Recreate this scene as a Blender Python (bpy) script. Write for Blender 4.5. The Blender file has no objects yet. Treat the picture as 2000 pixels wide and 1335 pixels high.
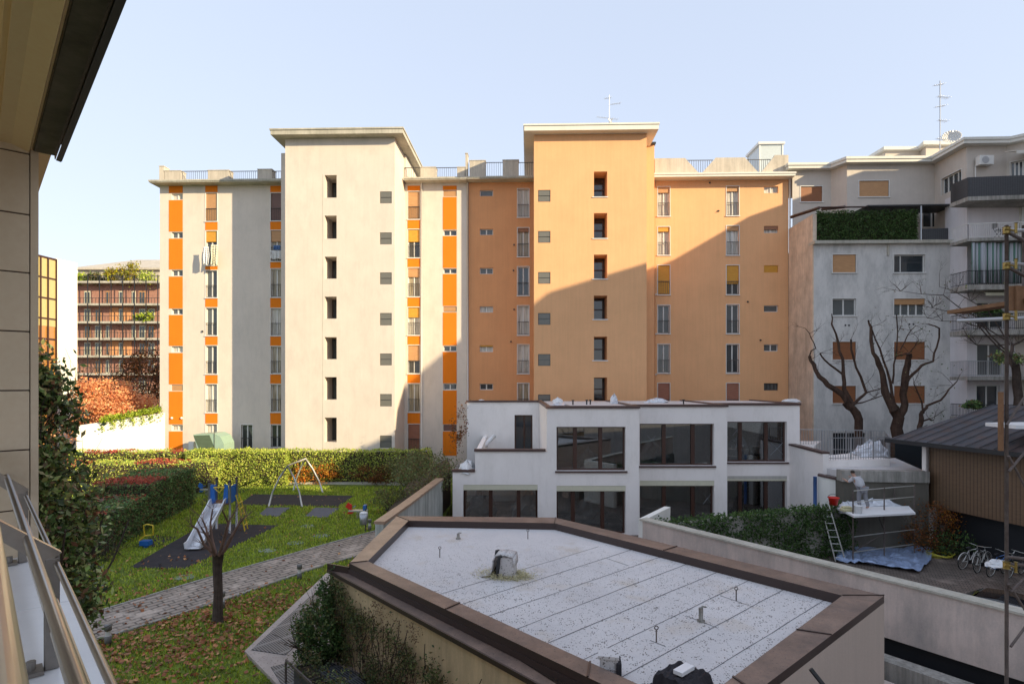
import bpy, bmesh, math, random
import numpy as np
from mathutils import Vector, Matrix
random.seed(7); rng = np.random.default_rng(7)
S = bpy.context.scene
COL = S.collection
R = math.radians

# ------------------------------------------------------------------ camera, sky, sun, exposure
H = 7.2            # eye height above the garden
F = 1130.0; CX = 1000.0; HY = 745.0     # focal length / principal column / horizon row, in photo pixels
cam = bpy.data.cameras.new('camera'); camo = bpy.data.objects.new('camera', cam); COL.objects.link(camo)
camo.location = (0, 0, H); camo.rotation_euler = (R(90), 0, 0)
cam.sensor_width = 36; cam.lens = 36 * F / 2000; cam.shift_y = (HY - 667.5) / 2000
cam.clip_start = 0.05; cam.clip_end = 3000
S.camera = camo
EL = 19.4; AZ = 122.0
world = bpy.data.worlds.new('World'); S.world = world; world.use_nodes = True
wn = world.node_tree.nodes; wl = world.node_tree.links
bg = wn['Background']; sky = wn.new('ShaderNodeTexSky'); sky.sky_type = 'NISHITA'; sky.sun_disc = False
sky.sun_elevation = R(EL); sky.sun_rotation = R(AZ); sky.altitude = 100; sky.air_density = 1.0; sky.dust_density = 0.35; sky.ozone_density = 1.0
hs_ = wn.new('ShaderNodeHueSaturation'); hs_.inputs['Saturation'].default_value = .8; gm_ = wn.new('ShaderNodeGamma'); gm_.inputs[1].default_value = .42; wl.new(sky.outputs[0], gm_.inputs[0]); wl.new(gm_.outputs[0], hs_.inputs['Color']); tn_ = wn.new('ShaderNodeMix'); tn_.data_type = 'RGBA'; tn_.blend_type = 'MULTIPLY'; tn_.inputs[0].default_value = 1; tn_.inputs[7].default_value = (1.06, .955, .95, 1); wl.new(hs_.outputs[0], tn_.inputs[6]); wl.new(tn_.outputs[2], bg.inputs[0]); tn_.blend_type = 'MIX'; tn_.inputs[0].default_value = .6; tn_.inputs[7].default_value = (.70, .81, 1.10, 1); bg.inputs[1].default_value = 0.15
sl = bpy.data.lights.new('sun', 'SUN'); sl.energy = 2.0; sl.angle = R(0.5); sl.color = (.78, .64, .41)
so = bpy.data.objects.new('sun', sl); COL.objects.link(so)
sdir = Vector((math.sin(R(AZ)) * math.cos(R(EL)), math.cos(R(AZ)) * math.cos(R(EL)), math.sin(R(EL))))
so.rotation_euler = sdir.to_track_quat('Z', 'Y').to_euler(); so.location = (20, -20, 40)
S.view_settings.view_transform = 'Standard'; S.view_settings.look = 'None'; S.view_settings.gamma = 1
S.view_settings.exposure = 2.36
S.render.resolution_x = 1024; S.render.resolution_y = 683

# ------------------------------------------------------------------ helpers
def P(px, py, Y):                       # photo pixel at a given distance -> world point
    return Vector(((px - CX) / F * Y, Y, H + (HY - py) / F * Y))
def G(px, py, z=0.0):                   # photo pixel on the level z -> world (x, y)
    Y = (H - z) * F / (py - HY)
    return ((px - CX) / F * Y, Y)
def tag(o, label=None, cat=None, group=None, kind=None):
    if label: o['label'] = label
    if cat: o['category'] = cat
    if group: o['group'] = group
    if kind: o['kind'] = kind
    return o
def thing(name, label, cat, loc=(0, 0, 0), rot=0, group=None):
    o = bpy.data.objects.new(name, None); COL.objects.link(o)
    o.location = loc; o.rotation_euler = (0, 0, rot); o.empty_display_size = .3
    return tag(o, label, cat, group)
def dup(root, loc, rot=None, label=None, scale=None):
    def cp(o, par):
        c = o.copy(); COL.objects.link(c); c.parent = par
        for ch in list(o.children): cp(ch, c)
        return c
    kids = list(root.children)
    r = root.copy(); COL.objects.link(r); r.location = loc
    if rot is not None: r.rotation_euler = (0, 0, rot)
    if scale: r.scale = (scale,) * 3
    if label: r['label'] = label
    for k in kids: cp(k, r)
    return r

class MB:
    def __init__(s): s.v = []; s.f = []; s.m = []
    def face(s, pts, m=0):
        n = len(s.v); s.v += [tuple(p) for p in pts]; s.f.append(tuple(range(n, n + len(pts)))); s.m.append(m)
    def box(s, x0, x1, y0, y1, z0, z1, m=0):
        if x1 < x0: x0, x1 = x1, x0
        if y1 < y0: y0, y1 = y1, y0
        if z1 < z0: z0, z1 = z1, z0
        n = len(s.v)
        s.v += [(x0,y0,z0),(x1,y0,z0),(x1,y1,z0),(x0,y1,z0),(x0,y0,z1),(x1,y0,z1),(x1,y1,z1),(x0,y1,z1)]
        for q in ((3,2,1,0),(4,5,6,7),(0,1,5,4),(1,2,6,5),(2,3,7,6),(3,0,4,7)):
            s.f.append(tuple(n + i for i in q)); s.m.append(m)
    def obox(s, a, b, w, z0, z1, m=0, side=0):     # a wall from a to b (plan), thickness w
        a = Vector(a[:2]); b = Vector(b[:2]); d = (b - a).normalized(); n = Vector((-d.y, d.x))
        o0 = n * (w / 2 if side == 0 else (w if side > 0 else 0)); o1 = -n * (w / 2 if side == 0 else (0 if side > 0 else w))
        s.prism([a + o0, a + o1, b + o1, b + o0], z0, z1, m)
    def prism(s, pts, z0, z1, m=0):
        pts = [Vector(p[:2]) for p in pts]
        ar = sum(pts[i].x * pts[(i+1) % len(pts)].y - pts[(i+1) % len(pts)].x * pts[i].y for i in range(len(pts)))
        if ar < 0: pts = pts[::-1]
        k = len(pts); n = len(s.v)
        zz0 = z0 if isinstance(z0, (list, tuple)) else [z0] * k; zz1 = z1 if isinstance(z1, (list, tuple)) else [z1] * k
        s.v += [(p.x, p.y, z) for p, z in zip(pts, zz0)] + [(p.x, p.y, z) for p, z in zip(pts, zz1)]
        s.f.append(tuple(n + i for i in range(k))[::-1]); s.m.append(m)
        s.f.append(tuple(n + k + i for i in range(k))); s.m.append(m)
        for i in range(k):
            j = (i + 1) % k; s.f.append((n + i, n + j, n + k + j, n + k + i)); s.m.append(m)
    def tube(s, pts, r, n=8, m=0, caps=True):
        pts = [Vector(p) for p in pts]
        rr = r if isinstance(r, (list, tuple)) else [r] * len(pts)
        base = len(s.v); up = None
        for i, p in enumerate(pts):
            if i == 0: d = pts[1] - p
            elif i == len(pts) - 1: d = p - pts[i-1]
            else: d = (pts[i+1] - p).normalized() + (p - pts[i-1]).normalized()
            if d.length < 1e-9: d = Vector((0, 0, 1))
            d.normalize()
            if up is None: up = Vector((0, 0, 1)) if abs(d.z) < .9 else Vector((1, 0, 0))
            a = d.cross(up)
            if a.length < 1e-5: a = d.orthogonal()
            a.normalize(); b = a.cross(d).normalized(); up = b
            for k in range(n):
                t = 2 * math.pi * k / n; s.v.append(tuple(p + (a * math.cos(t) + b * math.sin(t)) * rr[i]))
        for i in range(len(pts) - 1):
            for k in range(n):
                k2 = (k + 1) % n
                s.f.append((base+i*n+k, base+i*n+k2, base+(i+1)*n+k2, base+(i+1)*n+k)); s.m.append(m)
        if caps:
            s.f.append(tuple(base + k for k in range(n))); s.m.append(m)
            s.f.append(tuple(base + (len(pts)-1)*n + k for k in range(n))[::-1]); s.m.append(m)
    def sph(s, c, rx, ry, rz, n=10, m=0):
        rings = n // 2 + 1; base = len(s.v)
        for i in range(rings):
            ph = math.pi * i / (rings - 1)
            for k in range(n):
                t = 2 * math.pi * k / n
                s.v.append((c[0]+rx*math.sin(ph)*math.cos(t), c[1]+ry*math.sin(ph)*math.sin(t), c[2]+rz*math.cos(ph)))
        for i in range(rings - 1):
            for k in range(n):
                k2 = (k+1) % n; s.f.append((base+i*n+k, base+(i+1)*n+k, base+(i+1)*n+k2, base+i*n+k2)); s.m.append(m)
    def build(s, name, mat, parent=None, world=True, smooth=False, bevel=0):
        root = parent
        while root is not None and root.parent is not None: root = root.parent
        V = [Vector(v) for v in s.v]; loc = Vector((0, 0, 0))
        if world:
            if root is not None:
                Mx = (Matrix.Translation(root.location) @ Matrix.Rotation(root.rotation_euler[2], 4, 'Z')).inverted()
                V = [Mx @ v for v in V]
            else:
                xs = [v.x for v in V]; ys = [v.y for v in V]; zs = [v.z for v in V]
                loc = Vector(((min(xs)+max(xs))/2, (min(ys)+max(ys))/2, min(zs))); V = [v - loc for v in V]
        me = bpy.data.meshes.new(name); me.from_pydata([tuple(v) for v in V], [], s.f)
        mats = mat if isinstance(mat, (list, tuple)) else [mat]
        for mm in mats: me.materials.append(mm)
        if len(mats) > 1: me.polygons.foreach_set('material_index', s.m)
        if smooth: me.polygons.foreach_set('use_smooth', [True] * len(s.f))
        me.update()
        o = bpy.data.objects.new(name, me); COL.objects.link(o)
        o.location = loc
        if parent is not None: o.parent = parent
        if bevel:
            md = o.modifiers.new('b', 'BEVEL'); md.width = bevel; md.segments = 2; md.limit_method = 'ANGLE'
        return o

# ------------------------------------------------------------------ materials
def lin(h):
    h = h.lstrip('#'); c = [int(h[i:i+2], 16) / 255 for i in (0, 2, 4)]
    return tuple(((x + .055) / 1.055) ** 2.4 if x > .04045 else x / 12.92 for x in c)
def newmat(name):
    m = bpy.data.materials.new(name); m.use_nodes = True
    nt = m.node_tree; b = nt.nodes['Principled BSDF']
    return m, nt, b
def N(nt, typ, **kw):
    n = nt.nodes.new(typ)
    for k, v in kw.items(): setattr(n, k, v)
    return n
def pos(nt, scale=(1, 1, 1), rot=0, obj=False):
    if obj:
        tc = N(nt, 'ShaderNodeTexCoord'); out = tc.outputs['Object']
    else:
        g = N(nt, 'ShaderNodeNewGeometry'); out = g.outputs['Position']
    mp = N(nt, 'ShaderNodeMapping'); mp.inputs['Scale'].default_value = scale; mp.inputs['Rotation'].default_value = (0, 0, rot)
    nt.links.new(out, mp.inputs[0]); return mp.outputs[0]
def noise(nt, vec, scale, detail=4, rough=.6):
    n = N(nt, 'ShaderNodeTexNoise'); n.inputs['Scale'].default_value = scale; n.inputs['Detail'].default_value = detail
    n.inputs['Roughness'].default_value = rough; nt.links.new(vec, n.inputs['Vector']); return n.outputs['Fac']
def ramp(nt, fac, stops):
    r = N(nt, 'ShaderNodeValToRGB'); e = r.color_ramp.elements
    while len(e) < len(stops): e.new(.5)
    for i, (p, c) in enumerate(stops): e[i].position = p; e[i].color = (*c, 1) if len(c) == 3 else c
    nt.links.new(fac, r.inputs[0]); return r.outputs[0]
def mixc(nt, fac, a, b, mode='MIX'):
    m = N(nt, 'ShaderNodeMix', data_type='RGBA', blend_type=mode)
    if isinstance(fac, (int, float)): m.inputs[0].default_value = fac
    else: nt.links.new(fac, m.inputs[0])
    for i, x in ((6, a), (7, b)):
        if isinstance(x, tuple): m.inputs[i].default_value = (*x, 1) if len(x) == 3 else x
        else: nt.links.new(x, m.inputs[i])
    return m.outputs[2]
def bump(nt, b, h, strength=.3, dist=.02):
    bm = N(nt, 'ShaderNodeBump'); bm.inputs['Strength'].default_value = strength; bm.inputs['Distance'].default_value = dist
    nt.links.new(h, bm.inputs['Height']); nt.links.new(bm.outputs[0], b.inputs['Normal'])
def mul(c, k): return tuple(min(1, x * k) for x in c)
def stucco(name, col, var=.1, streak=.1, rough=.9, scale=.6, bs=.25, dirt=None, dirtamt=.0, fine=30, specks=0):
    m, nt, b = newmat(name); b.inputs['Roughness'].default_value = rough; b.inputs['Specular IOR Level'].default_value = .25
    v = pos(nt); big = noise(nt, v, scale, 6, .65)
    c = mixc(nt, ramp(nt, big, [(.3, (0,0,0)), (.7, (1,1,1))]), mul(col, 1 - var), mul(col, 1 + var))
    if streak:
        vs = pos(nt, (3, 3, .12)); st = noise(nt, vs, 2.2, 5, .7)
        c = mixc(nt, ramp(nt, st, [(.42, (0,0,0)), (.62, (1,1,1))]), c, mixc(nt, 1.0, c, mul((1,1,1), 1 - streak), 'MULTIPLY'))
    if dirt:
        dn = noise(nt, pos(nt, (1, 1, .35)), 1.1, 8, .75)
        c = mixc(nt, ramp(nt, dn, [(.5 - dirtamt * .2, (0,0,0)), (.72, (dirtamt + .3,) * 3)]), c, dirt)
    if specks:
        c = mixc(nt, ramp(nt, noise(nt, v, 22, 3, .7), [(.60, (0,0,0)), (.66, (specks,)*3)]), c, (.05, .04, .035))
    f = noise(nt, v, fine, 3, .6)
    c = mixc(nt, .12, c, f, 'OVERLAY')
    nt.links.new(c, b.inputs['Base Color']); bump(nt, b, f, bs, .01)
    return m
def plain(name, col, rough=.6, metal=0, spec=.5, var=.06, scale=6, coat=0):
    m, nt, b = newmat(name); b.inputs['Roughness'].default_value = rough; b.inputs['Metallic'].default_value = metal
    b.inputs['Specular IOR Level'].default_value = spec; b.inputs['Coat Weight'].default_value = coat
    n = noise(nt, pos(nt), scale, 4, .6)
    c = mixc(nt, n, mul(col, 1 - var * 2), mul(col, 1 + var * 2)); nt.links.new(c, b.inputs['Base Color'])
    return m
def leafmat(name, cols, trans=.3, rough=.55):
    m, nt, b = newmat(name); b.inputs['Roughness'].default_value = rough; b.inputs['Specular IOR Level'].default_value = .35
    g = N(nt, 'ShaderNodeNewGeometry')
    k = len(cols); c = ramp(nt, g.outputs['Random Per Island'], [(i / max(1, k - 1), mul(lin(x), 1.3)) for i, x in enumerate(cols)])
    big = noise(nt, pos(nt), 1.3, 3); c = mixc(nt, .35, c, ramp(nt, big, [(.3, (.25,.25,.25)), (.7, (.85,.85,.85))]), 'OVERLAY')
    nt.links.new(c, b.inputs['Base Color'])
    t = N(nt, 'ShaderNodeBsdfTranslucent'); nt.links.new(c, t.inputs[0])
    mx = N(nt, 'ShaderNodeMixShader'); mx.inputs[0].default_value = trans
    out = nt.nodes['Material Output']; nt.links.new(b.outputs[0], mx.inputs[1]); nt.links.new(t.outputs[0], mx.inputs[2]); nt.links.new(mx.outputs[0], out.inputs[0])
    return m
def slats(name, col, pitch=.055, axis=2, rough=.55, dark=.55, metal=0):
    m, nt, b = newmat(name); b.inputs['Roughness'].default_value = rough; b.inputs['Metallic'].default_value = metal
    v = pos(nt); sp = N(nt, 'ShaderNodeSeparateXYZ'); nt.links.new(v, sp.inputs[0])
    mm = N(nt, 'ShaderNodeMath', operation='MULTIPLY'); mm.inputs[1].default_value = 1 / pitch; nt.links.new(sp.outputs[axis], mm.inputs[0])
    fr = N(nt, 'ShaderNodeMath', operation='FRACT'); nt.links.new(mm.outputs[0], fr.inputs[0])
    c = ramp(nt, fr.outputs[0], [(0, mul(col, dark)), (.22, col), (.8, mul(col, 1.08)), (1, mul(col, dark))])
    n = noise(nt, pos(nt, (1, 1, 6)), 3, 4); c = mixc(nt, .3, c, n, 'OVERLAY')
    nt.links.new(c, b.inputs['Base Color']); bump(nt, b, fr.outputs[0], .3, .01)
    return m
def curtainmat(name, c1, c2, coat=.8):
    m, nt, b = newmat(name); b.inputs['Roughness'].default_value = .8; b.inputs['Coat Weight'].default_value = coat; b.inputs['Coat Roughness'].default_value = .04
    n = noise(nt, pos(nt, (9, 9, .4)), 1.6, 3, .6); c = ramp(nt, n, [(.35, c1), (.6, c2)])
    nt.links.new(c, b.inputs['Base Color']); return m
def glassmat(name, tint=(.55, .6, .6), rough=.02):
    m, nt, b = newmat(name); nt.nodes.remove(b)
    g = N(nt, 'ShaderNodeBsdfGlossy'); g.inputs['Roughness'].default_value = rough; g.inputs['Color'].default_value = (.9, .95, 1, 1)
    t = N(nt, 'ShaderNodeBsdfTransparent'); t.inputs[0].default_value = (*tint, 1)
    f = N(nt, 'ShaderNodeFresnel'); f.inputs[0].default_value = 2.5
    mx = N(nt, 'ShaderNodeMixShader'); nt.links.new(f.outputs[0], mx.inputs[0]); nt.links.new(t.outputs[0], mx.inputs[1]); nt.links.new(g.outputs[0], mx.inputs[2])
    nt.links.new(mx.outputs[0], nt.nodes['Material Output'].inputs[0]); return m

M = {}
M['cream'] = stucco('cream_stucco', (.66, .585, .515), .05, .03, dirt=(.42, .39, .35), dirtamt=.05)
M['cream_smooth'] = stucco('cream_smooth', (.62, .57, .51), .04, .04)
M['conc_edge'] = stucco('cornice_concrete', (.50, .47, .40), .12, .15, dirt=(.20, .19, .14), dirtamt=.25)
M['cornice_white'] = stucco('cornice_white', (.70, .68, .62), .05, .05)
M['peach'] = stucco('apricot_stucco', (.75, .42, .215), .05, .05)
M['peach_dark'] = stucco('deep_apricot_stucco', (.66, .32, .15), .05, .05)
M['orange'] = stucco('orange_panel', (.74, .20, .012), .03, .04, bs=.1)
M['parapet'] = stucco('parapet_cream', (.56, .50, .42), .10, .15, dirt=(.25, .22, .18), dirtamt=.2)
M['grey'] = stucco('grey_stucco', (.63, .61, .58), .10, .0, dirt=(.24, .245, .24), dirtamt=.35, scale=.35)
M['taupe'] = stucco('taupe_stucco', (.57, .51, .45), .08, .03)
M['roughpeach'] = stucco('weathered_peach', (.68, .55, .43), .16, .1, dirt=(.22, .17, .13), dirtamt=.35, scale=.9)
M['white'] = stucco('white_render', (.88, .83, .795), .03, .0, bs=.08, dirt=(.62, .58, .53), dirtamt=.12)
M['whitewall'] = stucco('white_wall', (.80, .78, .72), .03, .04)
M['lilac'] = stucco('pale_wall', (.68, .64, .65), .05, .05)
M['pinkwall'] = stucco('pink_grey_wall', (.62, .51, .45), .10, .08, dirt=(.25, .24, .23), dirtamt=.4, scale=.8)
M['ochre'] = stucco('ochre_render', (.64, .49, .30), .08, .16, dirt=(.26, .21, .15), dirtamt=.2)
M['greige'] = stucco('greige_render', (.52, .425, .36), .03, .04)
M['concrete'] = stucco('old_concrete', (.40, .375, .34), .16, .35, dirt=(.12, .13, .11), dirtamt=.4)
M['greenconc'] = stucco('mossy_concrete', (.52, .54, .51), .14, .4, dirt=(.16, .20, .16), dirtamt=.4)
M['slabgreen'] = stucco('worn_green_slab', (.20, .24, .18), .2, 0)
M['annexe'] = stucco('dark_taupe_render', (.13, .12, .10), .15, .1)
M['surround'] = stucco('speckled_stone', (.44, .375, .335), .1, 0, scale=3, specks=.8)
M['lamp_body'] = plain('grey_lamp_metal', (.15, .145, .14), .5)
M['stone'] = stucco('beige_stone_cladding', (.68, .56, .41), .05, .0, bs=.05, rough=.6)
M['marble'] = stucco('white_marble', (.76, .76, .77), .06, 0, bs=.03, rough=.3, scale=2)
M['soffit'] = stucco('painted_soffit', (.82, .60, .34), .03, 0, bs=.05)
M['frame_white'] = plain('white_window_frame', (.66, .65, .62), .45)
M['frame_brown'] = plain('dark_brown_frame', (.055, .022, .014), .4)
M['dark'] = plain('dark_metal', (.018, .019, .022), .45)
M['grille'] = plain('iron_railing', (.05, .045, .042), .5)
M['greymetal'] = plain('galvanised_metal', (.42, .43, .45), .42, metal=.7)
M['steel'] = plain('brushed_steel', (.34, .31, .28), .28, metal=.9, scale=40)
M['steel_dark'] = plain('brushed_steel_post', (.25, .23, .21), .35, metal=.75, scale=40)
M['rail_satin'] = plain('satin_handrail', (.55, .50, .42), .3, metal=.8)
M['pane'] = plain('window_glass', (.035, .042, .048), .04, spec=.9)
M['pane_grey'] = plain('stair_glass', (.10, .11, .11), .18, spec=.6)
M['curtain'] = curtainmat('white_curtain_behind_glass', (.30, .28, .24), (.62, .58, .50))
M['lace'] = curtainmat('beige_curtain_behind_glass', (.16, .13, .08), (.42, .36, .25))
M['glass'] = glassmat('clear_window_glass', (.80, .83, .82))
M['blind_brown'] = slats('brown_roller_blind', (.30, .135, .065))
M['blind_tan'] = slats('tan_roller_blind', (.50, .27, .12))
M['blind_orange'] = slats('orange_blind', (.62, .30, .03))
M['blind_dark'] = slats('dark_brown_blind', (.17, .09, .075))
M['blind_red'] = slats('red_brown_blind', (.34, .14, .085))
M['wood_blind'] = slats('varnished_wood_blind', (.27, .10, .035))
M['blind_box'] = plain('cream_blind_box', (.62, .60, .46), .5)
M['slat_grey'] = plain('grey_glass_louvre', (.15, .145, .125), .25)
M['cladding'] = slats('timber_cladding', (.15, .09, .05), .15, axis=1, dark=.45)
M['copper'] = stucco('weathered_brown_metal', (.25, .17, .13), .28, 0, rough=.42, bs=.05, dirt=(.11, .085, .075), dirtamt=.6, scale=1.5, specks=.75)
M['lap'] = plain('membrane_lap_shadow', (.17, .165, .165), .9, var=.3, scale=3)  # dark tone of the thin seams where membrane sheets overlap
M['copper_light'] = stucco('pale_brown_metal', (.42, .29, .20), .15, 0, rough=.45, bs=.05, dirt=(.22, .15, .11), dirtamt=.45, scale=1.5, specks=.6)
M['fascia'] = plain('dark_brown_fascia', (.045, .028, .024), .4)
M['cap'] = plain('brown_coping_metal', (.085, .05, .045), .4)
M['cloth_white'] = plain('white_sheet', (.72, .72, .72), .8)
M['cloth_blue'] = plain('blue_cloth', (.10, .20, .42), .8)
M['plastic'] = plain('crumpled_plastic_sheet', (.62, .64, .68), .25, var=.15, scale=5, coat=.6)
M['bark'] = stucco('bark', (.075, .055, .045), .35, .5, bs=1, scale=5)
M['twig'] = stucco('reddish_twigs', (.17, .105, .08), .3, .2, bs=.5, scale=5)
M['bark_brown'] = stucco('brown_bark', (.075, .045, .032), .35, .4, bs=1, scale=4)
M['soil'] = stucco('soil', (.06, .045, .03), .3, 0, bs=.8, scale=3)
M['rubber'] = stucco('rubber_mat', (.035, .032, .036), .25, 0, bs=.4, scale=2)
M['rubber_grey'] = stucco('grey_rubber_mat', (.115, .12, .14), .15, 0, bs=.4, scale=4)
M['plank'] = stucco('scaffold_board', (.22, .12, .065), .25, .1, scale=5)
M['rust'] = stucco('rusty_tube', (.125, .10, .09), .3, .1, scale=9, rough=.6)
M['brass'] = plain('yellow_coupler', (.30, .21, .06), .4, metal=.6)
M['blue'] = plain('blue_plastic', (.015, .12, .42), .4)
M['red'] = plain('red_plastic', (.60, .02, .012), .4)
M['yellow'] = plain('yellow_plastic', (.62, .45, .03), .4)
M['alu'] = plain('aluminium', (.55, .54, .50), .4, metal=.5)
M['slide'] = plain('slide_metal', (.66, .67, .70), .3, metal=.25, var=.1, scale=9)
M['green_fibre'] = plain('pale_green_fibreglass', (.30, .42, .33), .45)
M['green_net'] = slats('dark_green_panel', (.09, .13, .08), .1)
M['skin'] = plain('skin', (.42, .24, .17), .6)
M['shirt'] = plain('grey_white_shirt', (.48, .48, .50), .9)
M['trousers'] = plain('grey_trousers', (.22, .22, .24), .9)
M['hair'] = plain('dark_hair', (.03, .02, .015), .8)
M['brick'] = stucco('red_brick_cladding', (.38, .20, .15), .2, .1, bs=.3, scale=3)
M['bar_orange'] = plain('orange_reflecting_glass', (.42, .20, .05), .08, spec=.9)  # orange reflection is put into the glass base colour
M['tile'] = stucco('pale_roof_tiles', (.52, .47, .40), .15, .2)
M['wool'] = plain('pale_wool_insulation', (.55, .50, .30), .95, var=.2, scale=20)
M['orange_pipe'] = plain('yellow_hose', (.55, .50, .06), .4)
M['bluepipe'] = plain('blue_pipe', (.08, .17, .42), .4)
M['mesh_dark'] = slats('dark_steel_cladding', (.05, .052, .058), .14, axis=0)
M['lampglass'] = plain('frosted_lamp_glass', (.55, .55, .52), .3)
M['car'] = plain('black_car_paint', (.012, .013, .016), .12, coat=1)
M['rubber_tyre'] = plain('tyre', (.02, .02, .02), .8)
# leaves
M['lf_hedge'] = leafmat('hedge_leaves', ['#5a6e28', '#93a43c', '#bdc25a', '#6f863a', '#d0cb6c'])
M['lf_hedge_dark'] = leafmat('photinia_leaves', ['#33482c', '#52703e', '#789458', '#405c34', '#8a6648'])
M['lf_red'] = leafmat('red_photinia_tips', ['#7c2f26', '#a8443a', '#b9624d', '#5d4a2c', '#8c3a30'])
M['lf_bush'] = leafmat('glossy_shrub_leaves', ['#26351a', '#4a6036', '#78904c', '#2c3c24', '#a6b272', '#7a5242', '#3a4e2c'], .15, .35)
M['lf_vine'] = leafmat('climber_leaves', ['#34422a', '#54643a', '#6e7448', '#645038', '#3c4c34'])
M['lf_dead'] = leafmat('dry_vine', ['#5d4836', '#7c644c', '#4a3c30', '#6e5a42'])
M['lf_maple'] = leafmat('autumn_maple_leaves', ['#c4764e', '#d29464', '#d8a87a', '#ac6648', '#cca472'], .35)
M['lf_orange'] = leafmat('orange_shrub_leaves', ['#a86a1c', '#c98a2c', '#8a4a20', '#6e5a24', '#b8541c'])
M['lf_rust'] = leafmat('rusty_shrub_leaves', ['#5c3320', '#7a4426', '#3d3a1e', '#8f5a28', '#2d2a18'])
M['lf_ivy'] = leafmat('ivy_leaves', ['#24361c', '#3a5229', '#4c6634', '#2e4222', '#5d7040'])
M['lf_lit'] = leafmat('bright_green_leaves', ['#5f7a20', '#87992c', '#a8b040', '#4c6422'])  # bright green leaf tone for terrace plants and the wall climber
M['lf_jun'] = leafmat('juniper_leaves', ['#3c4a2a', '#56653a', '#6d7446', '#6a5236', '#454d30'])
M['lf_litter'] = leafmat('fallen_leaves', ['#6b4128', '#8c5636', '#a36c46', '#553424', '#b88a5c'], .05)
M['lf_grass'] = leafmat('grass_blades', ['#627624', '#869a2e', '#a2b03c', '#546624', '#aeac54'], .3)
M['lf_yellow'] = leafmat('terrace_plants', ['#8c8a1c', '#a89c20', '#5c6a28', '#7a5a28', '#4d5a2c'])

def roofmat():
    m, nt, b = newmat('pale_slate_membrane'); b.inputs['Roughness'].default_value = .75; b.inputs['Specular IOR Level'].default_value = .3
    v = pos(nt); big = noise(nt, v, .5, 5)
    c = mixc(nt, ramp(nt, big, [(.35, (0,0,0)), (.7, (1,1,1))]), (.57, .545, .54), (.66, .63, .62))
    c = mixc(nt, ramp(nt, noise(nt, v, .9, 4), [(.56, (0,0,0)), (.70, (.7,.7,.7))]), c, (.55, .48, .41))
    dens = noise(nt, pos(nt), .22, 2)
    vo = N(nt, 'ShaderNodeTexVoronoi'); vo.inputs['Scale'].default_value = 24; nt.links.new(pos(nt, (1, .6, 1), .6), vo.inputs['Vector'])
    th = noise(nt, v, 6, 3, .6)
    dd = N(nt, 'ShaderNodeMath', operation='ADD'); nt.links.new(vo.outputs['Distance'], dd.inputs[0]); nt.links.new(th, dd.inputs[1])
    sp = ramp(nt, dd.outputs[0], [(.70, (1,1,1)), (.76, (0,0,0))])
    g = N(nt, 'ShaderNodeNewGeometry'); s3 = N(nt, 'ShaderNodeSeparateXYZ'); nt.links.new(g.outputs['Position'], s3.inputs[0])
    mr = N(nt, 'ShaderNodeMapRange'); mr.inputs[1].default_value = 19; mr.inputs[2].default_value = 14; mr.inputs[3].default_value = .1; mr.inputs[4].default_value = .85; nt.links.new(s3.outputs[1], mr.inputs[0])
    mm = N(nt, 'ShaderNodeMath', operation='MULTIPLY'); nt.links.new(sp, mm.inputs[0]); nt.links.new(mr.outputs[0], mm.inputs[1])
    c = mixc(nt, mm.outputs[0], c, (.12, .105, .095))
    # fine mineral grain
    f = noise(nt, v, 55, 2); c = mixc(nt, .35, c, f, 'OVERLAY')
    nt.links.new(c, b.inputs['Base Color']); bump(nt, b, f, .3, .01); return m
M['membrane'] = roofmat()
def grassmat():
    m, nt, b = newmat('lawn'); b.inputs['Roughness'].default_value = .95
    v = pos(nt); c = ramp(nt, noise(nt, v, .8, 7, .7), [(.3, lin('#4a4526')), (.45, lin('#5a6a1c')), (.6, lin('#728426')), (.75, lin('#7c8a34'))])
    c = mixc(nt, .6, c, noise(nt, v, 14, 5, .7), 'OVERLAY'); nt.links.new(c, b.inputs['Base Color'])
    bump(nt, b, noise(nt, v, 20, 4), .8, .05); return m
M['lawn'] = grassmat()
def pavemat(name, c1, c2, mort, scale, rot, rw=2.0):
    m, nt, b = newmat(name); b.inputs['Roughness'].default_value = .85
    br = N(nt, 'ShaderNodeTexBrick'); br.inputs['Scale'].default_value = scale; br.inputs['Color1'].default_value = (*c1, 1); br.inputs['Color2'].default_value = (*c2, 1)
    br.inputs['Mortar'].default_value = (*mort, 1); br.inputs['Mortar Size'].default_value = .03; br.inputs['Row Height'].default_value = .25; br.inputs['Brick Width'].default_value = .5
    nt.links.new(pos(nt, (1, 1, 1), rot), br.inputs['Vector'])
    c = mixc(nt, ramp(nt, noise(nt, pos(nt), 1.1, 5, .7), [(.5, (0,0,0)), (.68, (.75,.75,.75))]), br.outputs[0], mul(c2, 1.7))
    c = mixc(nt, .35, c, noise(nt, pos(nt), 9, 4), 'OVERLAY'); nt.links.new(c, b.inputs['Base Color']); bump(nt, b, br.outputs['Fac'], -.4, .01); return m
M['path'] = pavemat('grey_pink_paving', (.26, .215, .175), (.33, .275, .23), (.09, .075, .06), 1.05, R(-52))
M['cobble'] = pavemat('brown_cobbles', (.13, .10, .08), (.18, .14, .115), (.03, .025, .02), 2.2, R(30))
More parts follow.
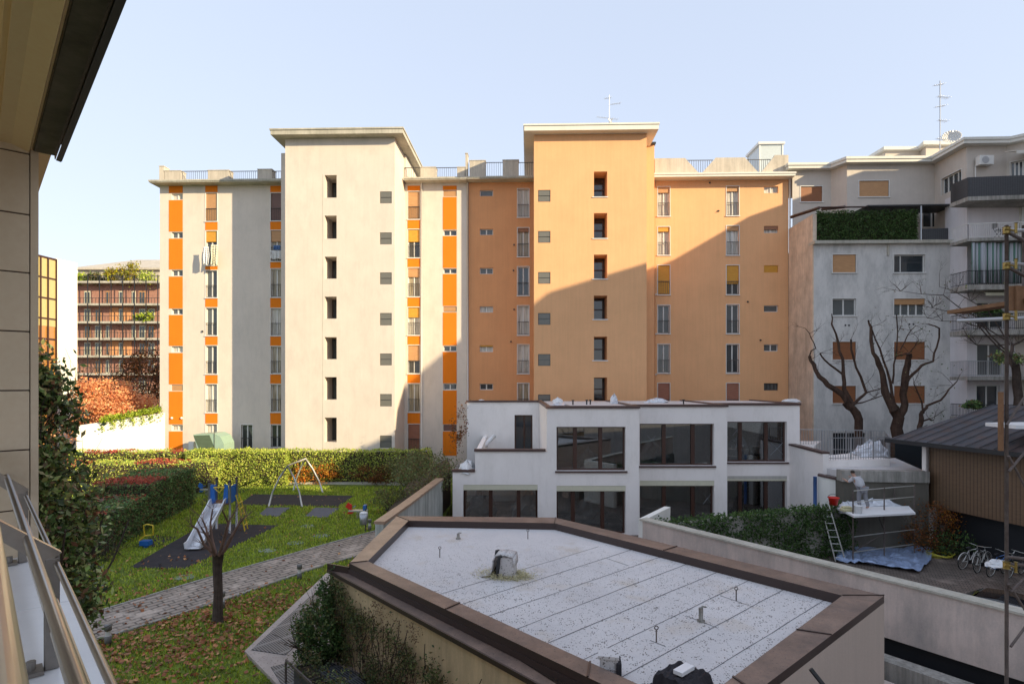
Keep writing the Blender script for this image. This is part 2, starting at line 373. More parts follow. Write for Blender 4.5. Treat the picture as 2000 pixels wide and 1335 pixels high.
def gratemat():
    m, nt, b = newmat('steel_grating'); b.inputs['Roughness'].default_value = .45; b.inputs['Metallic'].default_value = .5
    v = pos(nt, (1, 1, 1), R(45)); sp = N(nt, 'ShaderNodeSeparateXYZ'); nt.links.new(v, sp.inputs[0])
    def line(ax, k, w):
        mm = N(nt, 'ShaderNodeMath', operation='MULTIPLY'); mm.inputs[1].default_value = k; nt.links.new(sp.outputs[ax], mm.inputs[0])
        fr = N(nt, 'ShaderNodeMath', operation='FRACT'); nt.links.new(mm.outputs[0], fr.inputs[0])
        return ramp(nt, fr.outputs[0], [(w, (1,1,1)), (w + .1, (0,0,0))])
    a = line(1, 16, .45); c = mixc(nt, a, (.05, .052, .06), (.19, .20, .225))
    c = mixc(nt, line(0, 1.2, .06), c, (.22, .23, .25)); nt.links.new(c, b.inputs['Base Color']); return m
M['grate'] = gratemat()
def curtain_stripe():
    m, nt, b = newmat('striped_awning_cloth'); b.inputs['Roughness'].default_value = .9
    v = pos(nt); sp = N(nt, 'ShaderNodeSeparateXYZ'); nt.links.new(v, sp.inputs[0])
    mm = N(nt, 'ShaderNodeMath', operation='MULTIPLY'); mm.inputs[1].default_value = 3.6; nt.links.new(sp.outputs[0], mm.inputs[0])
    fr = N(nt, 'ShaderNodeMath', operation='FRACT'); nt.links.new(mm.outputs[0], fr.inputs[0])
    c = ramp(nt, fr.outputs[0], [(.0, (.10, .19, .15)), (.45, (.12, .22, .18)), (.5, (.36, .37, .40)), (.95, (.40, .41, .44))]); nt.links.new(c, b.inputs['Base Color']); return m
M['stripe'] = curtain_stripe()
def watermat():
    m, nt, b = newmat('puddle_water'); b.inputs['Base Color'].default_value = (.03, .018, .012, 1); b.inputs['Roughness'].default_value = .03; b.inputs['IOR'].default_value = 2.3
    return m
M['water'] = watermat()

# ------------------------------------------------------------------ foliage helpers
def leafcloud(name, pts, size, mat, parent=None, label=None, cat=None, group=None, kind=None, flat=0., aspect=.55, nrm=None):
    pts = np.asarray(pts, float); n = len(pts)
    a = rng.normal(size=(n, 3)); 
    if flat: a[:, 2] *= (1 - flat)
    a /= np.linalg.norm(a, axis=1)[:, None]
    b = rng.normal(size=(n, 3)); b -= (b * a).sum(1)[:, None] * a
    if flat: b[:, 2] *= (1 - flat)
    b /= np.linalg.norm(b, axis=1)[:, None]
    s = (size * rng.uniform(.6, 1.3, n))[:, None]
    V = np.empty((n, 4, 3)); V[:, 0] = pts - a * s * .5; V[:, 1] = pts + b * s * .5 * aspect; V[:, 2] = pts + a * s * .5; V[:, 3] = pts - b * s * .5 * aspect
    V = V.reshape(-1, 3)
    loc = Vector((0, 0, 0))
    root = parent
    while root is not None and root.parent is not None: root = root.parent
    if root is not None:
        L = np.array(root.location); th = -root.rotation_euler[2]; V = V - L
        c_, s_ = math.cos(th), math.sin(th); V = np.stack([V[:, 0]*c_ - V[:, 1]*s_, V[:, 0]*s_ + V[:, 1]*c_, V[:, 2]], 1)
    else:
        loc = Vector(((V[:,0].min()+V[:,0].max())/2, (V[:,1].min()+V[:,1].max())/2, V[:,2].min())); V = V - np.array(loc)
    me = bpy.data.meshes.new(name); me.vertices.add(4*n); me.vertices.foreach_set('co', V.ravel())
    me.loops.add(4*n); me.loops.foreach_set('vertex_index', np.arange(4*n)); me.polygons.add(n)
    me.polygons.foreach_set('loop_start', np.arange(n)*4); me.update(calc_edges=True); me.validate()
    me.materials.append(mat); o = bpy.data.objects.new(name, me); COL.objects.link(o); o.location = loc
    if parent is not None: o.parent = parent
    return tag(o, label, cat, group, kind)
def clumps(c, r, n, k=30, cr=.28, shell=.5):
    c = np.array(c); r = np.array(r); cc = []
    while len(cc) < k:
        p = rng.uniform(-1, 1, 3)
        d = np.linalg.norm(p)
        if shell < d < 1: cc.append(p)
    cc = np.array(cc); idx = rng.integers(0, k, n)
    p = cc[idx] + rng.normal(size=(n, 3)) * cr * rng.uniform(.5, 1.1, k)[idx][:, None]
    return c + p * r
def hedge(a, b, w, h, n, mats, label, size=.11, redtop=None, base=0., name='hedge', cat='hedge', group=None, rough=.05):
    """a,b = plan ends of the visible front line; w = depth to the left of a->b ; h = height"""
    a = Vector(a); b = Vector(b); d = b - a; L = d.length; d.normalize(); nn = Vector((-d.y, d.x))
    o = thing(name, label, cat, ((a.x+b.x)/2, (a.y+b.y)/2, base), 0, group)
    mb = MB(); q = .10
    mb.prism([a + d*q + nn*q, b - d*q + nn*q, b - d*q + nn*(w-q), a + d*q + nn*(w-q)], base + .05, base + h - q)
    mb.build('inner_branches', M['soil'], o)  # solid dark core box behind the leaf shell
    areas = np.array([L*h, L*w, w*h, w*h, L*h*.6]); pr = areas / areas.sum(); side = rng.choice(5, n, p=pr)
    u = rng.random(n); v = rng.random(n); j = rng.normal(size=n) * rough + .02; lump = np.sin(u * L * 2.1) * .05 + np.sin(u*L*5.3 + 1)*.03
    x = np.where(side == 2, -j, np.where(side == 3, L + j, u * L)); y = np.where(side == 0, -j, np.where(side == 4, w + j, v * w))
    y = np.where((side == 2) | (side == 3), u * w, y)
    z = np.where(side == 1, h + j + lump, v * h); z = np.clip(z, .05, None)
    pts = np.stack([a.x + d.x * x + nn.x * y, a.y + d.y * x + nn.y * y, base + z], 1)
    if redtop:
        tm = (side == 1) & (np.sin(x * 1.1 + redtop) + .5 * np.sin(x * 4.1 + y * 3) + .4 * rng.normal(size=n) > .1)
        leafcloud('red_new_leaves', pts[tm], size, M['lf_red'], o); pts = pts[~tm]
    leafcloud('leaves', pts, size, mats, o)
    return o
def branchy(mb, p, d, L, r, depth, spread=.6, seg=3, up=.25):
    pts = [Vector(p)]; d = Vector(d).normalized(); rr = [r]
    for i in range(seg):
        d = (d + Vector((random.gauss(0, .18), random.gauss(0, .18), random.gauss(0, .12) + up * .3))).normalized()
        pts.append(pts[-1] + d * L / seg); rr.append(r * (1 - .55 * (i + 1) / seg))
    mb.tube(pts, rr, 5 if r < .03 else 7)
    if depth > 0:
        for k in range(random.choice((2, 3))):
            i = random.randint(1, seg); nd = (d + Vector((random.gauss(0, spread), random.gauss(0, spread), random.gauss(0, spread*.7) + up))).normalized()
            branchy(mb, pts[i], nd, L * random.uniform(.55, .8), rr[i] * .72, depth - 1, spread, seg, up)
# ------------------------------------------------------------------ facade frames
class Frame:
    def __init__(s, ox, oy, th):
        s.O = Vector((ox, oy)); s.th = th; s.t = Vector((math.cos(th), math.sin(th))); s.m = Vector((-math.sin(th), math.cos(th)))
    def __call__(s, px, py, p=0.0):
        k = (px - CX) / F; Y = (s.O.dot(s.m) - p) / (k * s.m.x + s.m.y)
        return ((Vector((k * Y, Y)) - s.O).dot(s.t), H + (HY - py) / F * Y)
    def u(s, px, p=0.0): return s(px, HY, p)[0]
    def rect(s, x0, x1, y0, y1, p=0.0):
        u0, za = s(x0, y0, p); u1, zb = s(x1, y1, p); return (u0, u1, s((x0+x1)/2, y1, p)[1], s((x0+x1)/2, y0, p)[1])
    def world(s, u, d): # d = metres towards the camera
        q = s.O + s.t * u - s.m * d; return (q.x, q.y)
def wallgrid(mb, u0, u1, z0, z1, y, holes, depth=.2, m=0):
    hs = [h for h in holes if h[1] > u0 and h[0] < u1 and h[3] > z0 and h[2] < z1]
    us = sorted({u0, u1} | {max(u0, min(u1, x)) for h in hs for x in h[:2]}); zs = sorted({z0, z1} | {max(z0, min(z1, x)) for h in hs for x in h[2:4]})
    for i in range(len(us) - 1):
        run = None
        for j in range(len(zs) - 1):
            cx, cz = (us[i] + us[i+1]) / 2, (zs[j] + zs[j+1]) / 2
            hole = any(h[0] < cx < h[1] and h[2] < cz < h[3] for h in hs)
            if not hole:
                if run is None: run = zs[j]
            if (hole or j == len(zs) - 2) and run is not None:
                top = zs[j] if hole else zs[j+1]
                mb.face([(us[i], y, run), (us[i+1], y, run), (us[i+1], y, top), (us[i], y, top)], m); run = None
    for h in hs:
        dd = h[4] if len(h) > 4 else depth
        a, b, c, d = h[:4]
        mb.face([(a, y, c), (a, y, d), (a, y+dd, d), (a, y+dd, c)], m); mb.face([(b, y, d), (b, y, c), (b, y+dd, c), (b, y+dd, d)], m)
        mb.face([(a, y, d), (b, y, d), (b, y+dd, d), (a, y+dd, d)], m); mb.face([(b, y, c), (a, y, c), (a, y+dd, c), (b, y+dd, c)], m)
def boxshell(mb, u0, u1, y0, y1, z0, z1, m=0, front=False, ends=True):
    if front: mb.face([(u0,y0,z0),(u1,y0,z0),(u1,y0,z1),(u0,y0,z1)], m)
    if ends:
        mb.face([(u0,y1,z0),(u0,y0,z0),(u0,y0,z1),(u0,y1,z1)], m); mb.face([(u1,y0,z0),(u1,y1,z0),(u1,y1,z1),(u1,y0,z1)], m)
    mb.face([(u1,y1,z0),(u0,y1,z0),(u0,y1,z1),(u1,y1,z1)], m); mb.face([(u0,y0,z1),(u1,y0,z1),(u1,y1,z1),(u0,y1,z1)], m)
def window(root, r, y, style='c', trim=True, rail=False, depth=.2, mull=1, frame='frame_white', blind='blind_brown', bf=1.0, sill=True, name='window'):
    u0, u1, z0, z1 = r; w = .055; mb = MB()
    if trim:
        t = .05; yy = y - .025
        mb.box(u0 - t, u0 - .002, yy, y + .03, z0 - t, z1 + t); mb.box(u1 + .002, u1 + t, yy, y + .03, z0 - t, z1 + t)
        mb.box(u0 - .002, u1 + .002, yy, y + .03, z1 + .002, z1 + t)
        if sill: mb.box(u0 - t - .03, u1 + t + .03, y - .07, y + .03, z0 - t - .02, z0 - .002)
    d0 = y + depth - .05; d1 = y + depth + .02
    mb.box(u0, u0 + w, d0, d1, z0, z1); mb.box(u1 - w, u1, d0, d1, z0, z1); mb.box(u0+w, u1-w, d0, d1, z0, z0 + w); mb.box(u0+w, u1-w, d0, d1, z1 - w, z1)
    for k in range(mull):
        c = u0 + (u1 - u0) * (k + 1) / (mull + 1); mb.box(c - w*.8, c + w*.8, d0 - .01, d1, z0 + w, z1 - w)
    fr = mb.build(name, M[frame], root, world=False)
    pane = {'c': 'curtain', 'l': 'lace', 'd': 'pane', 'g': 'pane_grey'}.get(style, 'pane')
    mb = MB(); mb.face([(u0 + w, d1 - .03, z0 + w), (u1 - w, d1 - .03, z0 + w), (u1 - w, d1 - .03, z1 - w), (u0 + w, d1 - .03, z1 - w)])
    mb.build('pane', M[pane], fr, world=False)
    if style == 'b' or bf < 1.0:
        zb = z1 - (z1 - z0) * bf; mb = MB(); mb.box(u0 + .02, u1 - .02, y + .05, y + .09, zb, z1 - .003); mb.box(u0+.02, u1-.02, y+.045, y+.095, zb-.03, zb+.02)
        mb.build('roller_blind', M[blind], fr, world=False)
    if rail:
        mb = MB(); zt = z0 + (z1 - z0) * .44; mb.box(u0 + .005, u1 - .005, y - .012, y + .025, zt, zt + .04); mb.box(u0+.005, u1-.005, y, y+.02, z0 + .06, z0 + .085)
        n = max(5, int((u1 - u0) / .13))
        for k in range(n + 1):
            c = u0 + .02 + (u1 - u0 - .04) * k / n; mb.box(c - .008, c + .008, y, y + .016, z0 + .085, zt)
        mb.build('balustrade', M['grille'], fr, world=False)
    return fr
def railing(root, a, b, z0, h, name='railing', mat='grille', step=.13, world=True, post=None, t=.02):
    a = Vector(a[:2]); b = Vector(b[:2]); L = (b - a).length; d = (b - a) / L; mb = MB()
    mb.obox(a, b, .05, z0 + h - .04, z0 + h); mb.obox(a, b, .03, z0 + .08, z0 + .11)
    n = max(2, int(L / step))
    for k in range(n + 1):
        c = a + d * (L * k / n); q = t / 2
        if post and k % post == 0: q = .03
        mb.box(c.x - q, c.x + q, c.y - q, c.y + q, z0, z0 + h - .04)
    return mb.build(name, M[mat], root, world=world)

TH = math.atan2(-1.4, 49.0)
FA = Frame(-27.82, 45.7, TH)
# ------------------------------------------------------------------ setting
def structure(name, mb, mat): return tag(mb.build(name, M[mat]), kind='structure')
mb = MB(); mb.prism([(-900, -300), (900, -300), (900, 1500), (-900, 1500)], -1.2, -.74); structure('ground', mb, 'cobble')
# garden slab
gp = [(-75, -12), (-1.5, -12), (-1.5, 9), (-4.0, 14.8), (-3.65, 20.2), (-4.45, 23.6), (-3.6, 30.05), (-3.4, 44), (-75, 47)]
mb = MB(); mb.prism(gp, -.73, 0); structure('garden_ground', mb, 'lawn')
# ------------------------------------------------------------------ cream apartment building
pN = 3.3    # how far both stair towers stand forward
cream = thing('apartment_building', 'cream apartment block with vertical orange panel strips and a wide cream stair tower', 'building', (FA.O.x, FA.O.y, 0), TH)
gz = -.7
orange = thing('apartment_building', 'apricot apartment block with a taller apricot stair tower, right of the cream block', 'building', (FA.O.x, FA.O.y, 0), TH)
rows_slitA = [(378,390),(453,465),(527,539),(603,614),(676,688),(751,763),(829,841)]
rows_B = [(377,432),(451,518),(528,581),(601,655),(675,730),(750,805),(828,873)]
rows_C = [(377,431),(450,510),(525,580),(602,655),(676,729),(750,804),(829,873)]
rows_D = [(374,428),(448,503),(523,579),(600,654),(674,729),(749,804),(828,880)]
rows_E = [(372,384),(449,460),(524,534),(598,609),(675,686),(749,761),(829,841)]
holes = []; wins = []
def addw(fr, x0, x1, y0, y1, p=0, **kw):
    r = fr.rect(x0, x1, y0, y1, p); return r
stA = [dict(style='c'), dict(style='g'), dict(style='g'), dict(style='g'), dict(style='c'), dict(style='b', blind='blind_tan'), dict(style='c')]
stB = [dict(style='b', blind='blind_tan', rail=True), dict(style='d', bf=.3, blind='blind_orange', rail=True), dict(style='g', rail=True), dict(style='g', rail=True), dict(style='g', rail=True), dict(style='c', rail=True), dict(style='c', rail=True)]
stC = [dict(style='b', blind='blind_dark', rail=True), dict(style='l', bf=.35, blind='blind_tan', rail=True), dict(style='l', rail=True), dict(style='c', rail=True), dict(style='l', rail=True), dict(style='l', rail=True), dict(style='d', rail=True)]
stD = [dict(style='b', blind='blind_tan', rail=True), dict(style='d', bf=.42, blind='blind_orange', rail=True), dict(style='l', bf=.3, blind='blind_tan', rail=True), dict(style='c', bf=.35, blind='blind_orange', rail=True), dict(style='d', bf=.55, blind='blind_tan', rail=True), dict(style='l', rail=True), dict(style='b', blind='blind_red', rail=True)]
stE = [dict(style='b', blind='blind_tan'), dict(style='d'), dict(style='d'), dict(style='b', blind='blind_tan', bf=.8), dict(style='d'), dict(style='d'), dict(style='b', blind='blind_dark')]
def column(fr, root, x0, x1, rows, sts, p=0, trim=True, mull=1, tall=False, store=None, depth=.2, **kw):
    for (y0, y1), st in zip(rows, sts):
        r = fr.rect(x0, x1, y0, y1, p); k = dict(trim=trim, mull=mull, depth=depth); k.update(st); k.update(kw)
        window(root, r, -p, **k); store.append((*r, depth))
hc = []
column(FA, cream, 335, 357, rows_slitA, stA, store=hc, trim=False)
column(FA, cream, 402, 424, rows_B, stB, store=hc)
column(FA, cream, 529, 551, rows_C, stC, store=hc)
column(FA, cream, 471, 493, [(829, 876)], [dict(style='d', rail=True)], store=hc)
column(FA, cream, 797, 820, rows_D, stD, store=hc)
column(FA, cream, 866, 892, rows_E, stE, store=hc, trim=False)
uL = 0.0; uE = FA.u(913.5); uR = FA.u(1540)
ztop = FA(620, 360.5)[1]
mb = MB(); wallgrid(mb, 0, uE, gz, ztop, 0, hc); boxshell(mb, 0, uE, 0, 12, gz, ztop)
# low fascia / attic
mb.build('wall', M['cream'], cream, world=False)
# orange / red panels between windows
def panels(fr, root, x0, x1, rows, y0, y1, mat='orange', p=0, t=.018):
    ys = [y0] + [v for r in rows for v in r] + [y1]
    for k in range(0, len(ys), 2):
        if ys[k+1] - ys[k] < 2: continue
        r = fr.rect(x0, x1, ys[k] + .9, ys[k+1] - .9, p); mb = MB(); mb.box(r[0], r[1], -p - t, -p + .01, r[2], min(r[3], ztop)); mb.build('orange_panel', M[mat], root, world=False)
panels(FA, cream, 330, 357, rows_slitA, 362, 884)
panels(FA, cream, 401, 425, rows_B, 362, 886)
panels(FA, cream, 528, 551.5, rows_C, 362, 886)
panels(FA, cream, 796, 820.5, rows_D, 362, 890)
panels(FA, cream, 865, 892, rows_E, 362, 890)
def cornice(root, u0, u1, ybk, p, z0, z1, mat, wall_inset=0):
    mb = MB(); mb.box(u0, u1, -p, ybk, z0, z1 - .12); mb.box(u0 - .04, u1 + .04, -p - .05, ybk, z1 - .12, z1); return mb.build('cornice', M[mat], root, world=False)
zc0 = ztop; zc1 = FA(430, 350, .85)[1]
uT0 = FA.u(549, 1.2)
cornice(cream, -.3, uT0, 12.4, .85, zc0, zc1, 'conc_edge')
uTr = FA.u(788, 1.0)
cornice(cream, uTr, uE - .02, 12.4, .85, zc0 , zc1 , 'conc_edge')
# towers
def tower(root, xl, xr, ytop, mat, cols, roof_px, roofmat, name='tower_wall', bk=1.2, xbl=None, xbr=None, bz=300):
    ul = FA.u(xl, pN); ur = FA.u(xr, pN); zt = FA((xl + xr) / 2, ytop, pN)[1]; hh = []
    for c in cols:
        for (y0, y1), st in zip(c['rows'], c['st']):
            r = FA.rect(c['x0'], c['x1'], y0, y1, pN); k = dict(st)
            window(root, r, -pN, depth=c['d'], **k); hh.append((*r, c['d']))
            if c.get('sill'):
                s = MB(); s.box(r[0] - .12, r[1] + .06, -pN - .05, -pN + .05, r[2] - .07, r[2] - .002); s.build('sill', M['frame_white'] if mat != 'cream' else M['conc_edge'], root, world=False)
    mb = MB(); wallgrid(mb, ul, ur, gz, zt, -pN, hh); 
    mb.face([(ul, 5, gz), (ul, -pN, gz), (ul, -pN, zt), (ul, 5, zt)]); mb.face([(ur, -pN, gz), (ur, 5, gz), (ur, 5, zt), (ur, -pN, zt)])
    mb.face([(ul, 5, gz), (ul, 5, zt), (ur, 5, zt), (ur, 5, gz)])
    mb.build(name, M[mat], root, world=False)
    return ul, ur, zt, hh
c1 = [dict(x0=634, x1=657.5, d=1.7, rows=[(342,386),(421,466),(501,544),(579,622),(658,701),(736,780),(815,863)], st=[dict(style='g', trim=False, frame='frame_brown', mull=1)] * 6 + [dict(style='g', trim=False, frame='grille', mull=4)]),
      dict(x0=742, x1=765, d=.12, rows=[(374,397),(454,477),(532,555),(611,635),(690,713),(769,793),(850,874)], st=[dict(style='g', trim=False, frame='dark', mull=0)] * 7)]
ul, ur, zt1, _ = tower(cream, 557, 771, 270, 'cream', c1, None, None)
mb = MB(); mb.box(FA.u(549, 1.4), FA.u(560, 1.4), -1.4, 6, gz, FA(553, 299, 1.4)[1]); mb.box(FA.u(789, .2), FA.u(793, .2)+.0, -.25, 6, zc1+.01, FA(790, 304, .2)[1]); mb.build('rear_wall', M['cream'], cream, world=False)
# louvres in the small tower windows
def louv(root, rows, x0, x1, mat='slat_grey'):
    for (y0, y1) in rows:
        r = FA.rect(x0, x1, y0, y1, pN); mb = MB(); h = r[3] - r[2]
        mb.box(r[0] + .03, r[1] - .03, -pN + .035, -pN + .06, r[2] + .03, r[2] + h * .48); mb.box(r[0] + .03, r[1] - .03, -pN + .035, -pN + .06, r[2] + h * .53, r[3] - .03)
        mb.build('louvre', M[mat], root, world=False)
louv(cream, c1[1]['rows'], 742, 765)
def towerroof(root, ul, ur, z, th, over, mat, back=6.0, lip=True):
    mb = MB(); mb.box(ul - over, ur + over, -pN - over, back, z, z + th * .75)
    mb.box(ul - over - .06, ur + over + .06, -pN - over - .06, back + .06, z + th * .75, z + th)
    mb.build('flat_roof', M[mat], root, world=False)
towerroof(cream, ul, ur, zt1, .42, .75, 'conc_edge')
mb = MB(); mb.box(FA.u(629.6, pN), FA.u(630.4, pN), -pN - .006, -pN + .01, gz, zt1 - 2.6); mb.build('joint', M['conc_edge'], cream, world=False)
# downpipes
for px, mt, c in ((823.5, 'frame_white', cream), (914, 'greymetal', orange)):
    mb = MB(); u = FA.u(px, .1); mb.tube([(u, -.1, gz), (u, -.1, zc0)], .045 if px < 900 else .06, 8); mb.build('downpipe', M[mt], c, world=False, smooth=True)
# ------- apricot block
ho = []
rows_F = [(371,383),(447,459),(523,535),(598,610),(674,687),(749,761),(826,838)]
rows_G = [(369,424),(445,501),(521,577),(597,654),(673,729),(748,804),(826,880)]
rows_H = [(365,422),(443,498),(518,575),(596,651),(672,728),(748,806),(826,880)]
rows_I = [(364,421),(441,498),(518,575),(595,651),(672,728),(748,806),(826,880)]
rows_J = [(364,377),(441,455),(518,532),(596,609),(672,686),(748,762),(826,838)]
d = dict
column(FA, orange, 937, 963, rows_F, [d(style='g', mull=0), d(style='g'), d(style='g'), d(style='c'), d(style='c', bf=.15, blind='blind_orange'), d(style='d'), d(style='g')], store=ho, trim=False)
column(FA, orange, 1011, 1033, rows_G, [d(style='c', rail=True), d(style='l', bf=.12, rail=True), d(style='d', rail=True), d(style='c', rail=True), d(style='c', rail=True), d(style='l', rail=True), d(style='d', rail=True)], store=ho)
column(FA, orange, 1285, 1308, rows_H, [d(style='c', bf=.18, blind='blind_tan', rail=True), d(style='c', bf=.15, blind='blind_orange', rail=True), d(style='b', blind='blind_orange', rail=True), d(style='g', rail=True), d(style='d', rail=True), d(style='b', blind='blind_red', rail=True), d(style='d')], store=ho)
column(FA, orange, 1419, 1443, rows_I, [d(style='c', bf=.15, blind='blind_tan', rail=True), d(style='c', bf=.15, blind='blind_tan', rail=True), d(style='b', bf=.62, blind='blind_orange', rail=True), d(style='g', rail=True), d(style='d', rail=True), d(style='b', blind='blind_red', rail=True), d(style='d')], store=ho)
column(FA, orange, 1492, 1520, rows_J, [d(style='c'), d(style='c', bf=.45, blind='blind_brown'), d(style='b', blind='blind_orange'), d(style='g', mull=0), d(style='g'), d(style='g', frame='grille', mull=3), d(style='g')], store=ho, trim=False)
zo = FA(1400, 352)[1]
uM = FA.u(1043, 0) + .6
mb = MB(); wallgrid(mb, uE + .01, uM, gz, zo, 0, [h for h in ho if h[1] < uM]); mb.build('wall', M['peach_dark'], orange, world=False)
ho = [h for h in ho if h[0] > uM]
mb = MB(); wallgrid(mb, uM, uR, gz, zo, 0, ho); boxshell(mb, uE + .01, uR, 0, 12, gz, zo); mb.build('wall', M['peach'], orange, world=False)
mb = MB(); mb.box(FA.u(1006.4), FA.u(1007.2), -.008, .01, gz, zo); mb.build('joint', M['peach_dark'], orange, world=False)
c2 = [dict(x0=1160, x1=1186, d=1.45, sill=True, rows=[(335,384),(416,465),(497,544),(577,623),(657,703),(737,783)], st=[d(style='d', trim=False, frame='frame_brown', mull=0)] * 6),
      dict(x0=1051, x1=1075, d=.12, rows=[(371,394),(451,474),(531,554),(611,634),(691,714),(770,793)], st=[d(style='g', trim=False, frame='dark', mull=0)] * 6)]
ul2, ur2, zt2, _ = tower(orange, 1043, 1263, 262, 'peach', c2, None, None)
louv(orange, c2[1]['rows'], 1051, 1075)
for (y0, y1) in c2[0]['rows']:
    r = FA.rect(1160, 1186, y0, y1, pN); mb = MB(); zc = (r[2] + r[3]) / 2; mb.box(r[0] + .05, r[1] - .05, -pN + 1.34, -pN + 1.39, zc - .04, zc + .04); mb.build('transom', M['frame_brown'], orange, world=False)
towerroof(orange, ul2, ur2, zt2, .46, .7, 'cornice_white')
mb = MB(); mb.box(ur2 + .004, FA.u(1278, 1.0), -1.0, 5, gz, FA(1270, 283, 1.0)[1]); mb.build('rear_wall', M['peach'], orange, world=False)
mb = MB(); mb.box(ur2 + .01, FA.u(1281, 1.2), -1.25, 5, FA(1270, 283, 1.0)[1], FA(1270, 281, 1.0)[1] + .05); mb.build('roof_edge', M['dark'], orange, world=False)
cornice(orange, uE + .03, ul2 - .004, 12.4, .85, zo, FA(960, 344, .85)[1], 'conc_edge')
cornice(orange, FA.u(1278, 1.0) + .01, uR + .15, 12.4, .85, zo, FA(1400, 337, .85)[1], 'cornice_white')
# parapet with two V notches
zp0 = FA(1400, 337, .85)[1]; zp1 = FA(1400, 309, .4)[1]; a = .45
def vp(px): return FA.u(px, a)
mb = MB(); zt = zp1 + .02
for poly in ([(1279, 0), (1368, 0), (1338, 1), (1279, 1)], [(1368, 0), (1484, 0), (1455, 1), (1398, 1)], [(1484, 0), (1540, 0), (1540, 1.12), (1513, 1.12), (1511, 1)]):
    pts = [(vp(x), zp0 + (zt - zp0) * k) for x, k in poly]; n = len(pts)
    f = [(u, -a, z) for u, z in pts]; b_ = [(u, -a + .22, z) for u, z in pts]; mb.face(f); mb.face(b_[::-1])
    for i in range(n):
        j = (i + 1) % n; mb.face([f[j], f[i], b_[i], b_[j]])
mb.build('roof_parapet', M['parapet'], orange, world=False)
for x0, x1 in ((1342, 1395), (1459, 1509)):
    mb = MB(); n = 12; z1 = zt - .04
    mb.box(vp(x0), vp(x1), -a + .3, -a + .33, z1 - .05, z1)
    for k in range(n): u = vp(x0 + (x1 - x0) * (k + .5) / n); mb.box(u - .012, u + .012, -a + .3, -a + .32, zp0, z1 - .05)
    mb.build('railing', M['grille'], orange, world=False)
# glass roof booth
mb = MB(); b0, b1 = FA.u(1483, -2.5), FA.u(1530, -2.5); zb = zp0; zq = FA(1500, 282, -2.5)[1]
for u in (b0, b1 - .1):
    for y in (2.5, 5.0): mb.box(u, u + .1, y, y + .1, zb, zq)
mb.box(b0 - .1, b1 + .1, 2.4, 5.2, zq, zq + .18); bt = mb.build('roof_booth', M['frame_white'], orange, world=False)
mb = MB(); mb.box(b0 + .1, b1 - .1, 2.54, 2.56, zb, zq); mb.box(b0 + .04, b0 + .06, 2.6, 5, zb, zq); mb.build('pane', plain('frosted_booth_glass', (.50, .55, .56), .15), bt, world=False)  # opaque pale colour stands in for brightness through the clear panes
# roof terraces of the cream and apricot blocks: blocks and railings
def roofblock(root, x0, x1, y0, y1, p=.35, mat='parapet', slant=0):
    r = FA.rect(x0, x1, y0, y1, p); mb = MB(); zz = min(r[2], zc1) if True else 0
    mb.prism([(r[0], -p), (r[1], -p), (r[1], -p + .7), (r[0], -p + .7)], zc1 - .02 if root is cream else FA(960, 344, .85)[1] - .02, [r[3] - slant, r[3], r[3], r[3] - slant] if slant else r[3])
    mb.box(r[0] - .03, r[1] + .03, -p - .03, -p + .73, r[3], r[3] + .05) if not slant else None
    mb.build('roof_block', M[mat], root, world=False)
roofblock(cream, 311, 320, 325, 349); roofblock(cream, 321, 353, 334, 349); roofblock(cream, 406, 447, 333, 349); roofblock(cream, 503, 531, 331, 347)
roofblock(cream, 821, 851, 327, 346); roofblock(cream, 893, 908, 327, 344); roofblock(cream, 909, 913, 300, 344)
roofblock(orange, 917, 948, 314, 344); roofblock(orange, 982, 1013, 313, 343)
for x0, x1, yt, rt, z0 in ((353, 406, 334, cream, zc1), (447, 503, 334, cream, zc1), (531, 549, 334, cream, zc1), (790, 821, 327, cream, zc1), (851, 893, 327, cream, zc1)):
    r = FA.rect(x0, x1, yt, 350, .3); railing(rt, (r[0], -.3), (r[1], -.3), z0, r[3] - z0, world=False, step=.16)
zoc = FA(960, 344, .85)[1]
for x0, x1 in ((948, 982), (1013, 1043)):
    r = FA.rect(x0, x1, 317, 343, .3); railing(orange, (r[0], -.3), (r[1], -.3), zoc, r[3] - zoc, world=False, step=.16)
# laundry
def cloth(name, label, c, w, h, mat, seed, parent=None, cat='laundry', group=None):
    random.seed(seed); mb = MB(); nx, nz = 10, 8; c = Vector(c)
    g = [[c + Vector((w * (i / nx - .5) * (1 - .12 * math.sin(j * .9 + seed)), .07 * math.sin(i * 1.7 + seed) * (j / nz + .3) , -h * j / nz * (1 + .06 * math.sin(i + seed)))) for i in range(nx + 1)] for j in range(nz + 1)]
    for j in range(nz):
        for i in range(nx): mb.face([g[j][i], g[j+1][i], g[j+1][i+1], g[j][i+1]])
    o = mb.build(name, M[mat], parent, smooth=True); md = o.modifiers.new('s', 'SOLIDIFY'); md.thickness = .03
    return tag(o, label, cat, group)
def fw(px, py, p): u, z = FA(px, py, p); x, y = FA.world(u, p); return Vector((x, y, z))
cloth('laundry', 'white sheet hung out on the left side of the second-floor-from-top balcony', fw(402, 482, .7), .5, 1.35, 'cloth_white', 1)
cloth('laundry', 'pale cream sheet hung beside the white one under the orange blind', fw(418, 478, .6), .5, 1.6, 'blind_box', 3)
cloth('laundry', 'blue garment on the balcony rail beside the cream tower', fw(541, 479, .35), .5, .35, 'cloth_blue', 4)
cloth('laundry', 'white towel hanging under the blue garment', fw(540, 489, .3), .8, .65, 'cloth_white', 5)
